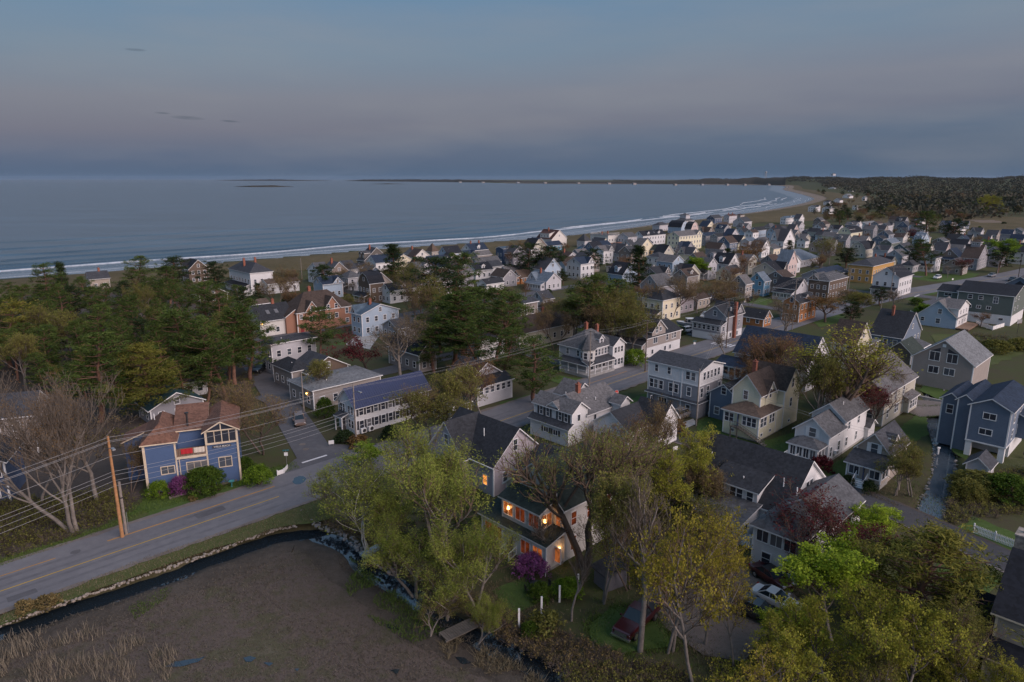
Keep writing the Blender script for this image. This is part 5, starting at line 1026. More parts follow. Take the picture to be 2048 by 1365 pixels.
# raised purple grey house at the right edge
H = House('slate_house', 'tall slate blue house raised on white piers beside the stream', 70.58, 91.35, 44, 'slateblue', 'navy')
b = H.body(0, 13, 0, 5.0, 2.5, 7.9, 'u', rise=1.3, wall='slateblue'); H.win('L', [2.5], 6.6, 1.5, .85, '2', b); H.win('L', [2.7], 4.2, 1.5, .8, '2', b); H.row('R', 3, 6.4, .9, 1.6, 'd', b); H.row('R', 3, 3.8, .9, 1.4, 'd', b)
for (u, v) in ((.1, .1), (.1, 4.2), (3.4, .1)): H.part('pier', MB().box(u, u + .75, v, v + .75, -.2, 2.5), 'trim_white')
H.part('under_wall', MB().box(4.2, 12.9, .1, 4.9, -.2, 2.5), 'wall_white'); H.part('beam', MB().box(-.05, 13, -.05, 5.05, 2.32, 2.52), 'trim_white')
H.body(1.6, 12.5, 5.0, 7.0, -.2, 7.9, 'u', rise=.8, wall='slateblue', corners=True); b = H.body(3.2, 12, 7.0, 9.4, -.2, 7.2, 'u', rise=.9, wall='slateblue'); H.win('L', [1.2], 5.6, .8, 1.3, 'd', b)
H.body(6, 10, -1.3, 0, 2.5, 5.6, 'sR', rise=.6, corners=False)
t = thing('kettle_grill', 'black covered grill beside the white piers of the slate house', 'grill', (*H.w(4.8, -1.8), 0)); link('bowl', MB().lathe([(.05, .5), (.3, .6), (.36, .85), (.28, 1.08), (.05, 1.15)], 14).mesh('bowl', 'metal_dark'), t)
for k in range(3): link('leg', MB().bar((.28 * math.cos(k * 2.1), .28 * math.sin(k * 2.1), .01), (.12 * math.cos(k * 2.1), .12 * math.sin(k * 2.1), .62), .02, n=5).mesh('leg', 'metal_grey'), t)

H = House('taupe_house', 'taupe house with arched gable windows and pale roof at the right edge', 87.1, 124.0, 44, 'taupe', 'pale')
b = H.body(0, 13, 0, 10.5, -.3, 5.6, 'u', rise=4.0); H.win('L', [6.7, 3.7], 6.3, 1.7, 1.7, '2', b); H.win('L', [6.6, 3.9], 3.6, 1.7, 1.3, '2', b)
for v, sg in ((6.7, 1), (3.7, -1)): H.part('arched_pane', MB().slab([(-.03, v - .85, 7.27), (-.03, v + .85, 7.27), (-.03, v - sg * .85, 8.1), (-.03, v - sg * .4, 8.0)][:3], .02, 0, 0, (-1, 0, 0)), 'pane')
H.part('gable_vent', MB().box(-.06, 0, 5.0, 5.6, 8.3, 8.9), 'trim_white')
H = House('garden_shed', 'small pale grey shed with slate roof between the stream and the raised house', 64.21, 85.44, 44, 'lightgrey', 'slate'); b = H.body(0, 3.6, 0, 2.6, -.1, 2.0, 'u', rise=1.1); H.win('R', [1.2], 1.3, .5, .6, 's', b); H.body(3.6, 4.9, .2, 2.2, -.1, 1.2, 'sF', rise=.3, corners=False)
H = House('garden_shed', 'corner of a pale blue shed at the right edge below the raised house', 73.5, 84.2, 44, 'ltblue', 'slate'); H.body(0, 3, 0, 3, -.1, 1.8, 'u', rise=.9)

# bottom right house
H = House('tan_house', 'tan house with black roofs and round topped stone chimney in the bottom right corner', 45.2, 41.8, 44, 'tan', 'black', trim='trim_cream')
b = H.body(0, 9, 0, 9.0, -.3, 6.2, 'v', rise=3.6); H.win('L', [6.0, 4.6], 5.3, 1.1, 1.3, 'g', b)
H.roof(-1.6, 0, -3, 9.6, 2.9, 'sL', .9, .2); wl = H.body(-.9, 0, -3, 9.2, -.3, 2.8, 'f', noroof=True); H.win('L', [10.6, 8.2, 5.4], 1.4, 1.2, 1.5, 'g', wl)
H.body(1.6, 8, 9.0, 13.5, -.3, 3.1, 'v', rise=1.7); H.chimney(6.8, 8.9, 3, 10.4, 1.7, 1.1, 'chimney_stone')

# left edge houses
H = House('taupe_house', 'taupe clapboard house behind the big bare tree at the left edge', -79.6, 92.0, 21, 'taupe', 'slate'); b = H.body(0, 9.5, 0, 8, -.3, 6.1, 'u', rise=2.4); H.row('R', 3, 4.6, .9, 1.4, 'd', b); H.row('R', 3, 1.7, .9, 1.4, 'd', b)
H = House('navy_house', 'dark blue house with white trimmed gable cut by the left edge', -70.6, 76.9, 21, 'navy', 'dark'); b = H.body(0, 7.5, 0, 7, -.3, 5.5, 'v', rise=2.1); H.win('R', [5.0, 6.6], 4.2, .8, 1.3, 'd', b); H.win('R', [5.9], 1.3, 1.2, .8, 'g', b)

# middle houses with porches and crossing gables
H = House('turret_house', 'pale grey house with corner turret, long porch and two red chimneys beside the main road', 15.72, 135.2, 44, 'lightgrey', 'grey')
b = H.body(.8, 10.5, 1.2, 8.8, -.2, 5.6, 'h', rise=2.9); H.roofm = 'slate'; b2 = H.body(8.0, 12.0, .0, 6, -.2, 5.4, 'v', rise=1.4, wall='white'); H.roofm = 'grey'
H.row('R', 6, 4.4, .7, 1.25, 'd', (2.2, 8.6, 1.2, 8.8), m=.1); H.row('L', 2, 4.4, .7, 1.2, 'd', b); H.win('R', [.9, 2.0, 3.1], 4.3, .7, 1.2, 'd', b2); H.win('R', [1.0, 2.2, 3.2], 1.6, .8, 1.3, 'd', b2)
m = MB().lathe([(1.5, 2.6), (1.5, 5.7)], 8, (1.6, 1.6, 0)); H.part('turret_wall', m, 'wall_stucco'); H.part('turret_roof', MB().lathe([(1.85, 5.6), (.9, 7.3), (.03, 8.7)], 8, (1.6, 1.6, 0)), 'roof_grey')
for k in range(3):
    a = -math.pi / 2 - .4 - k * .8; mw, mp = window_mesh(.75, 1.3, 'd', 'trim_white', True, 'pane'); o = link('window', mw, H.root, (1.6 + 1.42 * math.cos(a), 1.6 + 1.42 * math.sin(a), 4.3), (0, 0, a + math.pi / 2)); link('pane', mp, o)
H.roof(-.6, 8.0, -.6, 1.2, 2.65, 'sR', .7, .2, 'slate'); H.roof(-.8, .8, -.6, 7.5, 2.6, 'sL', .6, .2, 'slate'); H.part('porch_floor', MB().box(-.7, 8.0, -.6, 1.15, -.2, .55).box(-.7, .78, 1.15, 7.4, -.2, .55), 'concrete')
H.posts([(-.55, -.5), (1.6, -.5), (3.7, -.5), (5.8, -.5), (7.8, -.5), (-.6, 2.5), (-.6, 5), (-.6, 7.2)], .55, 2.7); H.rails([(7.8, -.5), (-.55, -.5), (-.6, 7.2)], .55, gap=.2); H.row('R', 4, 1.7, .9, 1.4, 'd', (1, 8, 1.2, 8.8)); H.dormer('R', 5.4, 1.5, 5.7, 7.0, 2.2, .7, b=(.8, 10.5, 1.2, 8.8), inset=.5)
H.chimney(5.2, 5.2, 7, 9.9, .6, .6); H.chimney(8.6, 5.0, 7, 9.0, .6, .6)
t = tag(link('porch_wreath', MB().lathe([(.18, -.05), (.3, 0), (.18, .05)], 12).mesh('porch_wreath', 'deck_wood'), None, (*H.w(3.2, 1.1), 1.9), (R(90), 0, H.th)), 'round brown wreath on the porch wall of the turret house', 'wreath')

H = House('taupe_house', 'taupe shingle house over a white ground floor with stepped gables beside the main road', 30.54, 150.5, 44, 'taupe', 'dark')
b = H.body(0, 14.0, 0, 8.6, 2.4, 4.7, 'u', rise=2.0); H.part('base_wall', MB().box(.02, 13.9, .02, 8.5, -.2, 2.4), 'wall_white', 'white ground floor'); g = H.body(2.0, 7.4, -.02, 5, 4.6, 6.0, 'v', rise=2.3, corners=False); H.win('R', [1.8], 6.2, .75, 1.5, 'd', g); H.win('R', [3.3], 6.2, .75, .9, 's', g); H.win('R', [1.4], 3.8, 1.6, 1.4, '2', g); H.win('R', [8.2, 10.6], 3.8, .8, 1.5, 'd', b); H.win('R', [11.4], 3.8, .9, 1.4, 'd', b)
H.win('R', [2.4, 7.5, 9.6], 1.2, .7, 1.0, 's', b); H.roof(-1.6, 0, 0, 8.6, 3.4, 'sL', .7, .3); wl = H.body(-1.5, 0, .2, 8.4, 0, 3.3, 'f', noroof=True); H.win('L', [2.5, 7.5], 2.4, .5, .6, 's', wl); sd = H.body(.5, 4, 3.0, 6.6, 4.7, 6.1, 'sL', rise=.8, corners=False); H.win('L', [1.8], 5.5, .9, 1.1, '2', sd)
H.body(-4.6, -1.5, .6, 8.0, -.2, 1.9, 'f', wall='white', corners=False, o=.1, roof='pale')

H = House('shingle_inn', 'large brown shingle inn with brown hip roof, red chimney and two white edged gables', -56.78, 176.8, 44, 'brick', 'brown')
b = H.body(0, 16.5, 0, 9.5, -.2, 5.5, 'h', rise=4.3); g1 = H.body(2.4, 6.0, -.3, 5, -.2, 5.6, 'v', rise=2.4, corners=False); g2 = H.body(8.0, 12.6, -.3, 5, -.2, 5.6, 'v', rise=3.0, corners=False)
H.win('R', [1.8], 6.2, .8, 1.2, 'd', g1); H.win('R', [1.1, 3.5], 6.0, .8, 1.2, 'd', g2); H.win('R', [1.1, 3.5], 3.4, .9, 1.2, 'd', g2); H.win('R', [14.9], 4.2, .9, 1.5, 'd', b); H.win('R', [14.9], 1.5, .9, 1.1, 'd', b); H.win('R', [1.2], 4.2, .8, 1.2, 'd', b); H.door('R', 1.3, 0, mat='door_red', b=b); H.win('R', [1.8], 3.4, 1.5, 1.2, '2', g1); H.chimney(6.6, 5.2, 8.5, 11.0, .8, .7); H.row('L', 3, 4.2, .8, 1.2, 'd', b); H.body(-2.6, 0, 1, 8, -.2, 4.6, 'sL', rise=1.6, corners=False)

H = House('navy_gable_house', 'slate grey house with crossed gables, tall brown chimney and white base at the corner', 54.04, 168.7, 44, 'grey', 'dark')
b = H.body(0, 8.6, 0, 6.4, 2.0, 6.0, 'u', rise=2.4); H.part('base_wall', MB().box(.03, 8.55, .03, 6.3, -.2, 2.0), 'wall_white', 'white ground floor'); g = H.body(4.6, 8.7, -.03, 6.4, 2.0, 6.2, 'v', rise=2.3, corners=False); H.win('L', [3.2], 6.5, .9, 1.2, 'd', b); H.win('R', [2.0], 6.6, .6, 1.2, 'd', g); H.win('R', [2.0], 3.7, .6, 1.4, 'd', g)
po = H.body(-2.3, 0, 0, 8.2, 1.9, 4.1, 'sL', rise=.7); H.row('L', 6, 3.1, .8, 1.1, 'd', po, m=.2); H.row('R', 1, 3.1, .9, 1.1, 'd', po, m=.4); H.part('porch_base', MB().box(-2.25, 0, .05, 8.1, -.2, 1.9), 'wall_white'); H.part('chimney', MB().box(3.5, 4.3, -.7, -.05, -.2, 9.4), 'chimney_brick'); H.row('R', 2, 1.0, .7, 1.1, 's', (0, 8.6, 0, 6.4))

H = House('white_hall', 'large white house with steep navy roof and glazed porch behind the bare red trees', 56.26, 125.3, 44, 'white', 'navy')
b = H.body(0, 10, 0, 15.0, -.2, 5.4, 'v', rise=4.6); H.win('L', [12.6, 9.8, 7, 4.2, 1.5], 4.4, .8, 1.3, 'd', b); H.row('R', 3, 4.2, .8, 1.3, 'd', b); po = H.body(-2.6, 0, 9.2, 17.5, -.2, 2.9, 'sL', rise=1.2); H.row('L', 6, 1.8, .95, 1.4, 'd', po, m=.2); H.row('R', 1, 1.8, 1.0, 1.4, 'd', po); H.row('L', 4, 1.6, .8, 1.3, 'd', (0, 10, 0, 9.2))
H = House('grey_house', 'dark grey house with a glazed white sun porch facing the main road', -6.16, 116.3, 44, 'grey', 'dark')
po = H.body(0, 8.6, 0, 2.4, -.2, 3.7, 'sR', rise=.9, wall='lightgrey'); H.row('R', 6, 2.75, .85, 1.1, 'd', po, m=.2); b = H.body(0, 8.6, 2.4, 9, -.2, 4.2, 'v', rise=2.8); dm = H.body(1.6, 5.2, 2.7, 5.5, 4.3, 6.0, 'sR', rise=.9, corners=False); H.win('R', [.9, 2.4], 5.3, .8, 1.0, 'd', dm)
H = House('ltblue_house', 'pale blue cottage with long sloping gable and white side on posts above the meadow', 120.66, 181.5, 44, 'ltblue', 'ash')
b = H.body(0, 9.5, 0, 9.5, -.2, 3.0, 'u', rise=4.2); H.win('L', [4.2], 4.4, .9, 1.3, 'd', b); H.win('L', [4.4], 1.7, 1.0, 1.3, 'd', b); H.win('L', [8.2], 1.8, .8, 1.0, 'd', b); b = H.body(.6, 11, -.05, 6, -.2, 5.5, 'v', rise=1.8, wall='white'); H.row('R', 3, 4.3, .6, 1.1, 'd', b); H.row('R', 3, 1.5, .6, 1.0, 'd', b); H.part('deck', MB().box(-.5, 11, -3.2, -.06, .2, .5), 'deck_wood'); H.posts([(-.3, -3.1), (3, -3.1), (6, -3.1), (9, -3.1)], -.6, .3, mat='deck_wood')
H = House('green_house', 'large grey green house on a white base with many small windows at the right edge', 138.45, 185.6, 44, 'green', 'black')
b = H.body(0, 16, 0, 13.5, 2.8, 8.3, 'v', rise=2.2); H.part('base_wall', MB().box(.02, 15.9, .02, 13.4, -.2, 2.8), 'wall_white', 'white ground floor'); H.win('L', [10.3, 8.0, 5.6], 4.4, 1.0, .8, '2', b); H.win('L', [10.4, 7.8], 7.1, 1.0, 1.1, 'd', b); H.win('L', [4.2], 6.8, 1.1, 1.7, 'g', b); H.win('R', [2, 6], 7.2, 1.0, .8, '2', b); H.win('R', [2.4, 6], 4.6, .8, .8, 's', b); H.row('L', 4, 1.6, 1.0, .6, 's', b); b = H.body(1.5, 12, 13.5, 19, -.2, 7.6, 'v', rise=1.4); H.win('L', [2.8], 6.8, 1.8, .7, '2', b)
H = House('blue_gable_house', 'blue grey house with white framed triangle window behind the grey green house', 160, 206, 44, 'slateblue', 'slate'); b = H.body(0, 12, 0, 9, 0, 7.4, 'u', rise=3.0); H.part('gable_pane', MB().slab([(-.05, 3, 7.9), (-.05, 6, 7.9), (-.05, 4.5, 9.2)], .02, 0, 0, (-1, 0, 0)), 'pane')
# the far hill and shore houses
def far_white(lbl, px_, r, z, w, d, h, wall='white', roof='ash', grp=None):
    x = (px_ - 1024) / CAM_F * r; H = House('white_house', lbl, x, r, 30, wall, roof, detail=False, z=z, group=grp); H.body(0, w, 0, d, -3, h, 'u', pitch=.5, corners=False)
far_white('long pale building high on the far wooded hill', 1648, 3600, 56, 22, 14, 5, 'lightgrey')
for k in range(5): far_white('small pale house at the water below the far headland', 1350 + k * 43 + rng.uniform(-9, 9), 4300 + rng.uniform(-80, 80), -1, 20, 14, 5.5, rng.choice(['grey', 'taupe']), 'ash', 'houses below the headland')
for k in range(7): far_white('tiny pale house on the low far point across the bay', 920 + k * 57 + rng.uniform(-12, 12), 7000 - k * 360, -1, 26, 18, 7, rng.choice(['grey', 'taupe']), 'ash', 'houses on the far point')
t = thing('water_tower', 'tiny water tower above the far wooded headland', 'water tower', ((1517 - 1024) / CAM_F * 5200, 5200, 40)); link('tank', MB().lathe([(.5, 38), (9, 42), (9, 48), (4, 51), (.3, 52)], 12).mesh('tank', 'metal_grey'), t)
for k in range(4): link('leg', MB().bar((8 * math.cos(k * 1.57), 8 * math.sin(k * 1.57), -2), (6 * math.cos(k * 1.57), 6 * math.sin(k * 1.57), 42), .9, n=5).mesh('leg', 'metal_grey'), t)

# more small houses filling the far rows
HB = [(math.hypot(r[7], r[8]) / 2, r[4] + math.cos(R(r[6])) * r[7] / 2 - math.sin(R(r[6])) * r[8] / 2, r[5] + math.sin(R(r[6])) * r[7] / 2 + math.cos(R(r[6])) * r[8] / 2) for r in ROWS]
fr_ = random.Random(21); used = set(); n = tries = 0
WN = dict(white='white', stucco='off white', lightgrey='pale grey', grey='grey', taupe='taupe', cream='cream', ltblue='pale blue', slateblue='slate blue', beige='beige', shingle='weathered shingle'); RN = dict(slate='slate', dark='dark', black='black', grey='grey', brown='brown', ash='ash grey', navy='navy')
while n < 128 and tries < 14000:
    tries += 1; px_, py_ = fr_.uniform(640, 2040), fr_.uniform(436, 600)
    if py_ < 562 - (px_ - 420) * .098 + 12 or (px_ > 1650 and py_ < 447) or (px_ > 1930 and py_ < 480) or (px_ > 1650 and py_ > 560) or (1120 < px_ < 1290 and py_ > 575): continue
    x, y = gp(px_, py_); far = math.hypot(x, y)
    if any(math.hypot(x - a, y - b) < q + 4.4 for q, a, b in HB) or pline_dist(np.array([x]), np.array([y]), MAIN)[0] < 11 or min(pline_dist(np.array([x]), np.array([y]), l)[0] for l in (CROSS, BACK, BACK2)) < 6.5: continue
    U, V, h = fr_.uniform(6.5, 9.5), fr_.uniform(5.5, 8), fr_.choice([3.8, 5.0, 5.8, 6.2]); th = R(42); wl, rf = fr_.choice(list(WN)), fr_.choice(list(RN)); bst = min(ROWS, key=lambda r: math.hypot(r[4] - x, r[5] - y)); nm = bst[1]
    for cut in (' with ', ' behind ', ' beside ', ' at ', ' seen ', ' past ', ' below ', ' in ', ' above ', ' on ', ' among ', ' near ', ' under ', ' before ', ' between ', ' glimpsed ', ' right ', ' left ', ' hidden ', ' half ', ' wedged ', ' alone ', ' joined '): nm = nm.split(cut)[0]
    dx, dy = x - bst[4], y - bst[5]; rel = ('right of' if dx > 0 else 'left of') if abs(dx) > abs(dy) else ('behind' if dy > 0 else 'in front of'); lb = 'small %s house with %s roof %s the %s' % (WN[wl], RN[rf], rel, nm)
    if lb in used: continue
    used.add(lb); r = ('small_house', lb, wl, rf, x - U / 2 * math.cos(th) + V / 2 * math.sin(th), y - U / 2 * math.sin(th) - V / 2 * math.cos(th), 42, U, V, h, fr_.choice('uv'), fr_.choice([.6, .75, .9]), fr_.choice(['', 'c', 'd', 'x', 'p', 'v', 'o']))
    simple_house(r); ROWS.append(r); HB.append((math.hypot(U, V) / 2, x, y)); n += 1
# ------------------------------------------------------------------ trees
flat('bark_grey', (.17, .15, .135), .95, var=.3, scale=2); flat('bark_brown', (.115, .085, .068), .95, var=.3, scale=2); flat('bark_dark', (.055, .042, .034), .95, var=.3, scale=2); flat('bark_red', (.16, .085, .06), .95, var=.3, scale=2); flat('bark_birch', (.50, .47, .43), .8, var=.3, scale=2)
leaf_mat('twig_grey', (.085, .070, .058), (.20, .168, .14), .0); leaf_mat('twig_brown', (.095, .066, .05), (.20, .145, .11), .0); leaf_mat('twig_red', (.10, .058, .042), (.21, .13, .095), .0)
leaf_mat('needle', (.017, .038, .012), (.098, .136, .036), .1); leaf_mat('needle_dark', (.012, .024, .012), (.045, .068, .028), .1); leaf_mat('needle_gold', (.032, .058, .014), (.22, .20, .045), .15)
leaf_mat('leaf_willow', (.10, .135, .025), (.34, .37, .085), .35); leaf_mat('leaf_yellow', (.14, .125, .02), (.42, .36, .06), .35); leaf_mat('leaf_lime', (.11, .18, .015), (.37, .47, .055), .35); leaf_mat('leaf_olive', (.075, .082, .022), (.25, .24, .07), .3)
leaf_mat('leaf_red', (.055, .012, .016), (.17, .045, .05)); leaf_mat('leaf_green', (.028, .058, .010), (.11, .17, .03)); leaf_mat('leaf_spring', (.06, .12, .012), (.21, .31, .04)); leaf_mat('leaf_bud', (.11, .085, .04), (.25, .19, .085)); leaf_mat('leaf_rust', (.11, .065, .03), (.235, .145, .06)); leaf_mat('petal', (.11, .03, .10), (.30, .11, .28)); leaf_mat('leaf_gold', (.13, .14, .022), (.42, .41, .07), .35)
def tubes(segs, sides):
    a = np.array([[*s[0], *s[1], s[2], s[3]] for s in segs], dtype=np.float64)
    if len(a) == 0: return np.zeros((0, 3)), np.zeros((0, 4), int)
    p0, p1, r0, r1 = a[:, :3], a[:, 3:6], a[:, 6], a[:, 7]
    d = p1 - p0; d /= np.linalg.norm(d, axis=1)[:, None] + 1e-9
    ref = np.where(np.abs(d[:, 2:3]) < .9, np.array([[0, 0, 1.]]), np.array([[1., 0, 0]]))
    u = np.cross(d, ref); u /= np.linalg.norm(u, axis=1)[:, None] + 1e-9; w = np.cross(d, u)
    V = []
    for P, r in ((p0, r0), (p1, r1)):
        for k in range(sides):
            t = 2 * math.pi * k / sides; V.append(P + (u * math.cos(t) + w * math.sin(t)) * r[:, None])
    V = np.stack(V, 1).reshape(-1, 3); n = len(a); i = np.arange(n)[:, None] * 2 * sides
    F = np.concatenate([np.stack([i[:, 0] + k, i[:, 0] + (k + 1) % sides, i[:, 0] + sides + (k + 1) % sides, i[:, 0] + sides + k], 1) for k in range(sides)])
    return V, F
def leaves(rs, centers, n, rad, size, flat_=1.0, tint_s=.28, up=.35, aspect=.55, base_t=None):
    """n small leaf quads round every centre, one tint per clump"""
    C = np.repeat(np.asarray(centers, dtype=float), n, 0); N_ = len(C)
    off = rs.normal(size=(N_, 3)); off /= np.linalg.norm(off, axis=1)[:, None] + 1e-9; off *= (rs.random((N_, 1)) ** .5) * rad
    off[:, 2] *= flat_; C = C + off
    d = rs.normal(size=(N_, 3)); d[:, 2] += up; d /= np.linalg.norm(d, axis=1)[:, None]
    e = rs.normal(size=(N_, 3)); e = np.cross(d, e); e /= np.linalg.norm(e, axis=1)[:, None] + 1e-9; f = np.cross(d, e)
    s = size * (.5 + 1.15 * rs.random((N_, 1)) ** 1.6)
    V = np.stack([C - e * s, C + f * s * aspect, C + e * s, C - f * s * aspect], 1).reshape(-1, 3)
    F = np.arange(N_ * 4).reshape(-1, 4)
    t = np.repeat(rs.random(len(centers)) if base_t is None else np.asarray(base_t), n) * (1 - tint_s) + rs.random(N_) * tint_s
    return V, F, t
class Sk:
    """grows a branching skeleton"""
    def __init__(s, seed): s.r = random.Random(seed); s.seg = []; s.tips = []
    def grow(s, p, d, L, r, lvl, mx, kids, ang, lr, up=.15, wob=.18, steps=3, start=.35, taper=.55):
        R_ = s.r; p = Vector(p); d = Vector(d).normalized(); pts = [p]; n = steps if lvl < mx else 2
        for i in range(n):
            d = (d + Vector((R_.gauss(0, wob), R_.gauss(0, wob), R_.gauss(0, wob) * .5 + up))).normalized(); q = p + d * (L / n)
            ra = r * (1 - (1 - taper) * i / n); rb = r * (1 - (1 - taper) * (i + 1) / n); s.seg.append((p, q, ra, rb, lvl)); p = q; pts.append(p)
        s.tips.append((p, d, lvl))
        if lvl >= mx: return
        k = kids[min(lvl, len(kids) - 1)]; k = max(1, int(k + R_.uniform(-.8, .8))); a0 = R_.uniform(0, 6.28)
        for j in range(k):
            t = start + (1 - start) * (j + R_.random()) / k; i = min(int(t * n), n - 1); f = t * n - i; b = pts[i] * (1 - f) + pts[i + 1] * f
            dd = (pts[i + 1] - pts[i]).normalized(); u = dd.orthogonal().normalized(); u = Matrix.Rotation(a0 + j * 2.4 + R_.uniform(-.4, .4), 3, dd) @ u
            th = R(ang[min(lvl, len(ang) - 1)]) * R_.uniform(.7, 1.25); nd = dd * math.cos(th) + u * math.sin(th)
            l2 = L * lr[min(lvl, len(lr) - 1)] * R_.uniform(.7, 1.2) * (1.1 - .35 * t); s.grow(b, nd, l2, r * (.62 if lvl else .55) * (1.05 - .4 * t), lvl + 1, mx, kids, ang, lr, up, wob, steps, start * .8, taper)
TREES = {}
def store(kind, segs, bark, crown, cm, split=2, twig=None, rmin=.012, tw_t=.4):
    """trunk part (thick limbs), crown part (twigs + leaves)"""
    seed = len(TREES) * 7 + 3; rs = np.random.default_rng(seed)
    a = [s for s in segs if s[4] < split]; b = [s for s in segs if s[4] >= split]
    V1, F1 = tubes(a, 6); tm = np_mesh('trunk', V1, F1, [bark], smooth=True)
    Vs, Fs, ts, ms = [], [], [], []; off = 0; mats = []
    if b and twig:
        b = [(p, q, max(r0, rmin), max(r1, rmin * .7), l) for p, q, r0, r1, l in b]
        V, F = tubes(b, 3); Vs.append(V); Fs.append(F + off); off += len(V); ts.append(np.tile(rs.random(len(b)) * .6 + tw_t * .4, 3)); ms.append(np.zeros(len(F), int)); mats.append(twig)
    if crown:
        V, F, t = crown; Vs.append(V); Fs.append(F + off); ts.append(t); ms.append(np.full(len(F), len(mats))); mats.append(cm)
    cmh = np_mesh('crown', np.concatenate(Vs), np.concatenate(Fs), mats, fmat=np.concatenate(ms), tint=np.concatenate(ts))
    allv = np.concatenate(Vs + [V1]); h = allv[:, 2].max(); wd = np.percentile(np.abs(np.concatenate(Vs)[:, :2]), 97) * 2
    TREES.setdefault(kind, []).append((tm, cmh, h, wd))
def bare(kind, seed, twig='twig_grey', bark='bark_grey', H=14, r=.28, kids=(6, 5, 5, 4), ang=(34, 32, 34, 36), lr=(.85, .62, .6, .55), up=.14, mx=4, trunk=.32, buds=None, nb=0, bsize=.11, stems=1, rmin=.016, brad=.35):
    s = Sk(seed)
    for k in range(stems):
        a = s.r.uniform(0, 6.28); lean = .0 if stems == 1 else .28
        s.grow((0.25 * math.cos(a) * (stems > 1), .25 * math.sin(a) * (stems > 1), -.3), (lean * math.cos(a), lean * math.sin(a), 1), H * trunk * 1.5, r / (1 + .3 * (stems - 1)), 0, mx, kids, ang, lr, up, .13, 4, .5, .6)
    cr = None
    if buds:
        tp = [t[0] for t in s.tips if t[2] >= mx - 1]; rs = np.random.default_rng(seed); tp = [tuple(p) for p in tp]
        zs = np.array([p[2] for p in tp]); bt = np.clip((zs - zs.min()) / (np.ptp(zs) + 1e-6) * .4 + rs.random(len(tp)) * .6, 0, 1)
        cr = leaves(rs, tp, nb, brad, bsize, base_t=bt)
    store(kind, s.seg, bark, cr, buds, 2, twig, rmin)
def leafy(kind, seed, mat, twig='twig_brown', bark='bark_brown', H=12, r=.22, kids=(6, 5, 4), ang=(42, 40, 40), lr=(.8, .62, .6), up=.12, mx=3, trunk=.34, n=26, rad=.7, size=.16, flat_=.75, stems=1, aspect=.55, upn=.35, keep=1.0, start=.4):
    s = Sk(seed)
    for k in range(stems):
        a = s.r.uniform(0, 6.28); lean = 0 if stems == 1 else .35
        s.grow((.2 * math.cos(a) * (stems > 1), .2 * math.sin(a) * (stems > 1), -.3), (lean * math.cos(a), lean * math.sin(a), 1), H * trunk * 1.5, r, 0, mx, kids, ang, lr, up, .16, 4, start, .6)
    tp = [tuple(t[0]) for t in s.tips if t[2] >= mx - 1 and s.r.random() < keep]; rs = np.random.default_rng(seed)
    store(kind, s.seg, bark, leaves(rs, tp, n, rad, size, flat_, up=upn, aspect=aspect, base_t=[min(1, max(0, .45 + .75 * mnoise.noise(Vector(p) * .42 + Vector((seed, 0, 0))) + .35 * (s.r.random() - .5))) for p in tp]), mat, 2, twig, .013)
def pine(kind, seed, mat='needle', bark='bark_red', H=15, W=4.2, base=.35, n=34, size=.24, irregular=.45, conic=.35, layers=11, per=5, bend=.06):
    s = Sk(seed); R_ = s.r; p = Vector((0, 0, -.3)); tr = [p]; d = Vector((R_.gauss(0, .04), R_.gauss(0, .04), 1))
    for i in range(8):
        d = (d + Vector((R_.gauss(0, bend), R_.gauss(0, bend), .1))).normalized(); q = p + d * (H * .97 / 8); s.seg.append((p, q, .26 * (1 - i / 9), .26 * (1 - (i + 1) / 9), 0)); p = q; tr.append(p)
    tp, bt = [], []
    for l in range(layers):
        f = base + (1 - base) * (l + .5 * R_.random()) / layers; i = min(int(f * 8), 7); b = tr[i] + (tr[i + 1] - tr[i]) * (f * 8 - i)
        g = (f - base) / (1 - base); prof = (1 - g) ** conic * min(1, .55 + g * 2.2); a0 = R_.uniform(0, 6.28)
        for j in range(per):
            if R_.random() < .12: continue
            a = a0 + 6.28 * j / per + R_.uniform(-.4, .4); L = W * prof * R_.uniform(1 - irregular, 1.1); e = Vector((math.cos(a), math.sin(a), R_.uniform(.05, .4) + g * .3)).normalized(); m = b + e * L * .55; t2 = b + e * L + Vector((0, 0, .12 * L))
            s.seg.append((b, m, .07, .045, 1)); s.seg.append((m, t2, .045, .018, 1)); cl = R_.random()
            for k in range(max(2, int(L * 1.5))):
                h = R_.uniform(.35, 1.02); c = b + (t2 - b) * h + Vector((R_.gauss(0, .38), R_.gauss(0, .38), R_.uniform(-.05, .3))); tp.append(tuple(c)); bt.append(min(1, max(0, (cl * .5 + R_.random() * .3 + .2 * g) if mat != 'needle_gold' else (.1 + cl * .25 + R_.random() * .25 + .5 * g))))
    for k in range(5): tp.append((tr[-1][0] + R_.gauss(0, .4), tr[-1][1] + R_.gauss(0, .4), tr[-1][2] - R_.uniform(0, .8))); bt.append(R_.random())
    rs = np.random.default_rng(seed)
    store(kind, s.seg, bark, leaves(rs, tp, n, .6, size, .8, .35, up=.5, aspect=.2, base_t=bt), mat, 2, None)
def bush(kind, seed, mat, n=70, nl=22, size=.10, rad=.28, hh=1.0, twig='twig_brown'):
    s = Sk(seed); rs = np.random.default_rng(seed); a = rs.random(n) * 6.28; z = rs.random(n) ** .6; r = np.sqrt(np.maximum(0, 1 - (z * .95) ** 2)) * (.5 + .5 * rs.random(n)) * (1 + .15 * np.sin(a * 3 + seed))
    tp = np.stack([r * np.cos(a), r * np.sin(a), z * 1.25 * hh + .08], 1)
    for k in range(9): q = tp[k * 7 % n]; s.seg.append((Vector((0, 0, -.1)), Vector(q), .035, .012, 0))
    store(kind, s.seg, 'bark_brown', leaves(rs, tp, nl, rad, size), mat, 2, None)
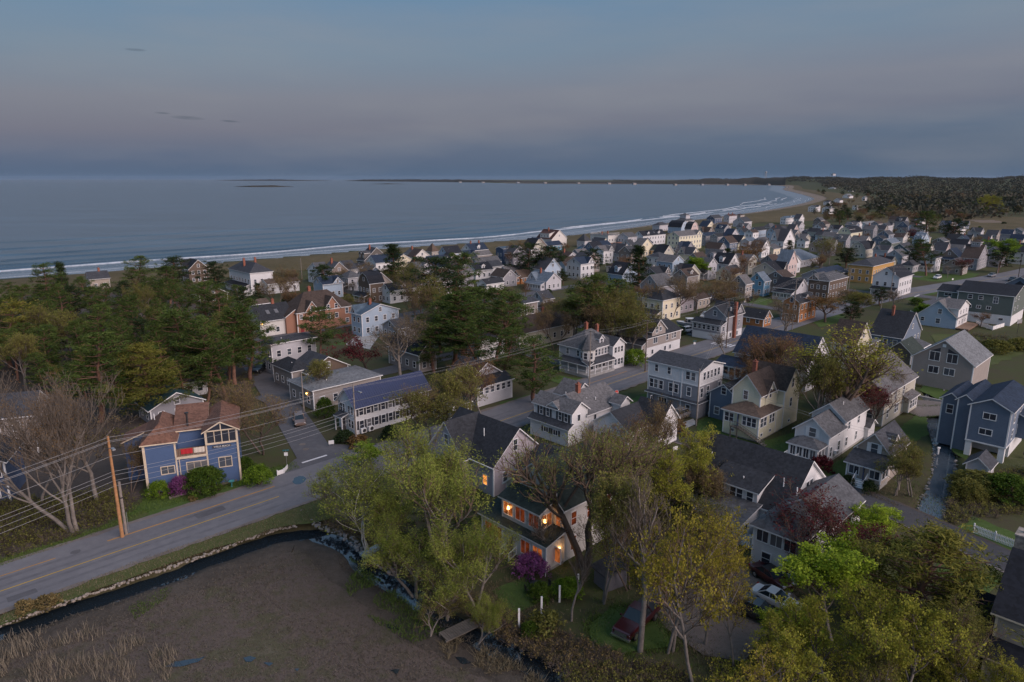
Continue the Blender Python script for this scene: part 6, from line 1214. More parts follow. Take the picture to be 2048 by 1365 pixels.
bare('bare_big', 31, H=15, r=.27, kids=(8, 6, 5, 4, 3), ang=(24, 21, 20, 20, 20), lr=(.95, .62, .62, .66, .75), up=.2, mx=5, trunk=.34, buds='leaf_rust', nb=1, bsize=.045, stems=3, rmin=.011)
for k in range(3): bare('bare', 41 + k, H=12, r=.2, kids=(9, 7, 5, 4), mx=4, trunk=.45, ang=(40, 36, 36, 36), lr=(.62, .6, .6, .55), buds='leaf_bud', nb=2, bsize=.06, rmin=.014)
for k in range(2): bare('bare_brown', 51 + k, twig='twig_brown', bark='bark_brown', H=11, r=.18, kids=(9, 7, 5, 4), mx=4, trunk=.42, ang=(38, 34, 36, 36), lr=(.66, .6, .6, .55), buds='leaf_bud', nb=4, bsize=.065, stems=2, rmin=.014)
for k in range(2): bare('bare_red', 61 + k, twig='twig_red', bark='bark_brown', H=11, r=.18, kids=(9, 7, 5, 4), mx=4, trunk=.42, ang=(38, 34, 36, 36), lr=(.66, .6, .6, .55), buds='leaf_rust', nb=4, bsize=.065, rmin=.014)
for k in range(2): bare('bare_olive', 66 + k, twig='twig_brown', bark='bark_grey', H=11, r=.18, kids=(9, 7, 5, 3), mx=4, trunk=.42, ang=(38, 34, 36, 36), lr=(.66, .6, .6, .55), buds='leaf_olive', nb=8, bsize=.08, stems=2, rmin=.014)
for k in range(2): bare('bare_gold', 71 + k, twig='twig_brown', bark='bark_brown', H=13, r=.34, kids=(9, 7, 6, 4), mx=4, trunk=.4, ang=(36, 34, 34, 36), lr=(.7, .6, .6, .55), buds='leaf_gold', nb=4, bsize=.085, brad=.5)
bare('bare_tall', 75, H=15, r=.3, trunk=.6, kids=(14, 6, 5, 4), ang=(28, 30, 32, 34), lr=(.40, .55, .55, .5), up=.2, mx=4, rmin=.014)
for k in range(2): bare('red_bud', 81 + k, twig='twig_brown', bark='bark_dark', H=10, r=.16, kids=(9, 7, 5, 4), mx=4, trunk=.4, ang=(32, 32, 34, 36), lr=(.7, .6, .6, .5), buds='leaf_red', nb=3, bsize=.075, stems=2, rmin=.013)
bare('birch', 85, twig='twig_grey', bark='bark_birch', H=12, r=.13, kids=(9, 7, 5), ang=(34, 36, 38), lr=(.55, .6, .6), trunk=.5, mx=3, buds='leaf_willow', nb=11, bsize=.085, stems=3, brad=.65)
for k in range(3): leafy('willow', 91 + k, 'leaf_willow', bark='bark_grey', H=11, r=.15, n=38, rad=.42, size=.078, kids=(10, 7, 4), trunk=.46, ang=(44, 34, 30), lr=(.6, .6, .6), up=.3, stems=2, flat_=2.1, aspect=.3, upn=.0, keep=.9)
leafy('willow_dark', 97, 'leaf_willow', bark='bark_dark', H=14, r=.40, n=18, rad=.5, size=.078, kids=(9, 8, 5), lr=(.7, .6, .6), trunk=.42, stems=2, aspect=.35, keep=.55, start=.62, flat_=1.5)
for k in range(3): leafy('maple_yellow', 101 + k, 'leaf_yellow', bark='bark_grey', H=12, r=.18, n=13, rad=.45, size=.08, kids=(11, 8, 5), trunk=.5, ang=(44, 40, 40), lr=(.5, .6, .55), aspect=.8, keep=.8)
for k in range(2): leafy('lime', 111 + k, 'leaf_lime', bark='bark_grey', H=10, r=.16, n=40, rad=.5, size=.08, kids=(11, 8, 5), trunk=.48, lr=(.55, .6, .55), aspect=.85)
for k in range(2): leafy('olive', 121 + k, 'leaf_olive', bark='bark_grey', H=11, r=.17, n=14, rad=.45, size=.075, kids=(10, 7, 5), trunk=.44, lr=(.6, .6, .55), aspect=.6, stems=2)
for k in range(2): leafy('gold_green', 131 + k, 'leaf_gold', bark='bark_grey', H=10, r=.16, n=19, rad=.45, size=.08, kids=(10, 7, 5), trunk=.44, lr=(.6, .6, .55), aspect=.75, stems=2)
for k in range(2): leafy('spring', 141 + k, 'leaf_spring', H=9, r=.16, n=36, rad=.6, size=.11, kids=(10, 7, 4), trunk=.42, lr=(.62, .6, .55), aspect=.7)
leafy('dark_cedar', 147, 'leaf_red', bark='bark_dark', H=9, n=12, rad=.6, size=.12, kids=(10, 7, 4), up=.05, trunk=.5, lr=(.5, .6, .55)); leafy('rust_tree', 149, 'leaf_rust', H=9, n=14, rad=.6, size=.11, kids=(10, 7, 4), trunk=.45, lr=(.58, .6, .55))
for k in range(4): pine('pine', 151 + k, H=15, W=3.9 + .35 * k, base=.24 + .05 * k, size=.2, n=40, layers=12, conic=.5)
for k in range(2): pine('pine_dark', 161 + k, 'needle_dark', H=12, W=4.4, base=.25, irregular=.6, bend=.1)
pine('pine_gold', 165, 'needle_gold', H=13, W=4.9, base=.14, n=64, size=.15, layers=15, per=7, irregular=.5, conic=.6); pine('pine_gold', 166, 'needle_gold', H=14, W=4.4, base=.3, n=44, size=.18)
for k in range(2): pine('spruce', 171 + k, 'needle_dark', H=13, W=3.0, base=.08, conic=.95, layers=16, per=6, irregular=.25, bend=.015)
bush('bush_green', 181, 'leaf_green', n=240, nl=22, size=.045, rad=.17); bush('bush_green', 182, 'leaf_spring', n=240, nl=22, size=.045, rad=.17); bush('bush_dark', 183, 'needle_dark', n=160, size=.06, rad=.2); bush('bush_petal', 184, 'petal', n=260, nl=22, size=.042, rad=.16); bush('bush_red', 185, 'leaf_red'); bush('bush_olive', 186, 'leaf_olive', nl=14); bush('bush_rust', 187, 'leaf_rust', nl=14); bush('thicket', 189, 'leaf_olive', n=420, nl=26, size=.036, rad=.13); bush('thicket_dark', 190, 'leaf_green', n=420, nl=26, size=.036, rad=.13); bush('bush_straw', 188, 'leaf_bud', nl=16)
NAMES = dict(bare_big='bare_tree', bare='bare_tree', bare_brown='bare_tree', bare_red='bare_tree', bare_olive='bare_tree', bare_gold='willow_tree', bare_tall='bare_tree', red_bud='red_maple', birch='birch_tree', willow='willow_tree', willow_dark='willow_tree', maple_yellow='maple_tree', lime='maple_tree', olive='leafing_tree', gold_green='maple_tree', spring='leafing_tree', dark_cedar='cedar_tree', rust_tree='leafing_tree', pine='pine_tree', pine_dark='pine_tree', pine_gold='pine_tree', spruce='spruce_tree')
cnt = {}
def plant(kind, x, y, h, w, label, group=None, z=0.0):
    v = TREES[kind]; i = cnt.get(kind, 0); cnt[kind] = i + 1; tm, cm, H, W_ = v[i % len(v)]
    isb = kind.startswith(('bush', 'thicket')); sz = h / H; sx = w / W_; sx = min(max(sx, sz * .55), sz * 1.9)
    t = thing('shrub' if isb else NAMES[kind], label, 'shrub' if isb else 'tree', (x, y, z), rng.uniform(0, 6.28), group); t.scale = (sx, sx, sz)
    link('stem' if isb else 'trunk', tm, t); link('crown', cm, t); return t
def plant_px(kind, bx, by, ty, wpx, label, group=None, h=None):
    x, y = gp(bx, by); k = (682.5 - ty) / CAM_F; w_ = y * (k * cp_ - sp_) / (cp_ + k * sp_); hh = CAM_H + w_ if h is None else h
    d = y * cp_ + (CAM_H - hh / 2) * sp_; return plant(kind, x, y, max(.5, hh), wpx * d / CAM_F * (1. if kind.startswith(('bush', 'thicket')) else 1.13), label, group)
PL = [
('bare_big', 150, 1062, 722, 285, 'largest bare tree at the roadside, a wide fan of grey limbs with rusty tips'), ('bare', 195, 1005, 790, 170, 'bare grey tree leaning right between the great fan shaped tree and the blue house'), ('bare', 84, 1010, 868, 120, 'small bare tree with bent pale trunk before the dark blue house'),
('bare_brown', 262, 985, 865, 80, 'thin brown tree at the left end of the blue house'), ('bare_brown', 527, 908, 762, 165, 'rounded twiggy bare tree between the blue house and the side street'),
('birch', 738, 1108, 905, 200, 'birch with several white stems above the bend of the ditch'), ('willow', 868, 1120, 862, 230, 'tall pale green willow hiding the front of the mauve house'), ('willow', 795, 1140, 975, 150, 'feathery yellow green willow right of the birch'), ('willow', 950, 1215, 1020, 150, 'leafy willow left of the purple azalea'), ('willow', 895, 1235, 1095, 150, 'low willow leaning over the ditch'), ('willow', 955, 1285, 1185, 95, 'bushy willow beside the plank footbridge'), ('spring', 748, 942, 888, 100, 'round fresh green tree crown at the car park edge'),
('willow_dark', 1168, 1138, 826, 270, 'great old willow with thick dark trunk in front of the lit house'), ('bare_tall', 1108, 1132, 1010, 80, 'reddish slender tree leaning against the lit house'), ('bare_tall', 1143, 1242, 1085, 60, 'thin pale sapling left of the white posts'), ('bare_olive', 1203, 1205, 935, 130, 'slim grey trunked tree between the old willow and the red pickup'),
('willow_dark', 1238, 1085, 838, 200, 'open crowned willow at the back of the lit house'), ('olive', 1215, 1050, 850, 150, 'olive leafed tree between the mauve house and the white house'), ('bare_brown', 1245, 1010, 850, 150, 'brown twiggy tree right of the old willow crown'), ('gold_green', 1340, 1040, 890, 150, 'yellow green tree at the lane end of the twiggy clump'), ('bare_brown', 1420, 1030, 930, 90, 'thin brown tree at the left end of the great charcoal roof'), ('maple_yellow', 1300, 1230, 1030, 150, 'thin yellow maple left of the pickup'), ('bare_brown', 1260, 1180, 970, 140, 'brown twiggy tree behind the garden shed'), ('maple_yellow', 1410, 1290, 1085, 140, 'yellow maple in the middle of the gravel yard edge'), ('olive', 1350, 1160, 980, 150, 'olive tree at the back of the gravel yard'), ('willow', 830, 1190, 1040, 150, 'middle sized willow on the ditch bank'), ('willow', 700, 1040, 935, 110, 'low willow at the road end of the ditch'), ('willow', 898, 1105, 890, 140, 'pale willow in front of the mauve gable'), ('olive', 860, 1270, 1180, 110, 'grey green willow bush overhanging the ditch'),
('bare_brown', 1330, 965, 812, 140, 'brown twiggy tree nearest the three storey house'), ('bare_red', 1262, 930, 822, 130, 'rusty brown tree over the low charcoal roof'), ('gold_green', 1395, 1005, 858, 120, 'olive yellow tree at the edge of the lane'), ('bare_olive', 1300, 1015, 880, 150, 'olive brown tree behind the old willow'), ('bare_brown', 1370, 1020, 905, 120, 'grey brown thicket tree left of the great charcoal roof'),
('bare_tall', 1280, 1302, 955, 150, 'tall bare grey tree standing in front of the red pickup'), ('maple_yellow', 1335, 1306, 1010, 160, 'yellow budding maple right behind the red pickup'), ('maple_yellow', 1388, 1372, 995, 200, 'largest yellow maple at the gravel yard'), ('maple_yellow', 1440, 1245, 1040, 140, 'yellow maple against the charcoal roofed house annex'), ('maple_yellow', 1468, 1335, 1115, 115, 'golden maple whose leaves overhang the parked white car'), ('bare', 1345, 1302, 1120, 90, 'thin twin trunk sapling in the gravel yard'),
('red_bud', 1628, 1178, 992, 180, 'dark red budding tree against the white hip roofed house'), ('red_bud', 1596, 1172, 1065, 90, 'smaller red budding tree at the corner of the white hip roofed house'), ('lime', 1665, 1285, 1105, 180, 'bright lime green maple right of the white car'), ('lime', 1752, 1105, 998, 135, 'lime green tree beside the lane'), ('lime', 1600, 1300, 1215, 120, 'low lime green tree in front of the dark parked car'),
('pine_gold', 1800, 1260, 1028, 240, 'gold tipped pine at the lower right beside the lane'), ('gold_green', 1560, 1425, 1268, 180, 'yellow green maple at the bottom edge under the dark car'), ('gold_green', 1680, 1415, 1205, 210, 'yellow green maple at the bottom edge under the lime tree'), ('gold_green', 1805, 1430, 1200, 230, 'broad yellow green tree at the bottom edge left of the black roofed house'), ('olive', 1905, 1415, 1225, 170, 'olive brown tree touching the black roofed corner house'), ('maple_yellow', 1480, 1420, 1265, 170, 'orange yellow maple at the bottom edge below the gravel yard'), ('gold_green', 1965, 1420, 1305, 110, 'small yellow green tree against the corner house wall'), ('olive', 1750, 1440, 1260, 170, 'olive tree at the bottom edge between the two yellow green maples'),
('bare_gold', 1690, 880, 648, 150, 'golden topped willow rising over the cream houses in the middle right'), ('bare_olive', 1625, 880, 700, 78, 'ivy clad tree with thick trunk beside the white hall'), ('bare_red', 1545, 805, 668, 140, 'red brown bare tree over the navy roof of the white hall'), ('bare_red', 1498, 790, 700, 110, 'reddish tree before the white hall porch'), ('bare', 1592, 820, 690, 130, 'grey bare tree by the end of the white hall'), ('red_bud', 1722, 868, 762, 110, 'red budding tree at the corner of the large beige house'), ('bare', 1452, 722, 662, 62, 'small bare street tree at the crosswalk'), ('bare', 1565, 690, 590, 55, 'thin bare tree left of the orange brown house'),
('pine', 1068, 806, 670, 160, 'lone spreading pine at the bend of the main road'), ('pine', 905, 735, 575, 130, 'leaning pine in the middle of the big pine cluster'), ('pine', 1010, 705, 570, 110, 'pine on the seaward side of the taupe house'), ('pine', 965, 760, 640, 120, 'lower pine at the foot of the middle cluster'), ('pine', 868, 745, 640, 110, 'low pine at the left foot of the middle cluster'), ('pine', 1000, 770, 650, 100, 'pine above the grey sun porch house'), ('olive', 890, 660, 545, 90, 'olive tree behind the big pine cluster'), ('bare_brown', 845, 660, 560, 80, 'brown bare tree left of the big pine cluster'),
('olive', 1210, 705, 560, 140, 'broad olive brown tree in the clump above the turret house'), ('bare_olive', 1255, 715, 590, 110, 'olive tree at the right end of the clump above the turret house'), ('bare_brown', 1170, 715, 590, 120, 'brown tree at the front of the clump above the turret house'), ('olive', 1150, 640, 545, 90, 'leafing tree behind the clump above the turret house'), ('bare_brown', 1110, 700, 610, 80, 'thin brown tree left of the clump above the turret house'),
('bare_brown', 1575, 800, 668, 140, 'large red brown tree in the middle of the white hall'), ('bare_brown', 1662, 850, 690, 90, 'brown tree in front of the ivy clad trunk'), ('bare_red', 1520, 835, 722, 110, 'reddish tree before the glazed porch of the white hall'), ('bare_brown', 1740, 830, 720, 90, 'brown tree behind the large beige house gable'), ('bare_brown', 1340, 640, 560, 90, 'brown tree behind the square cream house'), ('bare_red', 1450, 585, 530, 80, 'red brown tree left of the beige house with black roof'), ('bare_red', 1470, 560, 508, 70, 'dark red tree before the rusty tree'), ('bare_olive', 1705, 640, 580, 60, 'olive tree at the curve of the main road'), ('bare_brown', 1680, 610, 570, 70, 'brown street trees by the brown hip roofed house'),
('bare_brown', 720, 580, 530, 60, 'brown tree before the pale fence'), ('bare_brown', 590, 600, 530, 80, 'bare tree behind the flat rusty roof'), ('bare_brown', 560, 620, 555, 60, 'bare tree left of the shingle inn'), ('bare', 690, 570, 520, 50, 'bare tree near the round dark pine'),
('bare_red', 935, 845, 718, 100, 'orange brown tree in front of the grey sun porch house'), ('bare_olive', 862, 885, 755, 130, 'olive brown tree at the right end of the navy metal roof'), ('bare_olive', 905, 875, 738, 95, 'olive tree behind the white garage'), ('bare_brown', 818, 880, 752, 110, 'brown tree in front of the navy roofed house'), ('bare', 962, 838, 730, 70, 'thin bare tree by the grey sun porch'), ('bare', 803, 768, 632, 140, 'bare grey tree left of the brown gable among the trees'), ('bare', 852, 740, 612, 90, 'tall bare tree right of the brown gable'), ('dark_cedar', 735, 752, 652, 100, 'dark reddish cedar below the pale blue house'),
('pine', 930, 742, 588, 135, 'tall pine in the middle cluster, left of the taupe house'), ('pine', 988, 735, 582, 115, 'pine at the right of the middle cluster'), ('pine', 882, 705, 600, 115, 'pine at the left of the middle cluster'), ('pine', 952, 700, 566, 100, 'pine behind the middle cluster'), ('pine_dark', 872, 640, 508, 110, 'dark pine above the white gambrel house'), ('pine', 910, 622, 503, 95, 'pine left of the white front gable cottage'), ('olive', 835, 610, 515, 80, 'leafy tree behind the white gambrel house'), ('pine', 638, 738, 616, 95, 'pine in front of the shingle inn'), ('pine_dark', 652, 592, 528, 52, 'round dark pine near the beach'), ('spruce', 520, 605, 565, 40, 'small spruce beside the wraparound porch house'),
('spruce', 790, 572, 486, 50, 'pointed spruce by the red gabled beach house'), ('olive', 772, 575, 535, 60, 'green tree left of the pointed spruce'), ('bare_olive', 745, 580, 545, 50, 'pale budding tree before the beach houses'), ('pine_dark', 1058, 562, 484, 72, 'dark pine behind the blue grey farmhouse'), ('pine_dark', 1102, 562, 488, 72, 'dark pine right behind the farmhouse'), ('pine_dark', 1185, 552, 496, 58, 'round dark pine by the sky blue house'), ('spruce', 1280, 580, 488, 66, 'tall layered pine before the porch house'), ('bare_brown', 1040, 530, 478, 40, 'bare tree beside the dark blue house'),
('olive', 1240, 698, 566, 115, 'broad olive tree left of the square cream house'), ('pine', 1188, 700, 545, 115, 'dark green pine above the turret house'), ('bare_olive', 1150, 680, 585, 90, 'brown green tree above the cream dormered house'), ('olive', 1272, 700, 580, 90, 'olive tree touching the square cream house'), ('pine', 1218, 670, 552, 90, 'pine in the middle of the clump above the turret house'), ('bare_brown', 1120, 650, 590, 70, 'thin brown tree beside the pale blue house'),
('bare_brown', 1395, 628, 556, 115, 'brown bare tree over the mauve grey house'), ('bare', 1368, 610, 545, 95, 'grey bare tree right of the square cream house'), ('bare_brown', 1425, 605, 545, 85, 'brown bare tree left of the taupe house with decks'), ('spring', 1387, 560, 512, 82, 'spring green tree behind the bare trees'), ('rust_tree', 1490, 540, 490, 80, 'rusty tree before the cream house'), ('bare_red', 1522, 530, 478, 62, 'bare tree before the white double gable'), ('pine_dark', 1448, 535, 495, 60, 'dark pine by the town houses'), ('olive', 1640, 536, 470, 74, 'large yellow green tree behind the blue grey hall'), ('pine_dark', 1692, 536, 494, 40, 'dark round pine right of the yellow green tree'), ('spruce', 1578, 508, 480, 24, 'small dark spruce before the white double gable'),
('pine', 1852, 484, 422, 78, 'large pine above the far dark gables'), ('pine_dark', 1902, 486, 435, 46, 'wind bent dark pine on the marsh edge'), ('pine', 1852, 552, 478, 66, 'big pine on the green before the yellow inn'), ('pine_dark', 1830, 540, 490, 45, 'dark pine left of the big pine on the green'), ('dark_cedar', 1812, 484, 455, 28, 'dark red maple beside the tall pole'), ('spring', 2015, 532, 476, 105, 'broad vivid green tree at the right edge'), ('pine_dark', 1995, 545, 492, 62, 'dark pine in front of the vivid green tree'), ('red_bud', 1920, 552, 515, 66, 'dark red tree before the cupola house'), ('bare_brown', 1945, 505, 470, 40, 'brown tree behind the cupola house'), ('rust_tree', 1650, 645, 588, 52, 'orange brown tree by the orange brown house'), ('pine_dark', 1760, 612, 574, 44, 'trimmed dark evergreen at the street corner'), ('bare', 1700, 615, 580, 60, 'bare street trees before the brown hip roofed house'), ('spring', 1842, 640, 606, 36, 'small green tree beside the pale blue cottage'),
('bare_olive', 1822, 992, 866, 84, 'brown thicket tree between the tan cottage and the stream'), ('bare_olive', 1790, 990, 900, 70, 'olive brown bushy tree at the side of the tan cottage'), ('bare_red', 1960, 655, 622, 30, 'small bare tree behind the white fence of the green house'),
('pine', 100, 612, 525, 115, 'big pine at the left edge of the grove, nearest the sea'), ('spruce', 128, 600, 522, 30, 'pointed tree top beside the big seaward pine'), ('pine', 268, 600, 513, 95, 'rounded pine standing before the surf'), ('pine_dark', 345, 582, 511, 58, 'dark pine left of the shingle beach house'), ('pine_dark', 432, 588, 520, 48, 'dark pine right of the shingle beach house'), ('pine_gold', 22, 735, 600, 140, 'gold tipped tree at the left end of the grove'), ('bare_olive', 140, 720, 590, 120, 'brown green tree in the grove'), ('pine', 372, 790, 610, 120, 'tall pine with bare lower trunk at the right of the grove'), ('pine', 455, 800, 630, 120, 'pine at the right edge of the grove by the driveway'), ('pine', 500, 760, 625, 95, 'pine left of the white house with skylights'), ('pine', 200, 845, 655, 165, 'broad green pine behind the great bare tree'), ('pine_gold', 300, 835, 675, 130, 'yellow green pine behind the blue house'),
('pine', 470, 770, 610, 90, 'pine before the grey gambrel house'), ('bare_brown', 470, 880, 790, 80, 'brown bush tree between the grove and the bare tree'), ('bare_olive', 634, 802, 715, 52, 'pale budding tree in front of the small brown cottage'),
]
for a in PL: plant_px(*a)
# the grove: pines nobody could tell apart
gr = random.Random(5); spots = []
for y in range(612, 850, 19):
    x = -60 + gr.uniform(0, 40)
    while x < 500 - max(0, (y - 760)) * 1.9:
        spots.append((x + gr.uniform(-14, 14), y + gr.uniform(-7, 7))); x += 46 + (y - 600) * .16
for (x, y) in spots:
    if (x < 300 and y > 800) or (385 < x < 470 and y < 625) or (130 < x < 215 and y < 625): continue
    k = gr.choices(['pine', 'pine_gold', 'pine_dark', 'bare_olive'], [8, .7, 1.3, .9])[0]
    lab = {'pine': 'green pine in the dense grove on the left', 'pine_gold': 'yellowish pine in the dense grove on the left', 'pine_dark': 'dark pine in the dense grove on the left', 'bare_olive': 'thin brown tree in the dense grove on the left'}[k]
    xx, yy = gp(x, y); plant(k, xx, yy, gr.uniform(6.5, 15.5) * (1. if y > 660 else .85), gr.uniform(5.5, 8.5), lab, {'pine': 'green pines of the grove', 'pine_gold': 'yellowish pines of the grove', 'pine_dark': 'dark pines of the grove', 'bare_olive': 'thin trees of the grove'}[k])
# small trees and shrubs among the houses
HB = [(math.hypot(r[7], r[8]) / 2 + .8, r[4] + math.cos(R(r[6])) * r[7] / 2 - math.sin(R(r[6])) * r[8] / 2, r[5] + math.sin(R(r[6])) * r[7] / 2 + math.cos(R(r[6])) * r[8] / 2) for r in ROWS]
def free(x, y, m=0.):
    return all(math.hypot(x - a, y - b) > q + m for q, a, b in HB) and pline_dist(np.array([x]), np.array([y]), MAIN)[0] > 8 and min(pline_dist(np.array([x]), np.array([y]), l)[0] for l in (SIDE, CROSS, BACK, BACK2, LANE)) > 4
n = 0
while n < 120:
    px_, py_ = gr.uniform(560, 2040), gr.uniform(440, 690)
    if py_ < 575 - (px_ - 300) * .085 + 6 or py_ > 700 - abs(px_ - 1200) * .08: continue
    x, y = gp(px_, py_)
    if not free(x, y): continue
    k = gr.choices(['pine_dark', 'bare', 'bare_brown', 'bare_red', 'bush_dark', 'bush_green', 'olive', 'rust_tree'], [2, 3, 4, 2, 5, 3, 2, 1])[0]; b = k.startswith('bush')
    plant(k, x, y, gr.uniform(1.2, 2.6) if b else gr.uniform(4.5, 9.), gr.uniform(2, 4) if b else gr.uniform(4, 7.5), {'pine_dark': 'dark pine among the houses of the town', 'bare': 'grey bare tree among the houses of the town', 'bare_brown': 'brown bare tree among the houses of the town', 'bare_red': 'reddish bare tree among the houses of the town', 'bush_dark': 'dark shrub beside a house of the town', 'bush_green': 'green shrub beside a house of the town', 'olive': 'olive leafed tree among the houses of the town', 'rust_tree': 'rusty tree among the houses of the town'}[k], {'pine_dark': 'dark pines of the town', 'bare': 'grey bare trees of the town', 'bare_brown': 'brown bare trees of the town', 'bare_red': 'reddish bare trees of the town', 'bush_dark': 'dark shrubs of the town', 'bush_green': 'green shrubs of the town', 'olive': 'olive trees of the town', 'rust_tree': 'rusty trees of the town'}[k]); n += 1
# trees between the town and the far forest
n = 0
while n < 190:
    px_, py_ = gr.uniform(1625, 2120), gr.uniform(386, 452)
    if px_ < 1690 and py_ < 420 and py_ > 392 or 1930 < px_ and py_ > 436 or not free(*gp(px_, py_)): continue
    x, y = gp(px_, py_); k = gr.choices(['pine_dark', 'olive', 'bare_red', 'pine', 'bare_brown'], [5, 1, 2, 2, 2])[0]
    plant(k, x, y, gr.uniform(6, 13) if py_ > 415 else gr.uniform(9, 15), gr.uniform(8, 15), {'pine_dark': 'dark evergreen at the edge of the far forest', 'olive': 'olive tree at the edge of the far forest', 'bare_red': 'reddish tree at the edge of the far forest', 'pine': 'green pine at the edge of the far forest', 'bare_brown': 'brown tree at the edge of the far forest'}[k], {'pine_dark': 'dark forest edge trees', 'olive': 'olive forest edge trees', 'bare_red': 'reddish forest edge trees', 'pine': 'green forest edge pines', 'bare_brown': 'brown forest edge trees'}[k]); n += 1
plant_px('gold_green', 1962, 432, 388, 52, 'golden round tree standing out of the far dark forest')
# the forest on the far hills: one mass
def forest():
    rs = np.random.default_rng(11); C, T, SZ = [], [], []
    m = 16500; az = np.radians(np.concatenate([rs.uniform(8, 50, m - 3000), rs.uniform(19, 27, 3000)])); r = np.concatenate([800 + 6200 * rs.random(m - 3000) ** 1.6, rs.uniform(2800, 7300, 3000)])
    x, y = r * np.sin(az), r * np.cos(az); ds = pline_dist(x, y, shore); ok = (~in_poly(x, y, SEAPOLY)) & (ds > 90 + .02 * r) & ~((r < 1250) & (az < R(23.5))) & (rs.random(m) < np.clip((r - 760 - 160 * np.sin(az * 31)) / 420, 0, 1)) 
    x, y, r = x[ok], y[ok], r[ok]; z = ground_z(x, y)
    k = len(x); hgt = rs.uniform(6, 18, k); rw = rs.uniform(.6, 1.7, k); tint = np.clip(np.array([.5 + .9 * mnoise.noise(Vector((a * .004, b * .004, 7))) for a, b in zip(x, y)]) + rs.normal(size=k) * .2, 0, 1)
    n_ = 12; cx = np.repeat(np.stack([x, y, z + hgt * .58], 1), n_, 0); off = rs.normal(size=(k * n_, 3)) * np.array([[3.8, 3.8, 2.5]]) * .9 * np.repeat(rw, n_)[:, None]; c = cx + off
    e = rs.normal(size=(k * n_, 3)); e /= np.linalg.norm(e, axis=1)[:, None]; f = np.cross(e, rs.normal(size=(k * n_, 3))); f /= np.linalg.norm(f, axis=1)[:, None]; s = rs.uniform(1.0, 2.2, (k * n_, 1)) * (1 + np.repeat(r, n_)[:, None] / 9000)
    V = np.stack([c - e * s, c + f * s * .8, c + e * s, c - f * s * .8], 1).reshape(-1, 3); F = np.arange(len(V)).reshape(-1, 4); t = np.clip(np.repeat(tint, n_) * .6 + rs.random(k * n_) * .15 + .12, 0, 1)
    o = link('forest', np_mesh('forest', V, F, ['leaf_forest'], tint=t)); o['kind'] = 'stuff'; o['label'] = 'dark mixed forest covering the far hills'
m = leaf_mat('leaf_forest', (.030, .042, .034), (.088, .080, .058), .1); forest()
# shrubs by hand
for a in [('thicket_dark', 410, 985, 935, 75, 'large round green shrub in front of the blue house'), ('bush_green', 318, 995, 962, 40, 'small green shrub at the corner of the blue house'), ('bush_green', 490, 950, 915, 42, 'green shrub at the right corner of the blue house'), ('bush_green', 518, 970, 930, 52, 'rounded green shrub between the blue house and the street corner'), ('bush_petal', 362, 990, 952, 40, 'pink flowering shrub under the blue house downspout'), ('bush_petal', 1062, 1148, 1108, 66, 'purple azalea in bloom before the lit porch'), ('bush_green', 1035, 1105, 1085, 40, 'green shrub beside the purple azalea'), ('bush_red', 1640, 945, 910, 42, 'dark red shrub by the small white gabled house'), ('bush_dark', 1737, 985, 960, 28, 'clipped dark shrub beside the white front steps'), ('bush_dark', 1695, 970, 950, 26, 'dark shrub left of the tan cottage'), ('bush_green', 1270, 732, 697, 46, 'round green shrub at the taupe and white house'), ('bush_dark', 690, 885, 860, 40, 'clipped green shrub at the corner of the navy roofed house'), ('bush_rust', 715, 892, 870, 40, 'rusty grass like shrub beside the street corner pole'), ('bush_dark', 780, 880, 850, 32, 'dark upright evergreen at the navy roofed house'), ('bush_green', 650, 835, 795, 36, 'green shrub by the side street'), ('bush_rust', 1270, 835, 812, 60, 'rusty shrub left of the three storey house'), ('bush_rust', 1310, 850, 822, 60, 'rust coloured shrub in front of the three storey house'), ('bush_rust', 1350, 865, 838, 50, 'brown red shrub at the parked red and grey car'), ('bush_green', 1630, 905, 870, 60, 'green shrub behind the pale yellow house'), ('thicket', 1960, 985, 945, 120, 'broad olive thicket right of the stream'), ('thicket', 1932, 1000, 958, 60, 'dark olive thicket on the stream bank'), ('thicket_dark', 2010, 1000, 950, 90, 'brown olive thicket below the raised slate house'), ('bush_dark', 1990, 620, 600, 20, 'small shrub by the green house deck'), ('thicket', 1990, 705, 680, 110, 'brown thicket at the far side of the meadow'), ('thicket', 2040, 700, 676, 90, 'brown thicket at the right end of the meadow'), ('bush_dark', 1990, 1330, 1300, 60, 'dark evergreen shrub against the corner house'),
          ('bush_straw', 50, 1222, 1200, 36, 'tuft of straw coloured grass on the verge, left one'), ('bush_straw', 95, 1212, 1190, 40, 'tuft of straw coloured grass on the verge, right one'), ('bush_straw', 385, 1002, 990, 16, 'straw grass clump in the roadside garden'), ('bush_green', 1080, 1200, 1165, 45, 'green shrub near the white posts'), ('bush_green', 1135, 1190, 1160, 60, 'leafy shrub behind the white posts'), ('bush_olive', 1090, 1260, 1225, 70, 'olive bramble left of the pickup'), ('bush_green', 1060, 1270, 1245, 36, 'fresh green bramble by the ditch')]:
    plant_px(*a)
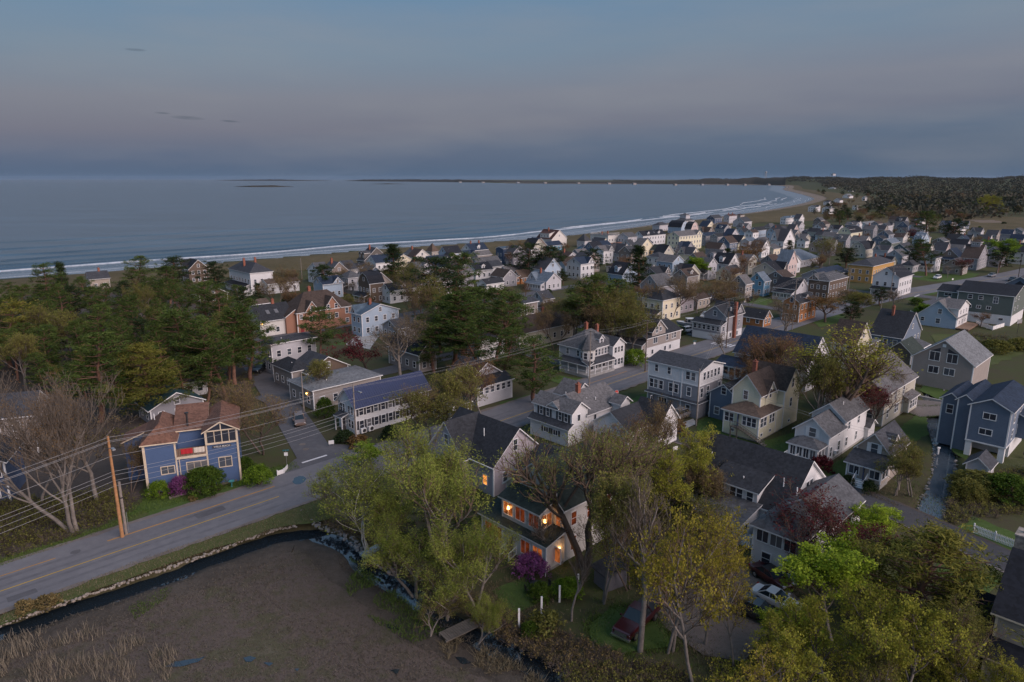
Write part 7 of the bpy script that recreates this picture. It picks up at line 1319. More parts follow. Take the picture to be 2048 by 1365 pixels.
# ------------------------------------------------------------------ poles and wires
def hgt(bx, by, ty):
    x, y = gp(bx, by); k = (682.5 - ty) / CAM_F; return CAM_H + y * (k * cp_ - sp_) / (cp_ + k * sp_)
POLES = {}
def pole(key, bx, by, ty, label, mat='pole_old', arm=1, lamp=None, r=.15, group='utility poles', tr=False):
    x, y = gp(bx, by); h = min(max(hgt(bx, by, ty), 4), 14); t = thing('utility_pole', label, 'utility pole', (x, y, 0), R(-45), group)
    link('pole', MB().bar((0, 0, -.3), (0, 0, h), r, r * .62, 9).mesh('pole', mat), t)
    for k in range(arm):
        z = h - .35 - k * 1.1; m = MB().box(-1.15, 1.15, -.18, -.06, z, z + .12); o = link('crossarm', m.mesh('crossarm', mat), t)
        for q in (-1.05, -.45, .45, 1.05): link('insulator', MB().bar((q, -.12, z + .12), (q, -.12, z + .3), .045, n=6).mesh('insulator', 'metal_grey'), o)
    if lamp:
        m = MB().bar((0, -.1, h - 1.4), (lamp * 1.6, -.1, h - .9), .04, n=5); o = link('lamp_arm', m.mesh('lamp_arm', 'metal_grey'), t); link('lamp_head', MB().box(lamp * 1.6 - .1, lamp * 1.6 + lamp * .55 + .1, -.25, .05, h - 1.0, h - .85).mesh('lamp_head', 'metal_grey'), o)
    if tr: link('transformer', MB().lathe([(.05, 0), (.28, .03), (.28, .85), (.2, .95), (.03, .98)], 12, (.42, 0, h - 2.9)).mesh('transformer', 'metal_grey'), t)
    POLES[key] = (x, y, h); return t
pole('a', 245, 1076, 873, 'tall new orange brown utility pole at the edge of the main road', 'pole_new', arm=0, lamp=1, r=.2)
t = thing('pole_stub', 'grey cut off pole stub strapped beside the new orange utility pole', 'utility pole', (*gp(253, 1070), 0), 0, 'utility poles'); link('pole', MB().bar((0, 0, -.3), (.0, 0, 6.6), .17, .15, 9).mesh('pole', 'pole_old'), t); link('strap', MB().bar((0, 0, 4.6), (0, 0, 4.75), .2, n=9).mesh('strap', 'metal_dark'), t)
pole('b', 713, 892, 767, 'grey utility pole with a lamp arm in front of the navy metal roof', lamp=1, arm=0)
pole('c', 1178, 790, 660, 'bare grey pole at the pavement in front of the turret house', arm=1)
pole('d', 1290, 744, 640, 'utility pole between the turret house and the taupe and white house', 'bark_brown', arm=1)
pole('e', 1452, 697, 598, 'wide armed brown pole at the crosswalk corner', 'bark_brown', arm=2, tr=True)
pole('f', 1584, 660, 545, 'tall grey pole left of the orange brown house', arm=2); pole('g', 1694, 604, 536, 'pole in front of the brown hip roofed house', arm=1, lamp=-1); pole('h', 1779, 604, 533, 'pole in front of the white porch house below the yellow inn', arm=1, tr=True)
pole('i', 1760, 632, 596, 'thin pole at the curve of the main road', arm=0); pole('j', 1994, 549, 521, 'short pale pole at the junction on the right', arm=1); pole('k', 2036, 558, 513, 'dark pole at the far right edge of the junction', 'bark_dark', arm=0); pole('l', 1658, 530, 499, 'pale lamp pole behind the blue grey hall', arm=1, lamp=1)
pole('m', 608, 824, 742, 'leaning grey pole along the side street', arm=0); pole('n', 1392, 852, 738, 'grey pole in front of the three storey house', arm=0); pole('o', 1797, 980, 872, 'thin lamp pole between the tan cottage and the stream', arm=0, lamp=-1, r=.11); pole('p', 604, 558, 517, 'tall pole behind the flat rusty roof', arm=0); pole('q', 1573, 664, 639, 'short pale stub beside the tall grey pole', arm=0); pole('r', 1810, 486, 460, 'brown pole in front of the dark red maple', arm=0); pole('s', 1799, 456, 432, 'far pale pole behind the grey stepped house', arm=0); pole('t', 2007, 474, 450, 'lone pole at the marsh pond', arm=0)
pole('u', 1693, 560, 560 - 22, 'far pole by the roadside left of the yellow inn', arm=1)
def wire(p, q, sag, label='thin overhead power line along the main road', group='overhead lines', r=.018):
    m = MB(); p = Vector(p); q = Vector(q); n = 14; pts = [p.lerp(q, i / n) - Vector((0, 0, sag * 4 * (i / n) * (1 - i / n))) for i in range(n + 1)]
    segs = [(pts[i], pts[i + 1], r, r, 0) for i in range(n)]; V, F = tubes(segs, 4)
    tag(link('power_line', np_mesh('power_line', V, F, ['wire'])), label, 'power line', group)
flat('wire', (.30, .30, .31), .5, var=0)
def span(a, b, offs, sag=.5, r=.012, lab='thin overhead power line along the main road'):
    A, B = POLES[a], POLES[b]
    for (o, dz) in offs: wire((A[0] + o * .7, A[1] - o * .7, A[2] + dz), (B[0] + o * .7, B[1] - o * .7, B[2] + dz), sag, lab, r=r)
ax, ay, ah = POLES['a']; bx_, by_, bh = POLES['b']; POLES['z'] = (2 * ax - bx_, 2 * ay - by_, 11.)
OFF = [(.1, -.1), (.45, -.4), (0, -.7), (.2, -2.3), (0, -4.2), (.1, -4.6), (0, -5.3), (.1, -5.9)]
span('z', 'a', OFF, .6, .017, 'overhead wire running left from the new orange pole'); span('a', 'b', OFF, .6, .017, 'overhead wire between the new orange pole and the navy roofed house')
span('b', 'c', OFF[:3], .7, .010, 'overhead wire from the navy roofed house to the turret house'); span('c', 'd', OFF[:3], .4, .009); span('d', 'e', OFF[:3], .5, .009); span('e', 'f', [(-1., -.2), (-.4, -.2), (.4, -.2), (1., -.2), (0, -2.2), (0, -2.6)], .6); span('f', 'g', [(-.8, -.2), (.8, -.2), (0, -2.)], .6); span('g', 'h', [(-.8, -.2), (.8, -.2), (0, -2.)], .4); span('h', 'j', [(-.8, -.2), (.8, -.2), (0, -1.5)], 1.0); span('j', 'k', [(-.5, 0), (.5, 0)], .3); span('e', 'n', [(0, -.6), (.2, -1.)], .5, lab='service wire to the pole at the three storey house'); span('n', 'o', [(0, -.4), (.2, -.8)], .9, lab='service wire along the lane'); span('b', 'm', [(0, -.4), (.2, -.9)], .4, lab='service wire up the side street')

# ------------------------------------------------------------------ signs
flat('sign_red', (.55, .03, .02), .4, var=.03); flat('sign_white', (.75, .75, .75), .5, var=.03); flat('sign_green', (.03, .12, .14), .4, var=.03)
sx, sy = gp(1232, 812); t = thing('stop_sign', 'red octagonal stop sign at the mouth of the lane beside the white house', 'stop sign', (sx, sy, 0), R(20)); link('post', MB().bar((0, 0, -.2), (0, 0, 2.9), .035, n=6).mesh('post', 'metal_grey'), t)
b = link('sign_face', MB().bar((0, -.06, 2.55), (0, -.04, 2.55), .40, n=8).mesh('sign_face', 'sign_red'), t); link('sign_rim', MB().bar((0, -.045, 2.55), (0, -.03, 2.55), .43, n=8).mesh('sign_rim', 'sign_white'), t); text_on(t, 'STOP', (0, -.066, 2.44), 0, .3, 'sign_white')
for (x, y, lab) in ((1388, 703, 'small white street sign at the cross street corner'), (574, 934, 'small pale street sign at the side street corner'), (258, 1066, 'thin grey marker post beside the pole stub')):
    sx, sy = gp(x, y); t = thing('street_sign' if 'sign' in lab else 'marker_post', lab, 'sign' if 'sign' in lab else 'post', (sx, sy, 0), R(10)); link('post', MB().bar((0, 0, -.2), (0, 0, 2.6), .03, n=6).mesh('post', 'metal_grey'), t)
    if 'sign' in lab: link('sign_face', MB().box(-.25, .25, -.05, -.03, 1.7, 2.2).mesh('sign_face', 'sign_white'), t); link('name_plate', MB().box(-.45, .45, -.02, .02, 2.4, 2.6).mesh('name_plate', 'sign_green'), t)
for k, (x, y, lab) in enumerate(((663, 893, 'small white yard sign with blue print on the grass by the side street'), (1905, 562, 'pair of white boards on the green before the yellow inn'), (1350, 905, 'small pale board sign at the edge of the lane'))):
    sx, sy = gp(x, y); t = thing('yard_sign', lab, 'sign', (sx, sy, 0), R(20)); link('board', MB().box(-.4, .4, -.02, .02, .35, .95).mesh('board', 'sign_white'), t)
    for q in (-.3, .3): link('leg', MB().bar((q, 0, -.1), (q, 0, .4), .02, n=5).mesh('leg', 'metal_grey'), t)

# ------------------------------------------------------------------ vehicles; local +x = forward
for k, c in dict(car_burgundy=(.045, .004, .008), car_white=(.70, .70, .72), car_black=(.012, .013, .016), car_grey=(.22, .22, .24), car_red=(.30, .02, .02), car_silver=(.42, .43, .45), car_blue=(.03, .06, .14), car_brown=(.16, .11, .09)).items():
    m_, t_, b_ = new_mat(k); b_.inputs['Base Color'].default_value = (*c, 1); b_.inputs['Roughness'].default_value = .28; b_.inputs['Coat Weight'].default_value = .6; b_.inputs['Coat Roughness'].default_value = .08
flat('tyre', (.015, .015, .016), .9, var=0); flat('chrome', (.55, .56, .58), .2, .9, var=0); flat('lens', (.5, .5, .52), .15, var=0); flat('lens_red', (.25, .01, .01), .2, var=0)
flat('headlight_on', (.8, .6, .8), .3, emit=(1.0, .62, .95), es=12., var=0); flat('tail_on', (.5, .02, .02), .3, emit=(1., .05, .04), es=2.5, var=0)
def hull(prof, hw, tuck=.12):
    """body from stations (x, z_low, z_belt, half width factor): rounded section"""
    V, n = [], 10; m = MB()
    for (x, zl, zb, f) in prof:
        w = hw * f; V.append([(x, -w * .86, zl), (x, -w, zl + (zb - zl) * .25), (x, -w, zl + (zb - zl) * .7), (x, -w * .93, zb - .03), (x, -w * .8, zb), (x, w * .8, zb), (x, w * .93, zb - .03), (x, w, zl + (zb - zl) * .7), (x, w, zl + (zb - zl) * .25), (x, w * .86, zl)])
    for a, b in zip(V[:-1], V[1:]):
        for k in range(n): l = (k + 1) % n; m.poly([a[k], a[l], b[l], b[k]])
    m.poly(V[0]); m.poly(list(reversed(V[-1]))); return m
def car(style, paint, label, nose, rear, L=None, on=None, group=None, top=None):
    L = L or {'pickup': 5.9, 'suv': 4.7, 'sedan': 4.6}[style]; n_, r_ = gp(*nose), gp(*rear); a = math.atan2(n_[1] - r_[1], n_[0] - r_[0]); cx, cy_ = (n_[0] + r_[0]) / 2, (n_[1] + r_[1]) / 2
    t = thing({'pickup': 'pickup_truck', 'suv': 'parked_car', 'sedan': 'parked_car'}[style], label, {'pickup': 'pickup truck'}.get(style, 'car'), (cx, cy_, .06), a, group); h = L / 2; hw = 1.0 if style == 'pickup' else .92
    if style == 'pickup':
        link('body', hull([(h, .55, 1.0, .86), (h - .12, .45, 1.12, .96), (h - 1.3, .42, 1.18, 1.), (.7, .42, 1.2, 1.), (-.9, .42, 1.2, 1.), (-h + .1, .48, 1.22, .98), (-h, .55, 1.2, .95)], hw).mesh('body', paint), t); cab = [(1.15, 1.17), (.35, 1.88), (-.75, 1.9), (-1.15, 1.17)]; hz, whl = 1.9, (h - 1.05, -h + 1.25)
        link('bed_cover', MB().slab([(-1.2, -.9, 1.215), (-h + .08, -.9, 1.235), (-h + .08, .9, 1.235), (-1.2, .9, 1.215)], .04).mesh('bed_cover', 'metal_dark'), t); link('grille', MB().box(h - .02, h + .03, -.62, .62, .62, .98).mesh('grille', 'metal_dark'), t)
        for z in (.68, .8, .92): link('grille_bar', MB().box(h + .03, h + .05, -.6, .6, z, z + .045).mesh('grille_bar', 'chrome'), t)
        link('bumper', MB().box(h - .1, h + .12, -.95, .95, .38, .58).mesh('bumper', 'chrome'), t); rr = .42
    elif style == 'suv':
        link('body', hull([(h, .45, .78, .8), (h - .15, .32, .92, .94), (h - 1.1, .3, 1.05, 1.), (.6, .3, 1.08, 1.), (-h + .5, .3, 1.1, 1.), (-h + .08, .36, 1.05, .96), (-h, .5, .95, .88)], hw).mesh('body', paint), t); cab = [(h - 1.25, 1.03), (h - 2.05, 1.62), (-h + .75, 1.66), (-h + .15, 1.06)]; whl = (h - .95, -h + .95); rr = .36
    else:
        link('body', hull([(h, .42, .68, .78), (h - .15, .28, .8, .93), (h - 1.1, .26, .92, 1.), (.5, .26, .95, 1.), (-h + 1., .26, .98, 1.), (-h + .1, .32, .95, .95), (-h, .45, .85, .85)], hw).mesh('body', paint), t); cab = [(h - 1.35, .92), (h - 2.15, 1.4), (-.75, 1.43), (-h + .75, .96)]; whl = (h - .9, -h + .95); rr = .33
    (x0, z0), (x1, z1), (x2, z2), (x3, z3) = cab; wl, wt = hw * .86, hw * .7
    link('roof', MB().slab([(x2, -wt, z2 - .03), (x1, -wt, z1 - .03), (x1, wt, z1 - .03), (x2, wt, z2 - .03)], .05, 0, 0).mesh('roof', paint if not top else top), t)
    link('windscreen', MB().poly([(x0, -wl, z0), (x0, wl, z0), (x1, wt, z1), (x1, -wt, z1)]).mesh('windscreen', 'windscreen'), t); link('rear_window', MB().poly([(x3, wl, z3), (x3, -wl, z3), (x2, -wt, z2), (x2, wt, z2)]).mesh('rear_window', 'windscreen'), t)
    for s_ in (-1, 1):
        link('side_window', MB().poly([(x0, s_*wl, z0), (x1, s_*wt, z1), (x2, s_*wt, z2), (x3, s_*wl, z3)]).mesh('side_window', 'windscreen'), t)
        p = MB().bar((x0, s_*(wl+.01), z0), (x1, s_*(wt+.01), z1), .04, n=4).bar((x3, s_*(wl+.01), z3), (x2, s_*(wt+.01), z2), .05, n=4).bar(((x0+x3)/2, s_*(wl+.01), z0), ((x1+x2)/2, s_*(wt+.01), z1), .035, n=4).bar((x1, s_*(wt+.01), z1), (x2, s_*(wt+.01), z2), .03, n=4)
        link('window_pillar', p.mesh('window_pillar', paint), t); link('door_mirror', MB().box(x0 - .2, x0 - .02, s_*hw*.98 if s_ > 0 else -hw*.98 - .2, s_*hw*.98 + .2 if s_ > 0 else -hw*.98, z0 + .02, z0 + .17).mesh('door_mirror', paint), t)
        link('headlight', MB().box(h - .2, h - .02, s_*hw*.72 - .16, s_*hw*.72 + .16, .66, .84 if style != 'pickup' else .95).mesh('headlight', on or 'lens'), t); link('tail_light', MB().box(-h + .0, -h + .14, s_*hw*.8 - .12, s_*hw*.8 + .12, .72, .98).mesh('tail_light', 'lens_red'), t)
        for wx in whl:
            w = link('wheel', MB().bar((wx, s_*(hw - .2), rr), (wx, s_*(hw + .02), rr), rr, n=16).mesh('wheel', 'tyre'), t); link('rim', MB().bar((wx, s_*(hw - .02), rr), (wx, s_*(hw + .035), rr), rr * .62, n=12).mesh('rim', 'chrome'), w)
    return t
car('pickup', 'car_burgundy', 'burgundy pickup truck with black bed cover parked on the grass under the tall bare tree', (1243, 1283), (1302, 1224))
car('sedan', 'car_white', 'white car under the golden maple in the gravel yard', (1590, 1228), (1512, 1192)); car('suv', 'car_black', 'black car beside the white car in the gravel yard', (1552, 1252), (1480, 1222)); car('sedan', 'car_burgundy', 'dark red car against the white hip roofed house', (1570, 1182), (1515, 1146), top='car_black')
car('suv', 'car_grey', 'grey and dark red car parked in front of the three storey house', (1338, 845), (1374, 832)); car('suv', 'car_white', 'white car half hidden under the boat by the cross street', (1354, 668), (1386, 664)); car('suv', 'car_black', 'dark car in the driveway beside the grove', (513, 748), (530, 740)); car('suv', 'car_brown', 'brown car facing down the side street', (602, 858), (596, 838))
car('suv', 'car_black', 'dark car with both headlights glowing on the road behind the green house', (1934, 583), (1948, 577), on='headlight_on')
for (lab, p, n_, r_) in (('silver car parked on the cross street left of the boat', 'car_silver', (1402, 640), (1418, 632)), ('black car at the house with white decks', 'car_black', (1492, 606), (1502, 600)), ('white car in the drive of the tan cottage row', 'car_white', (1330, 560), (1345, 555)), ('blue car in the yard of the white double gable', 'car_blue', (1560, 518), (1572, 514)), ('white car parked by the yellow gambrel house', 'car_white', (1690, 492), (1700, 489)), ('grey car at the far right junction', 'car_grey', (1975, 556), (1990, 553)), ('dark car on the junction beside the dark pole', 'car_black', (2015, 566), (2032, 560)), ('white van like car before the green house road', 'car_white', (1868, 560), (1880, 557))):
    car('suv', p, lab, n_, r_)
# boat on a trailer
bx, by = gp(1378, 660); bt = thing('motor_boat', 'white motor boat with grey hull on a trailer beside the navy gabled house', 'boat', (bx, by, 0), R(185))
flat('hull_grey', (.22, .27, .31), .4, var=.05); m = MB(); st = []
for x, w, zk, zs in ((-3.2, 1.15, 1.0, 2.0), (-1.5, 1.25, .95, 2.05), (.5, 1.25, .95, 2.15), (2., .95, 1.1, 2.3), (3.1, .4, 1.5, 2.45), (3.6, .03, 2.1, 2.5)): st.append([(x, -w, zs), (x, -w * .85, (zk + zs) / 2), (x, 0, zk), (x, w * .85, (zk + zs) / 2), (x, w, zs)])
for a, b in zip(st[:-1], st[1:]):
    for k in range(4): m.poly([a[k], b[k], b[k+1], a[k+1]])
m.poly(st[0]); link('hull', m.mesh('hull', 'hull_grey'), bt); d = MB()
for a, b in zip(st[:-1], st[1:]): d.poly([(a[0][0], a[0][1], a[0][2] - .05), (a[4][0], a[4][1], a[4][2] - .05), (b[4][0], b[4][1], b[4][2] - .05), (b[0][0], b[0][1], b[0][2] - .05)])
link('deck', d.mesh('deck', 'trim_white'), bt); link('gunwale', MB().bar(st[0][0], st[1][0], .07, n=5).bar(st[1][0], st[2][0], .07, n=5).bar(st[2][0], st[3][0], .07, n=5).bar(st[3][0], st[5][0], .07, n=5).bar(st[0][4], st[2][4], .07, n=5).bar(st[2][4], st[3][4], .07, n=5).bar(st[3][4], st[5][4], .07, n=5).mesh('gunwale', 'trim_white'), bt)
link('windscreen', MB().poly([(1.4, -.8, 2.2), (1.4, .8, 2.2), (.7, .7, 2.95), (.7, -.7, 2.95)]).poly([(1.4, -.8, 2.2), (.7, -.7, 2.95), (-.4, -.8, 2.9), (-.4, -.95, 2.1)]).poly([(1.4, .8, 2.2), (-.4, .95, 2.1), (-.4, .8, 2.9), (.7, .7, 2.95)]).mesh('windscreen', 'windscreen'), bt); link('hard_top', MB().slab([(.9, -.85, 3.1), (.9, .85, 3.1), (-1.2, .9, 3.1), (-1.2, -.9, 3.1)], .12, 0, 0).mesh('hard_top', 'trim_white'), bt)
for x, y in ((.8, .8), (.8, -.8), (-1.1, .85), (-1.1, -.85)): link('top_post', MB().bar((x, y, 2.1), (x, y, 3.12), .035, n=5).mesh('top_post', 'trim_white'), bt)
link('outboard_motor', MB().box(-3.75, -3.25, -.25, .25, 1.2, 2.4).mesh('outboard_motor', 'metal_dark'), bt); tr = link('trailer', MB().box(-3, 3.8, -.08, .08, .55, .7).box(-2.6, 2, -.9, -.8, .6, .85).box(-2.6, 2, .8, .9, .6, .85).mesh('trailer', 'metal_grey'), bt)
for s_ in (-1, 1): link('wheel', MB().bar((-1, s_*.95, .34), (-1, s_*1.15, .34), .34, n=14).mesh('wheel', 'tyre'), bt)

# ------------------------------------------------------------------ stones along the water
flat('stone_pale', (.235, .20, .17), .95, var=.5, scale=2); flat('stone_grey', (.20, .19, .185), .95, var=.4, scale=2)
import bmesh
ST = {}
def stone_mesh(i, mat):
    if (i, mat) in ST: return ST[(i, mat)]
    bm = bmesh.new(); bmesh.ops.create_icosphere(bm, subdivisions=1, radius=.5); r = random.Random(i)
    for v in bm.verts: v.co *= r.uniform(.75, 1.2); v.co.z *= .75
    me = bpy.data.meshes.new('stone'); bm.to_mesh(me); bm.free(); me.materials.append(MATS[mat]); ST[(i, mat)] = me; return me
def stones(label, pts, n, mat, smin, smax, wid, z, rows=1):
    t = link('stone_bank', None); t['kind'] = 'structure'; t['label'] = label; q = smooth_line(pts, .25, 2); r = random.Random(n)
    for k in range(n):
        i = int((k + r.random() * .8) / n * (len(q) - 1)); f = r.uniform(-1, 1); zz = z[0] + (z[1] - z[0]) * (f + 1) / 2 if isinstance(z, tuple) else z; p = offset_line(q[max(0, i - 1):i + 2], f * wid)[min(1, i)]; s = r.uniform(smin, smax)
        link('stone', stone_mesh(r.randrange(4), mat), t, (p[0], p[1], zz + s * .12), (r.uniform(-.3, .3), r.uniform(-.3, .3), r.uniform(0, 6.28)), (s, s * r.uniform(.7, 1.1), s * r.uniform(.7, 1)))
EDGE = [gp(*p, -.1) for p in [(-40, 1266), (0, 1253), (61, 1231), (122, 1211), (165, 1194), (229, 1174), (285, 1154), (356, 1130), (396, 1117), (440, 1100), (503, 1077), (554, 1060), (600, 1052)]]
stones('row of pale stones edging the ditch below the main road', EDGE, 210, 'stone_pale', .16, .48, .3, -.1)
stones('grey stones along the bend of the ditch by the birch', [gp(*p, -.2) for p in [(606, 1024), (622, 1042), (645, 1058), (680, 1068), (708, 1086), (735, 1112), (790, 1150)]], 130, 'stone_grey', .25, .6, .5, -.12)
sl, sr = offset_line(STREAM, 1.55), offset_line(STREAM, -1.55)
stones('rough stone wall on the left bank of the stream', sl, 220, 'stone_grey', .25, .6, .45, (-.1, -.75)); stones('rough stone wall on the right bank of the stream', sr, 260, 'stone_grey', .25, .6, .45, (-.75, -.05))
# culvert under the drive
c0 = gp(1868, 800); t = thing('culvert', 'dark culvert mouth under the gravel drive at the head of the stream channel', 'culvert', (*c0, 0), R(-48)); link('headwall', MB().box(-2.4, 2.4, -.2, .15, -.5, .25).mesh('headwall', 'concrete'), t); link('opening', MB().box(-1.6, 1.6, -.24, -.2, -1.3, -.5).mesh('opening', 'metal_dark'), t)

# ------------------------------------------------------------------ fences, yard things
t = thing('picket_fence', 'white picket fence on the lawn at the right edge above the lane', 'fence', (*gp(1946, 1066), 0)); a, b = gp(1946, 1066), gp(2075, 1116); dx, dy = b[0] - a[0], b[1] - a[1]; L = math.hypot(dx, dy); t.rotation_euler = (0, 0, math.atan2(dy, dx))
pk = MB().slab([(-.045, 0, .05), (.045, 0, .05), (.045, 0, 1.0), (0, 0, 1.08), (-.045, 0, 1.0)], .022, 0, 0, (0, 1, 0)).mesh('picket', 'trim_white')
for k in range(int(L / .16)): link('picket', pk, t, (k * .16, -.03, 0))
for z in (.3, .8): link('rail', MB().box(0, L, 0, .05, z, z + .08).mesh('rail', 'trim_white'), t)
for k in range(int(L / 2.2) + 1): link('post', MB().box(k*2.2 - .06, k*2.2 + .06, -.02, .1, -.2, 1.2).mesh('post', 'trim_white'), t)
def panel_fence(label, pts, h=1.1, mat='trim_white'):
    x0, y0 = gp(*pts[0]); t = thing('fence', label, 'fence', (x0, y0, 0)); q = [(gp(*p)[0] - x0, gp(*p)[1] - y0) for p in pts]; bd = None
    for a, b in zip(q[:-1], q[1:]):
        L = math.dist(a, b); an = math.atan2(b[1] - a[1], b[0] - a[0]); n = max(1, int(L / 2.0))
        for k in range(n):
            p = (a[0] + (b[0] - a[0]) * k / n, a[1] + (b[1] - a[1]) * k / n, 0); link('panel', MB().box(.06, L / n - .06, -.02, .02, .08, h).mesh('panel', mat), t, p, (0, 0, an)); link('post', MB().box(-.06, .06, -.06, .06, -.2, h + .12).mesh('post', mat), t, p, (0, 0, an))
panel_fence('low white fence behind the grey green house, above the meadow', [(1952, 650), (1985, 661), (2008, 654)]); panel_fence('white fence left of the pale blue cottage', [(1820, 632), (1842, 640)], 1.5)
panel_fence('low white plank fence along the blue house garden', [(340, 1000), (480, 962)], .35, 'old_wood'); panel_fence('short white fence piece at the street corner garden', [(555, 952), (568, 948), (576, 938)], .7); panel_fence('pale fence below the grey hip roofed porch house', [(692, 588), (720, 590)], 1.4, 'concrete'); panel_fence('white fence before the wraparound porch house', [(478, 600), (505, 590)], 1.3)
for k, (bx, by, ty, lab) in enumerate(((1038, 1258, 1218, 'white post nearest the footbridge'), (1083, 1232, 1194, 'white post second from the footbridge'), (1119, 1204, 1172, 'white post third from the footbridge'), (1156, 1172, 1149, 'white post farthest from the footbridge, near the shed'))):
    x, y = gp(bx, by); t = thing('white_post', lab, 'post', (x, y, 0), 0, 'white posts in the garden'); link('post', MB().box(-.09, .09, -.09, .09, -.2, max(1.2, hgt(bx, by, ty))).mesh('post', 'trim_white'), t)
x, y = gp(918, 1262, -.3); t = thing('footbridge', 'short plank footbridge over the ditch', 'footbridge', (x, y, -.35), R(38))
pm = MB().box(-.11, .11, -.75, .75, 0, .05).mesh('plank', 'old_wood')
for k in range(14): link('plank', pm, t, (-1.6 + k * .245, 0, .16))
for q in (-.55, .55): link('beam', MB().box(-1.8, 1.8, q - .08, q + .08, 0, .16).mesh('beam', 'old_wood'), t)
x, y = gp(1075, 1182); t = thing('patio_table', 'round dark patio table with chairs near the white posts', 'table', (x, y, 0)); link('table_top', MB().bar((0, 0, .7), (0, 0, .74), .75, n=20).mesh('table_top', 'metal_dark'), t); link('leg', MB().bar((0, 0, 0), (0, 0, .7), .06, n=8).mesh('leg', 'metal_dark'), t)
for k, wh in enumerate(('nearest the ditch', 'facing the lit porch', 'on the pickup side', 'on the willow side')):
    a = k * 1.57 + .4; c = thing('patio_chair', 'dark patio chair at the round table, the one ' + wh, 'chair', (x + 1.1 * math.cos(a), y + 1.1 * math.sin(a), 0), a, 'chairs at the patio table'); link('seat', MB().box(-.23, .23, -.24, .24, .4, .45).mesh('seat', 'metal_dark'), c); link('backrest', MB().box(.2, .25, -.24, .24, .45, .95).mesh('backrest', 'metal_dark'), c)
    for q in ((-.2, -.2), (-.2, .2), (.2, -.2), (.2, .2)): link('leg', MB().bar((*q, 0), (*q, .4), .02, n=5).mesh('leg', 'metal_dark'), c)
H = House('garden_shed', 'dark grey garden shed behind the slim grey trunks', *gp(1212, 1185), 30, 'dkgrey', 'dark', trim='trim_dark'); H.body(0, 2.6, 0, 2.0, -.1, 1.8, 'sL', rise=.4, corners=False)
for (px_, lab, s) in (((905, 1170), 'stack of firewood and pots beside the willow', 1.), ((745, 1105), 'pale upturned skiff below the birch', 2.)):
    x, y = gp(*px_)
    if s == 2.: t = thing('upturned_boat', lab, 'boat', (x, y, 0), R(50)); link('hull', MB().slab([(-1.4, -.5, .05), (1.1, -.55, .05), (1.7, 0, .05), (1.1, .55, .05), (-1.4, .5, .05)], .3, 0, 0).slab([(-1.2, -.3, .35), (.9, -.3, .35), (1.3, 0, .35), (.9, .3, .35), (-1.2, .3, .35)], .14, 0, 0).mesh('hull', 'hull_grey'), t)
    else:
        t = thing('firewood_stack', lab, 'firewood', (x, y, 0), R(20))
        lg = MB().bar((0, -.3, 0), (0, .3, 0), .09, n=7).mesh('log', 'bark_brown')
        for r_ in range(4):
            for c_ in range(9 - r_ % 2): link('log', lg, t, (c_ * .19 - .8 + (r_ % 2) * .09, 0, .1 + r_ * .17))
x, y = gp(464, 974); t = thing('bird_bath', 'teal bird bath in the blue house garden', 'bird bath', (x, y, 0)); flat('teal_paint', (.05, .22, .24), .5); link('pedestal', MB().lathe([(.22, 0), (.09, .1), (.07, .6), (.12, .68)], 10).mesh('pedestal', 'teal_paint'), t); link('bowl', MB().lathe([(.1, .66), (.38, .78), (.4, .84), (.3, .8), (.02, .74)], 14).mesh('bowl', 'teal_paint'), t)
x, y = gp(2030, 660); t = thing('basketball_hoop', 'basketball hoop with grey backboard on the lawn by the green house', 'basketball hoop', (*gp(2034, 668), 0), R(200)); link('pole', MB().bar((0, 0, 0), (0, 0, 3.2), .06, n=7).mesh('pole', 'metal_dark'), t); link('backboard', MB().box(-.9, .9, .1, .15, 2.8, 3.9).mesh('backboard', 'metal_grey'), t); link('rim', MB().lathe([(.22, 0), (.24, .03), (.22, .06)], 14, (0, .45, 2.95)).mesh('rim', 'car_red'), t)
x, y = gp(462, 962); t = thing('propane_tank', 'white upright tank against the right end of the blue house', 'tank', (x, y, 0)); link('tank', MB().lathe([(.05, .05), (.33, .1), (.36, .3), (.36, 1.1), (.25, 1.32), (.05, 1.4)], 14).mesh('tank', 'trim_white'), t); link('valve', MB().bar((0, 0, 1.4), (0, 0, 1.52), .07, n=8).mesh('valve', 'metal_grey'), t)
x, y = gp(1876, 905); t = thing('outlet_post', 'white pipe outlet on the left stream bank', 'pipe', (x, y, 0)); link('pipe', MB().bar((0, 0, -.3), (0, 0, .7), .14, n=8).mesh('pipe', 'trim_white'), t); link('pipe_cap', MB().bar((-.2, 0, .7), (.2, 0, .7), .16, n=8).mesh('pipe_cap', 'trim_white'), t)
x, y = gp(1430, 835)
for k in range(2):
    t = thing('waste_bin', ('dark blue wheeled bin beside the side door of the three storey house', 'dark wheeled bin behind the blue bin of the three storey house')[k], 'bin', (x + k * .9, y + k * .7, 0), R(44), 'bins at the three storey house'); link('bin_body', MB().slab([(-.28, -.3, .05), (.28, -.3, .05), (.28, .3, .05), (-.28, .3, .05)], .95, 0, 0).mesh('bin_body', 'door_blue'), t); link('lid', MB().box(-.31, .31, -.34, .33, 1.0, 1.08).mesh('lid', 'metal_dark'), t)
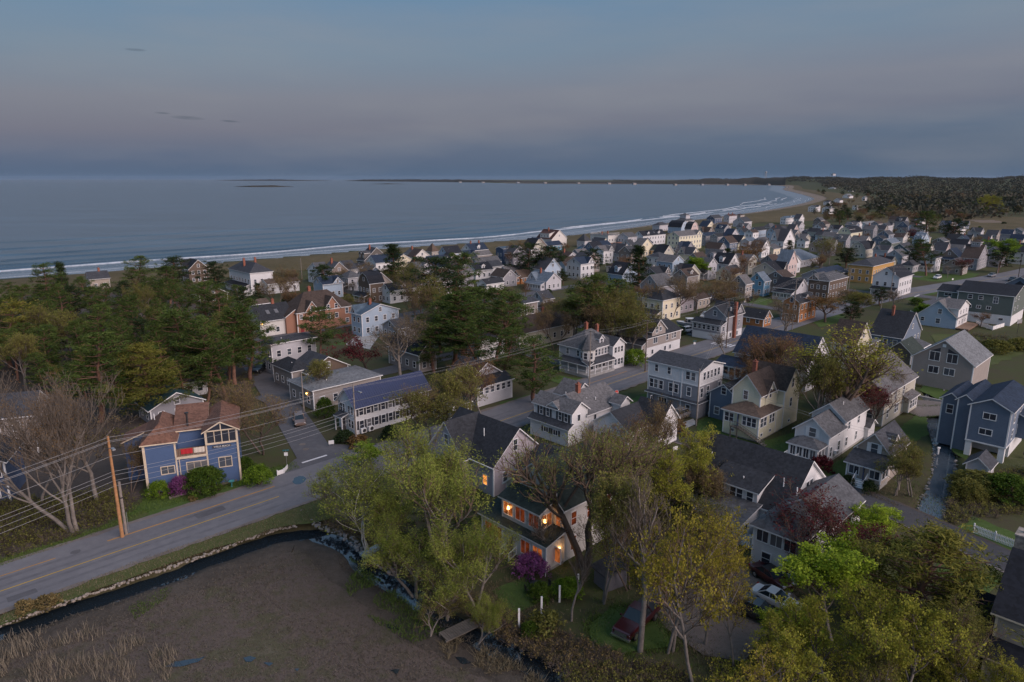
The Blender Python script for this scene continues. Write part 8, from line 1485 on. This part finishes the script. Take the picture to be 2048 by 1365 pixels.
# two people on the beach
def person(label, x, y, z, rz, c1, c2):
    t = thing('person', label, 'person', (x, y, z), rz, 'people on the beach'); J = [(0, 0, .95, .15), (0, 0, 1.2, .14), (0, 0, 1.42, .15), (0, 0, 1.53, .06), (0, 0, 1.66, .105), (.1, .05, .5, .085), (.1, .1, .07, .06), (-.1, -.05, .5, .085), (-.1, -.12, .07, .06), (.22, 0, 1.36, .06), (.27, -.06, 1.08, .048), (.25, .06, .84, .04), (-.22, 0, 1.36, .06), (-.27, .06, 1.08, .048), (-.25, -.06, .84, .04)]
    E_ = [(0, 1), (1, 2), (2, 3), (3, 4), (0, 5), (5, 6), (0, 7), (7, 8), (2, 9), (9, 10), (10, 11), (2, 12), (12, 13), (13, 14)]
    segs = [(Vector(J[a][:3]), Vector(J[b][:3]), J[a][3], J[b][3], 0) for a, b in E_]
    me = bpy.data.meshes.new('body'); me.from_pydata([j[:3] for j in J], E_, []); o = link('body', me, t); o.modifiers.new('skin', 'SKIN'); sk = me.skin_vertices[0].data
    for i, j in enumerate(J): sk[i].radius = (j[3], j[3])
    sk[0].use_root = True; o.modifiers.new('sub', 'SUBSURF').levels = 1; me.materials.append(MATS[c1])
    link('trousers', MB().bar((.09, 0, .92), (.1, .05, .5), .13, .1, 8).bar((.1, .05, .5), (.1, .1, .1), .1, .085, 8).bar((-.09, 0, .92), (-.1, -.05, .5), .13, .1, 8).bar((-.1, -.05, .5), (-.1, -.12, .1), .1, .085, 8).mesh('trousers', c2), t); link('hair', MB().lathe([(.1, 1.64), (.12, 1.7), (.09, 1.78), (.02, 1.8)], 10).mesh('hair', 'metal_dark'), t)
for k, px_ in enumerate(((705, 510), (711, 509))):
    x, y = gp(*px_, -1.2); person(('person in a dark coat walking on the sand, left of a pair', 'person in a grey coat walking on the sand, right of a pair')[k], x, y, -1.2, .5, ('car_blue', 'car_grey')[k], 'metal_dark')
# ------------------------------------------------------------------ grass, reeds, brush: what nobody could count
def blades(name, label, pts, h0, h1, w, mat, lean=.35, seed=1, z=0.0, per=1):
    rs = np.random.default_rng(seed); P = np.repeat(np.asarray(pts, dtype=float), per, 0); n = len(P); P = P + rs.normal(size=P.shape) * (.12 if per > 1 else 0)
    zz = z if np.isscalar(z) else np.repeat(z, per); a = rs.random(n) * 6.28; h = rs.uniform(h0, h1, n); l = rs.normal(size=(n, 2)) * lean * h[:, None]
    b = np.stack([P[:, 0], P[:, 1], np.full(n, 0.) + zz - .03], 1); d = np.stack([np.cos(a), np.sin(a), np.zeros(n)], 1) * w * rs.uniform(.6, 1.4, (n, 1)); tp = b + np.stack([l[:, 0], l[:, 1], h], 1)
    V = np.stack([b - d, b + d, tp + d * .25, tp - d * .25], 1).reshape(-1, 3); o = link(name, np_mesh(name, V, np.arange(n * 4).reshape(-1, 4), [mat], tint=rs.random(n))); o['kind'] = 'stuff'; o['label'] = label
leaf_mat('straw', (.13, .11, .085), (.32, .28, .215), .1); leaf_mat('grass_blade', (.035, .068, .015), (.125, .185, .045), .1); leaf_mat('dry_grass', (.085, .07, .045), (.22, .185, .12), .1); leaf_mat('marsh_blade', (.06, .052, .044), (.15, .132, .105), .1); leaf_mat('brush_twig', (.055, .045, .038), (.15, .12, .10), 0.)
def rand_px(poly, n, seed, z=0.):
    """points spread over the ground inside a surveyed outline"""
    rs = np.random.default_rng(seed); q = [gp(*p, z) for p in poly]; xs, ys = zip(*q); o = np.zeros((0, 2))
    while len(o) < n:
        p = np.stack([rs.uniform(min(xs), max(xs), n), rs.uniform(min(ys), max(ys), n)], 1); o = np.concatenate([o, p[in_poly(p[:, 0], p[:, 1], q)]])
    return o[:n]
def clumpy(p, s, seed, thr=.0):
    k = np.array([mnoise.noise(Vector((a * s, b * s, seed))) for a, b in p]); return p[k > thr]
MZ = -.62
p = rand_px([(-100, 1300), (150, 1255), (360, 1300), (330, 1390), (-100, 1420)], 5200, 1, MZ); blades('reeds', 'pale dead reeds standing in the marsh corner', clumpy(p, .35, 2, -.02), .35, 1.15, .022, 'straw', .22, 2, MZ)
p = rand_px([(0, 1275), (330, 1175), (560, 1090), (680, 1110), (820, 1210), (1000, 1300), (1150, 1400), (0, 1420)], 42000, 3, MZ); blades('marsh_grass', 'flattened brown grass of the marsh', p, .05, .16, .03, 'marsh_blade', 1.2, 4, MZ)
p = rand_px([(700, 1115), (760, 1160), (830, 1215), (890, 1265), (830, 1290), (740, 1240), (690, 1180)], 5000, 5, MZ); blades('marsh_grass', 'green sedge patch by the ditch', clumpy(p, .3, 3, -.15), .1, .4, .03, 'grass_blade', .5, 6, MZ)
p = rand_px([(255, 1215), (320, 1180), (350, 1175), (330, 1200), (270, 1240)], 900, 7, MZ); blades('marsh_grass', 'small green patch on the marsh', p, .06, .2, .03, 'grass_blade', .6, 8, MZ)
p = rand_px([(860, 1250), (1000, 1310), (1140, 1390), (1140, 1440), (900, 1330)], 5200, 9, MZ); blades('marsh_grass', 'tangled dry grass along the ditch bank', clumpy(p, .4, 5, -.1), .1, .5, .025, 'dry_grass', .8, 10, MZ)
p = rand_px([(0, 1232), (300, 1113), (520, 1043), (640, 1000), (700, 975), (715, 1000), (660, 1040), (600, 1048), (430, 1098), (200, 1178), (0, 1250)], 14000, 11); blades('verge_grass', 'rough grass between road and ditch', p, .06, .3, .025, 'dry_grass', .6, 12)
p = rand_px([(0, 1135), (190, 1070), (300, 1025), (420, 990), (600, 938), (590, 925), (400, 970), (280, 1000), (200, 1050), (0, 1115)], 12000, 13); blades('verge_grass', 'green grass along the far side of the road', p, .08, .35, .025, 'grass_blade', .5, 14)
for q_, n_, sd in (([(1180, 1250), (1230, 1210), (1320, 1230), (1350, 1290), (1250, 1310), (1190, 1290)], 6000, 51), ([(985, 1180), (1060, 1150), (1100, 1200), (1020, 1230)], 3000, 52), ([(1394, 842), (1440, 828), (1452, 868), (1516, 888), (1594, 864), (1610, 850), (1652, 905), (1630, 935), (1580, 925), (1480, 900), (1396, 872)], 12000, 53), ([(1592, 930), (1660, 930), (1740, 895), (1748, 985), (1715, 995), (1660, 962)], 6000, 54), ([(1885, 830), (1932, 822), (1935, 920), (1905, 905)], 4000, 55), ([(1905, 1060), (1950, 1035), (2060, 1080), (2060, 1150), (1925, 1085)], 6000, 56), ([(1870, 1105), (1900, 1110), (2000, 1160), (1975, 1200), (1880, 1160)], 5000, 57)):
    blades('lawn_grass', 'short lawn grass', rand_px(q_, n_, sd), .03, .12, .03, 'grass_blade', .6, sd)
def edge_grass(poly, n, spread, sd, mat='dry_grass', h=.3):
    rs = np.random.default_rng(sd); q = [gp(*p) for p in poly]; q.append(q[0]); L = np.array([math.dist(a, b) for a, b in zip(q[:-1], q[1:])]); c = np.concatenate([[0], np.cumsum(L)]); t = rs.random(n) * c[-1]; i = np.clip(np.searchsorted(c, t) - 1, 0, len(L) - 1); f = (t - c[i]) / L[i]; A = np.array(q); p = A[i] + (A[i + 1] - A[i]) * f[:, None] + rs.normal(size=(n, 2)) * spread
    blades('edge_grass', 'rough grass and weeds along an edge of yard and lane', clumpy(p, .5, sd, -.25), .05, h, .025, mat, .6, sd)
edge_grass([(1290, 1180), (1370, 1150), (1470, 1130), (1560, 1160), (1600, 1200), (1560, 1260), (1480, 1330), (1400, 1310), (1340, 1260)], 9000, .55, 61); edge_grass([(1180, 1250), (1230, 1210), (1320, 1230), (1350, 1290), (1250, 1310), (1190, 1290)], 5000, .5, 62, 'grass_blade'); edge_grass([(1700, 1000), (1735, 988), (1790, 1010), (1770, 1035), (1740, 1018)], 2500, .3, 63); edge_grass([(1790, 815), (1935, 810), (1935, 830), (1840, 835)], 2500, .3, 64, 'grass_blade'); edge_grass([(985, 1180), (1060, 1150), (1100, 1200), (1020, 1230)], 3000, .5, 65)
blades('weeds', 'weeds and low plants on the bare ground between the houses', clumpy(rand_px([(700, 1000), (1100, 860), (1450, 800), (1650, 840), (1900, 960), (1950, 1100), (2060, 1200), (2060, 1400), (1300, 1400), (1000, 1280)], 42000, 66), .22, 7, -.05), .05, .28, .03, 'dry_grass', .7, 66)
blades('weeds', 'green weeds on the ground between the houses', clumpy(rand_px([(700, 1000), (1100, 860), (1450, 800), (1650, 840), (1900, 960), (1950, 1100), (2060, 1200), (2060, 1400), (1300, 1400), (1000, 1280)], 42000, 67), .18, 9, .05), .05, .25, .03, 'grass_blade', .7, 67)
def brush(name, label, pts, seed, r0=.5, r1=1.3, n=26, mats=('brush_twig', 'leaf_olive'), leafy_=.35, z=0.):
    rs = np.random.default_rng(seed); P = np.asarray(pts); k = len(P); rr = rs.uniform(r0, r1, k)
    C = np.repeat(np.concatenate([P, np.full((k, 1), z)], 1), n, 0); r = np.repeat(rr, n)[:, None]; d = rs.normal(size=(k * n, 3)); d[:, 2] = np.abs(d[:, 2]) * 1.1 + .15; d /= np.linalg.norm(d, axis=1)[:, None]; e = C + d * r * rs.uniform(.5, 1.1, (k * n, 1)); s0 = C + d * r * .1 + rs.normal(size=(k * n, 3)) * .12; s0[:, 2] = np.maximum(s0[:, 2], z)
    w = np.cross(d, rs.normal(size=(k * n, 3))); w /= np.linalg.norm(w, axis=1)[:, None]; w *= .016
    V1 = np.stack([s0 - w, s0 + w, e + w * .5, e - w * .5], 1).reshape(-1, 3); F1 = np.arange(len(V1)).reshape(-1, 4)
    lc = e[rs.random(len(e)) < leafy_]; V2, F2, t2 = leaves(rs, lc, 5, .22, .075)
    o = link(name, np_mesh(name, np.concatenate([V1, V2]), np.concatenate([F1, F2 + len(V1)]), list(mats), fmat=np.r_[np.zeros(len(F1), int), np.ones(len(F2), int)], tint=np.r_[np.repeat(rs.random(k), n), t2])); o['kind'] = 'stuff'; o['label'] = label
brush('brush', 'grey brown brush along the road under the big bare tree', rand_px([(-60, 1120), (0, 1120), (190, 1062), (240, 1035), (280, 1000), (230, 985), (100, 1000), (-60, 1010)], 520, 21), 22, .5, 1.5, 28)
brush('brush', 'brambles on the right bank of the ditch', rand_px([(640, 1050), (720, 1080), (800, 1145), (880, 1200), (1000, 1280), (1130, 1350), (1240, 1365), (1240, 1310), (1110, 1260), (960, 1200), (850, 1150), (760, 1090), (690, 1040)], 620, 23), 24, .3, .9, 26, ('brush_twig', 'leaf_bud'), .14)
brush('brush', 'dead brush and fallen twigs in front of the pickup', rand_px([(1130, 1330), (1350, 1330), (1420, 1400), (1120, 1440)], 330, 25), 26, .4, 1.0, 30, leafy_=.2)
brush('brush', 'undergrowth between the willows and the mauve house', rand_px([(700, 1010), (960, 980), (990, 1120), (880, 1180), (760, 1120)], 300, 27), 28, .3, .9, 26, ('brush_twig', 'leaf_green'))
brush('brush', 'undergrowth below the yellow maples', rand_px([(1230, 1000), (1420, 960), (1430, 1040), (1420, 1110), (1290, 1180), (1210, 1140)], 420, 29), 30, .4, 1.1, 26)
brush('brush', 'thicket along the stream', rand_px([(1905, 960), (2060, 940), (2060, 1030), (1960, 1040), (1890, 1050)], 260, 31), 32, .5, 1.3, 30)
brush('brush', 'brown brush at the back of the meadow', rand_px([(1925, 668), (2060, 680), (2060, 700), (1940, 690)], 120, 33), 34, .6, 1.6, 30, leafy_=.15)
brush('brush', 'leaf litter and seedlings below the grove', rand_px([(0, 880), (280, 900), (500, 800), (520, 730), (300, 850), (0, 900)], 300, 35), 36, .4, 1.0, 24)
brush('brush', 'brown scrub in the dune gardens', rand_px([(440, 530), (860, 500), (1000, 500), (760, 560), (460, 570)], 420, 37), 38, .6, 1.6, 26, leafy_=.4)
brush('brush', 'low brush at the bottom right corner', rand_px([(1420, 1330), (1950, 1290), (2000, 1440), (1400, 1460)], 420, 39), 40, .5, 1.3, 24, ('brush_twig', 'leaf_gold'), .6)
brush('brush', 'weeds along the stream head', rand_px([(1800, 760), (1850, 740), (1900, 690), (1925, 700), (1880, 745), (1840, 775)], 120, 41), 42, .3, .8, 26)
# dark puddles of the marsh
for q in ([(328, 1336), (350, 1325), (372, 1321), (398, 1319), (411, 1314), (395, 1326), (360, 1335)], [(487, 1317), (500, 1313), (514, 1318), (503, 1325), (492, 1325)], [(528, 1326), (548, 1328), (540, 1333)], [(588, 1340), (600, 1338), (594, 1345)], [(910, 1315), (930, 1318), (944, 1328), (925, 1330)], [(780, 1342), (800, 1340), (794, 1350)], [(770, 1248), (786, 1252), (800, 1262), (776, 1258)]):
    patch('puddle', [gp(*p, MZ) for p in q], 'still_water', MZ + .07, .06, .4)
patch('puddle', [gp(*p, .1) for p in [(585, 963), (590, 956), (598, 952), (607, 953), (613, 959), (609, 965), (602, 968), (592, 970)]], 'still_water', .112, .12, .5)
# ------------------------------------------------------------------ evening haze over land and sea
hz = link('haze', MB().box(-30500, 30500, -800, 30500, -10.5, 110).mesh('haze', [])); hz['kind'] = 'stuff'; hz['label'] = 'thin evening haze over sea and far hills'
m = bpy.data.materials.new('haze'); m.use_nodes = True; t = m.node_tree; t.nodes.clear(); o = t.nodes.new('ShaderNodeOutputMaterial'); v = t.nodes.new('ShaderNodeVolumePrincipled')
v.inputs['Color'].default_value = (.50, .64, .86, 1); v.inputs['Density'].default_value = HAZE; t.links.new(v.outputs[0], o.inputs['Volume']); hz.data.materials.append(m)
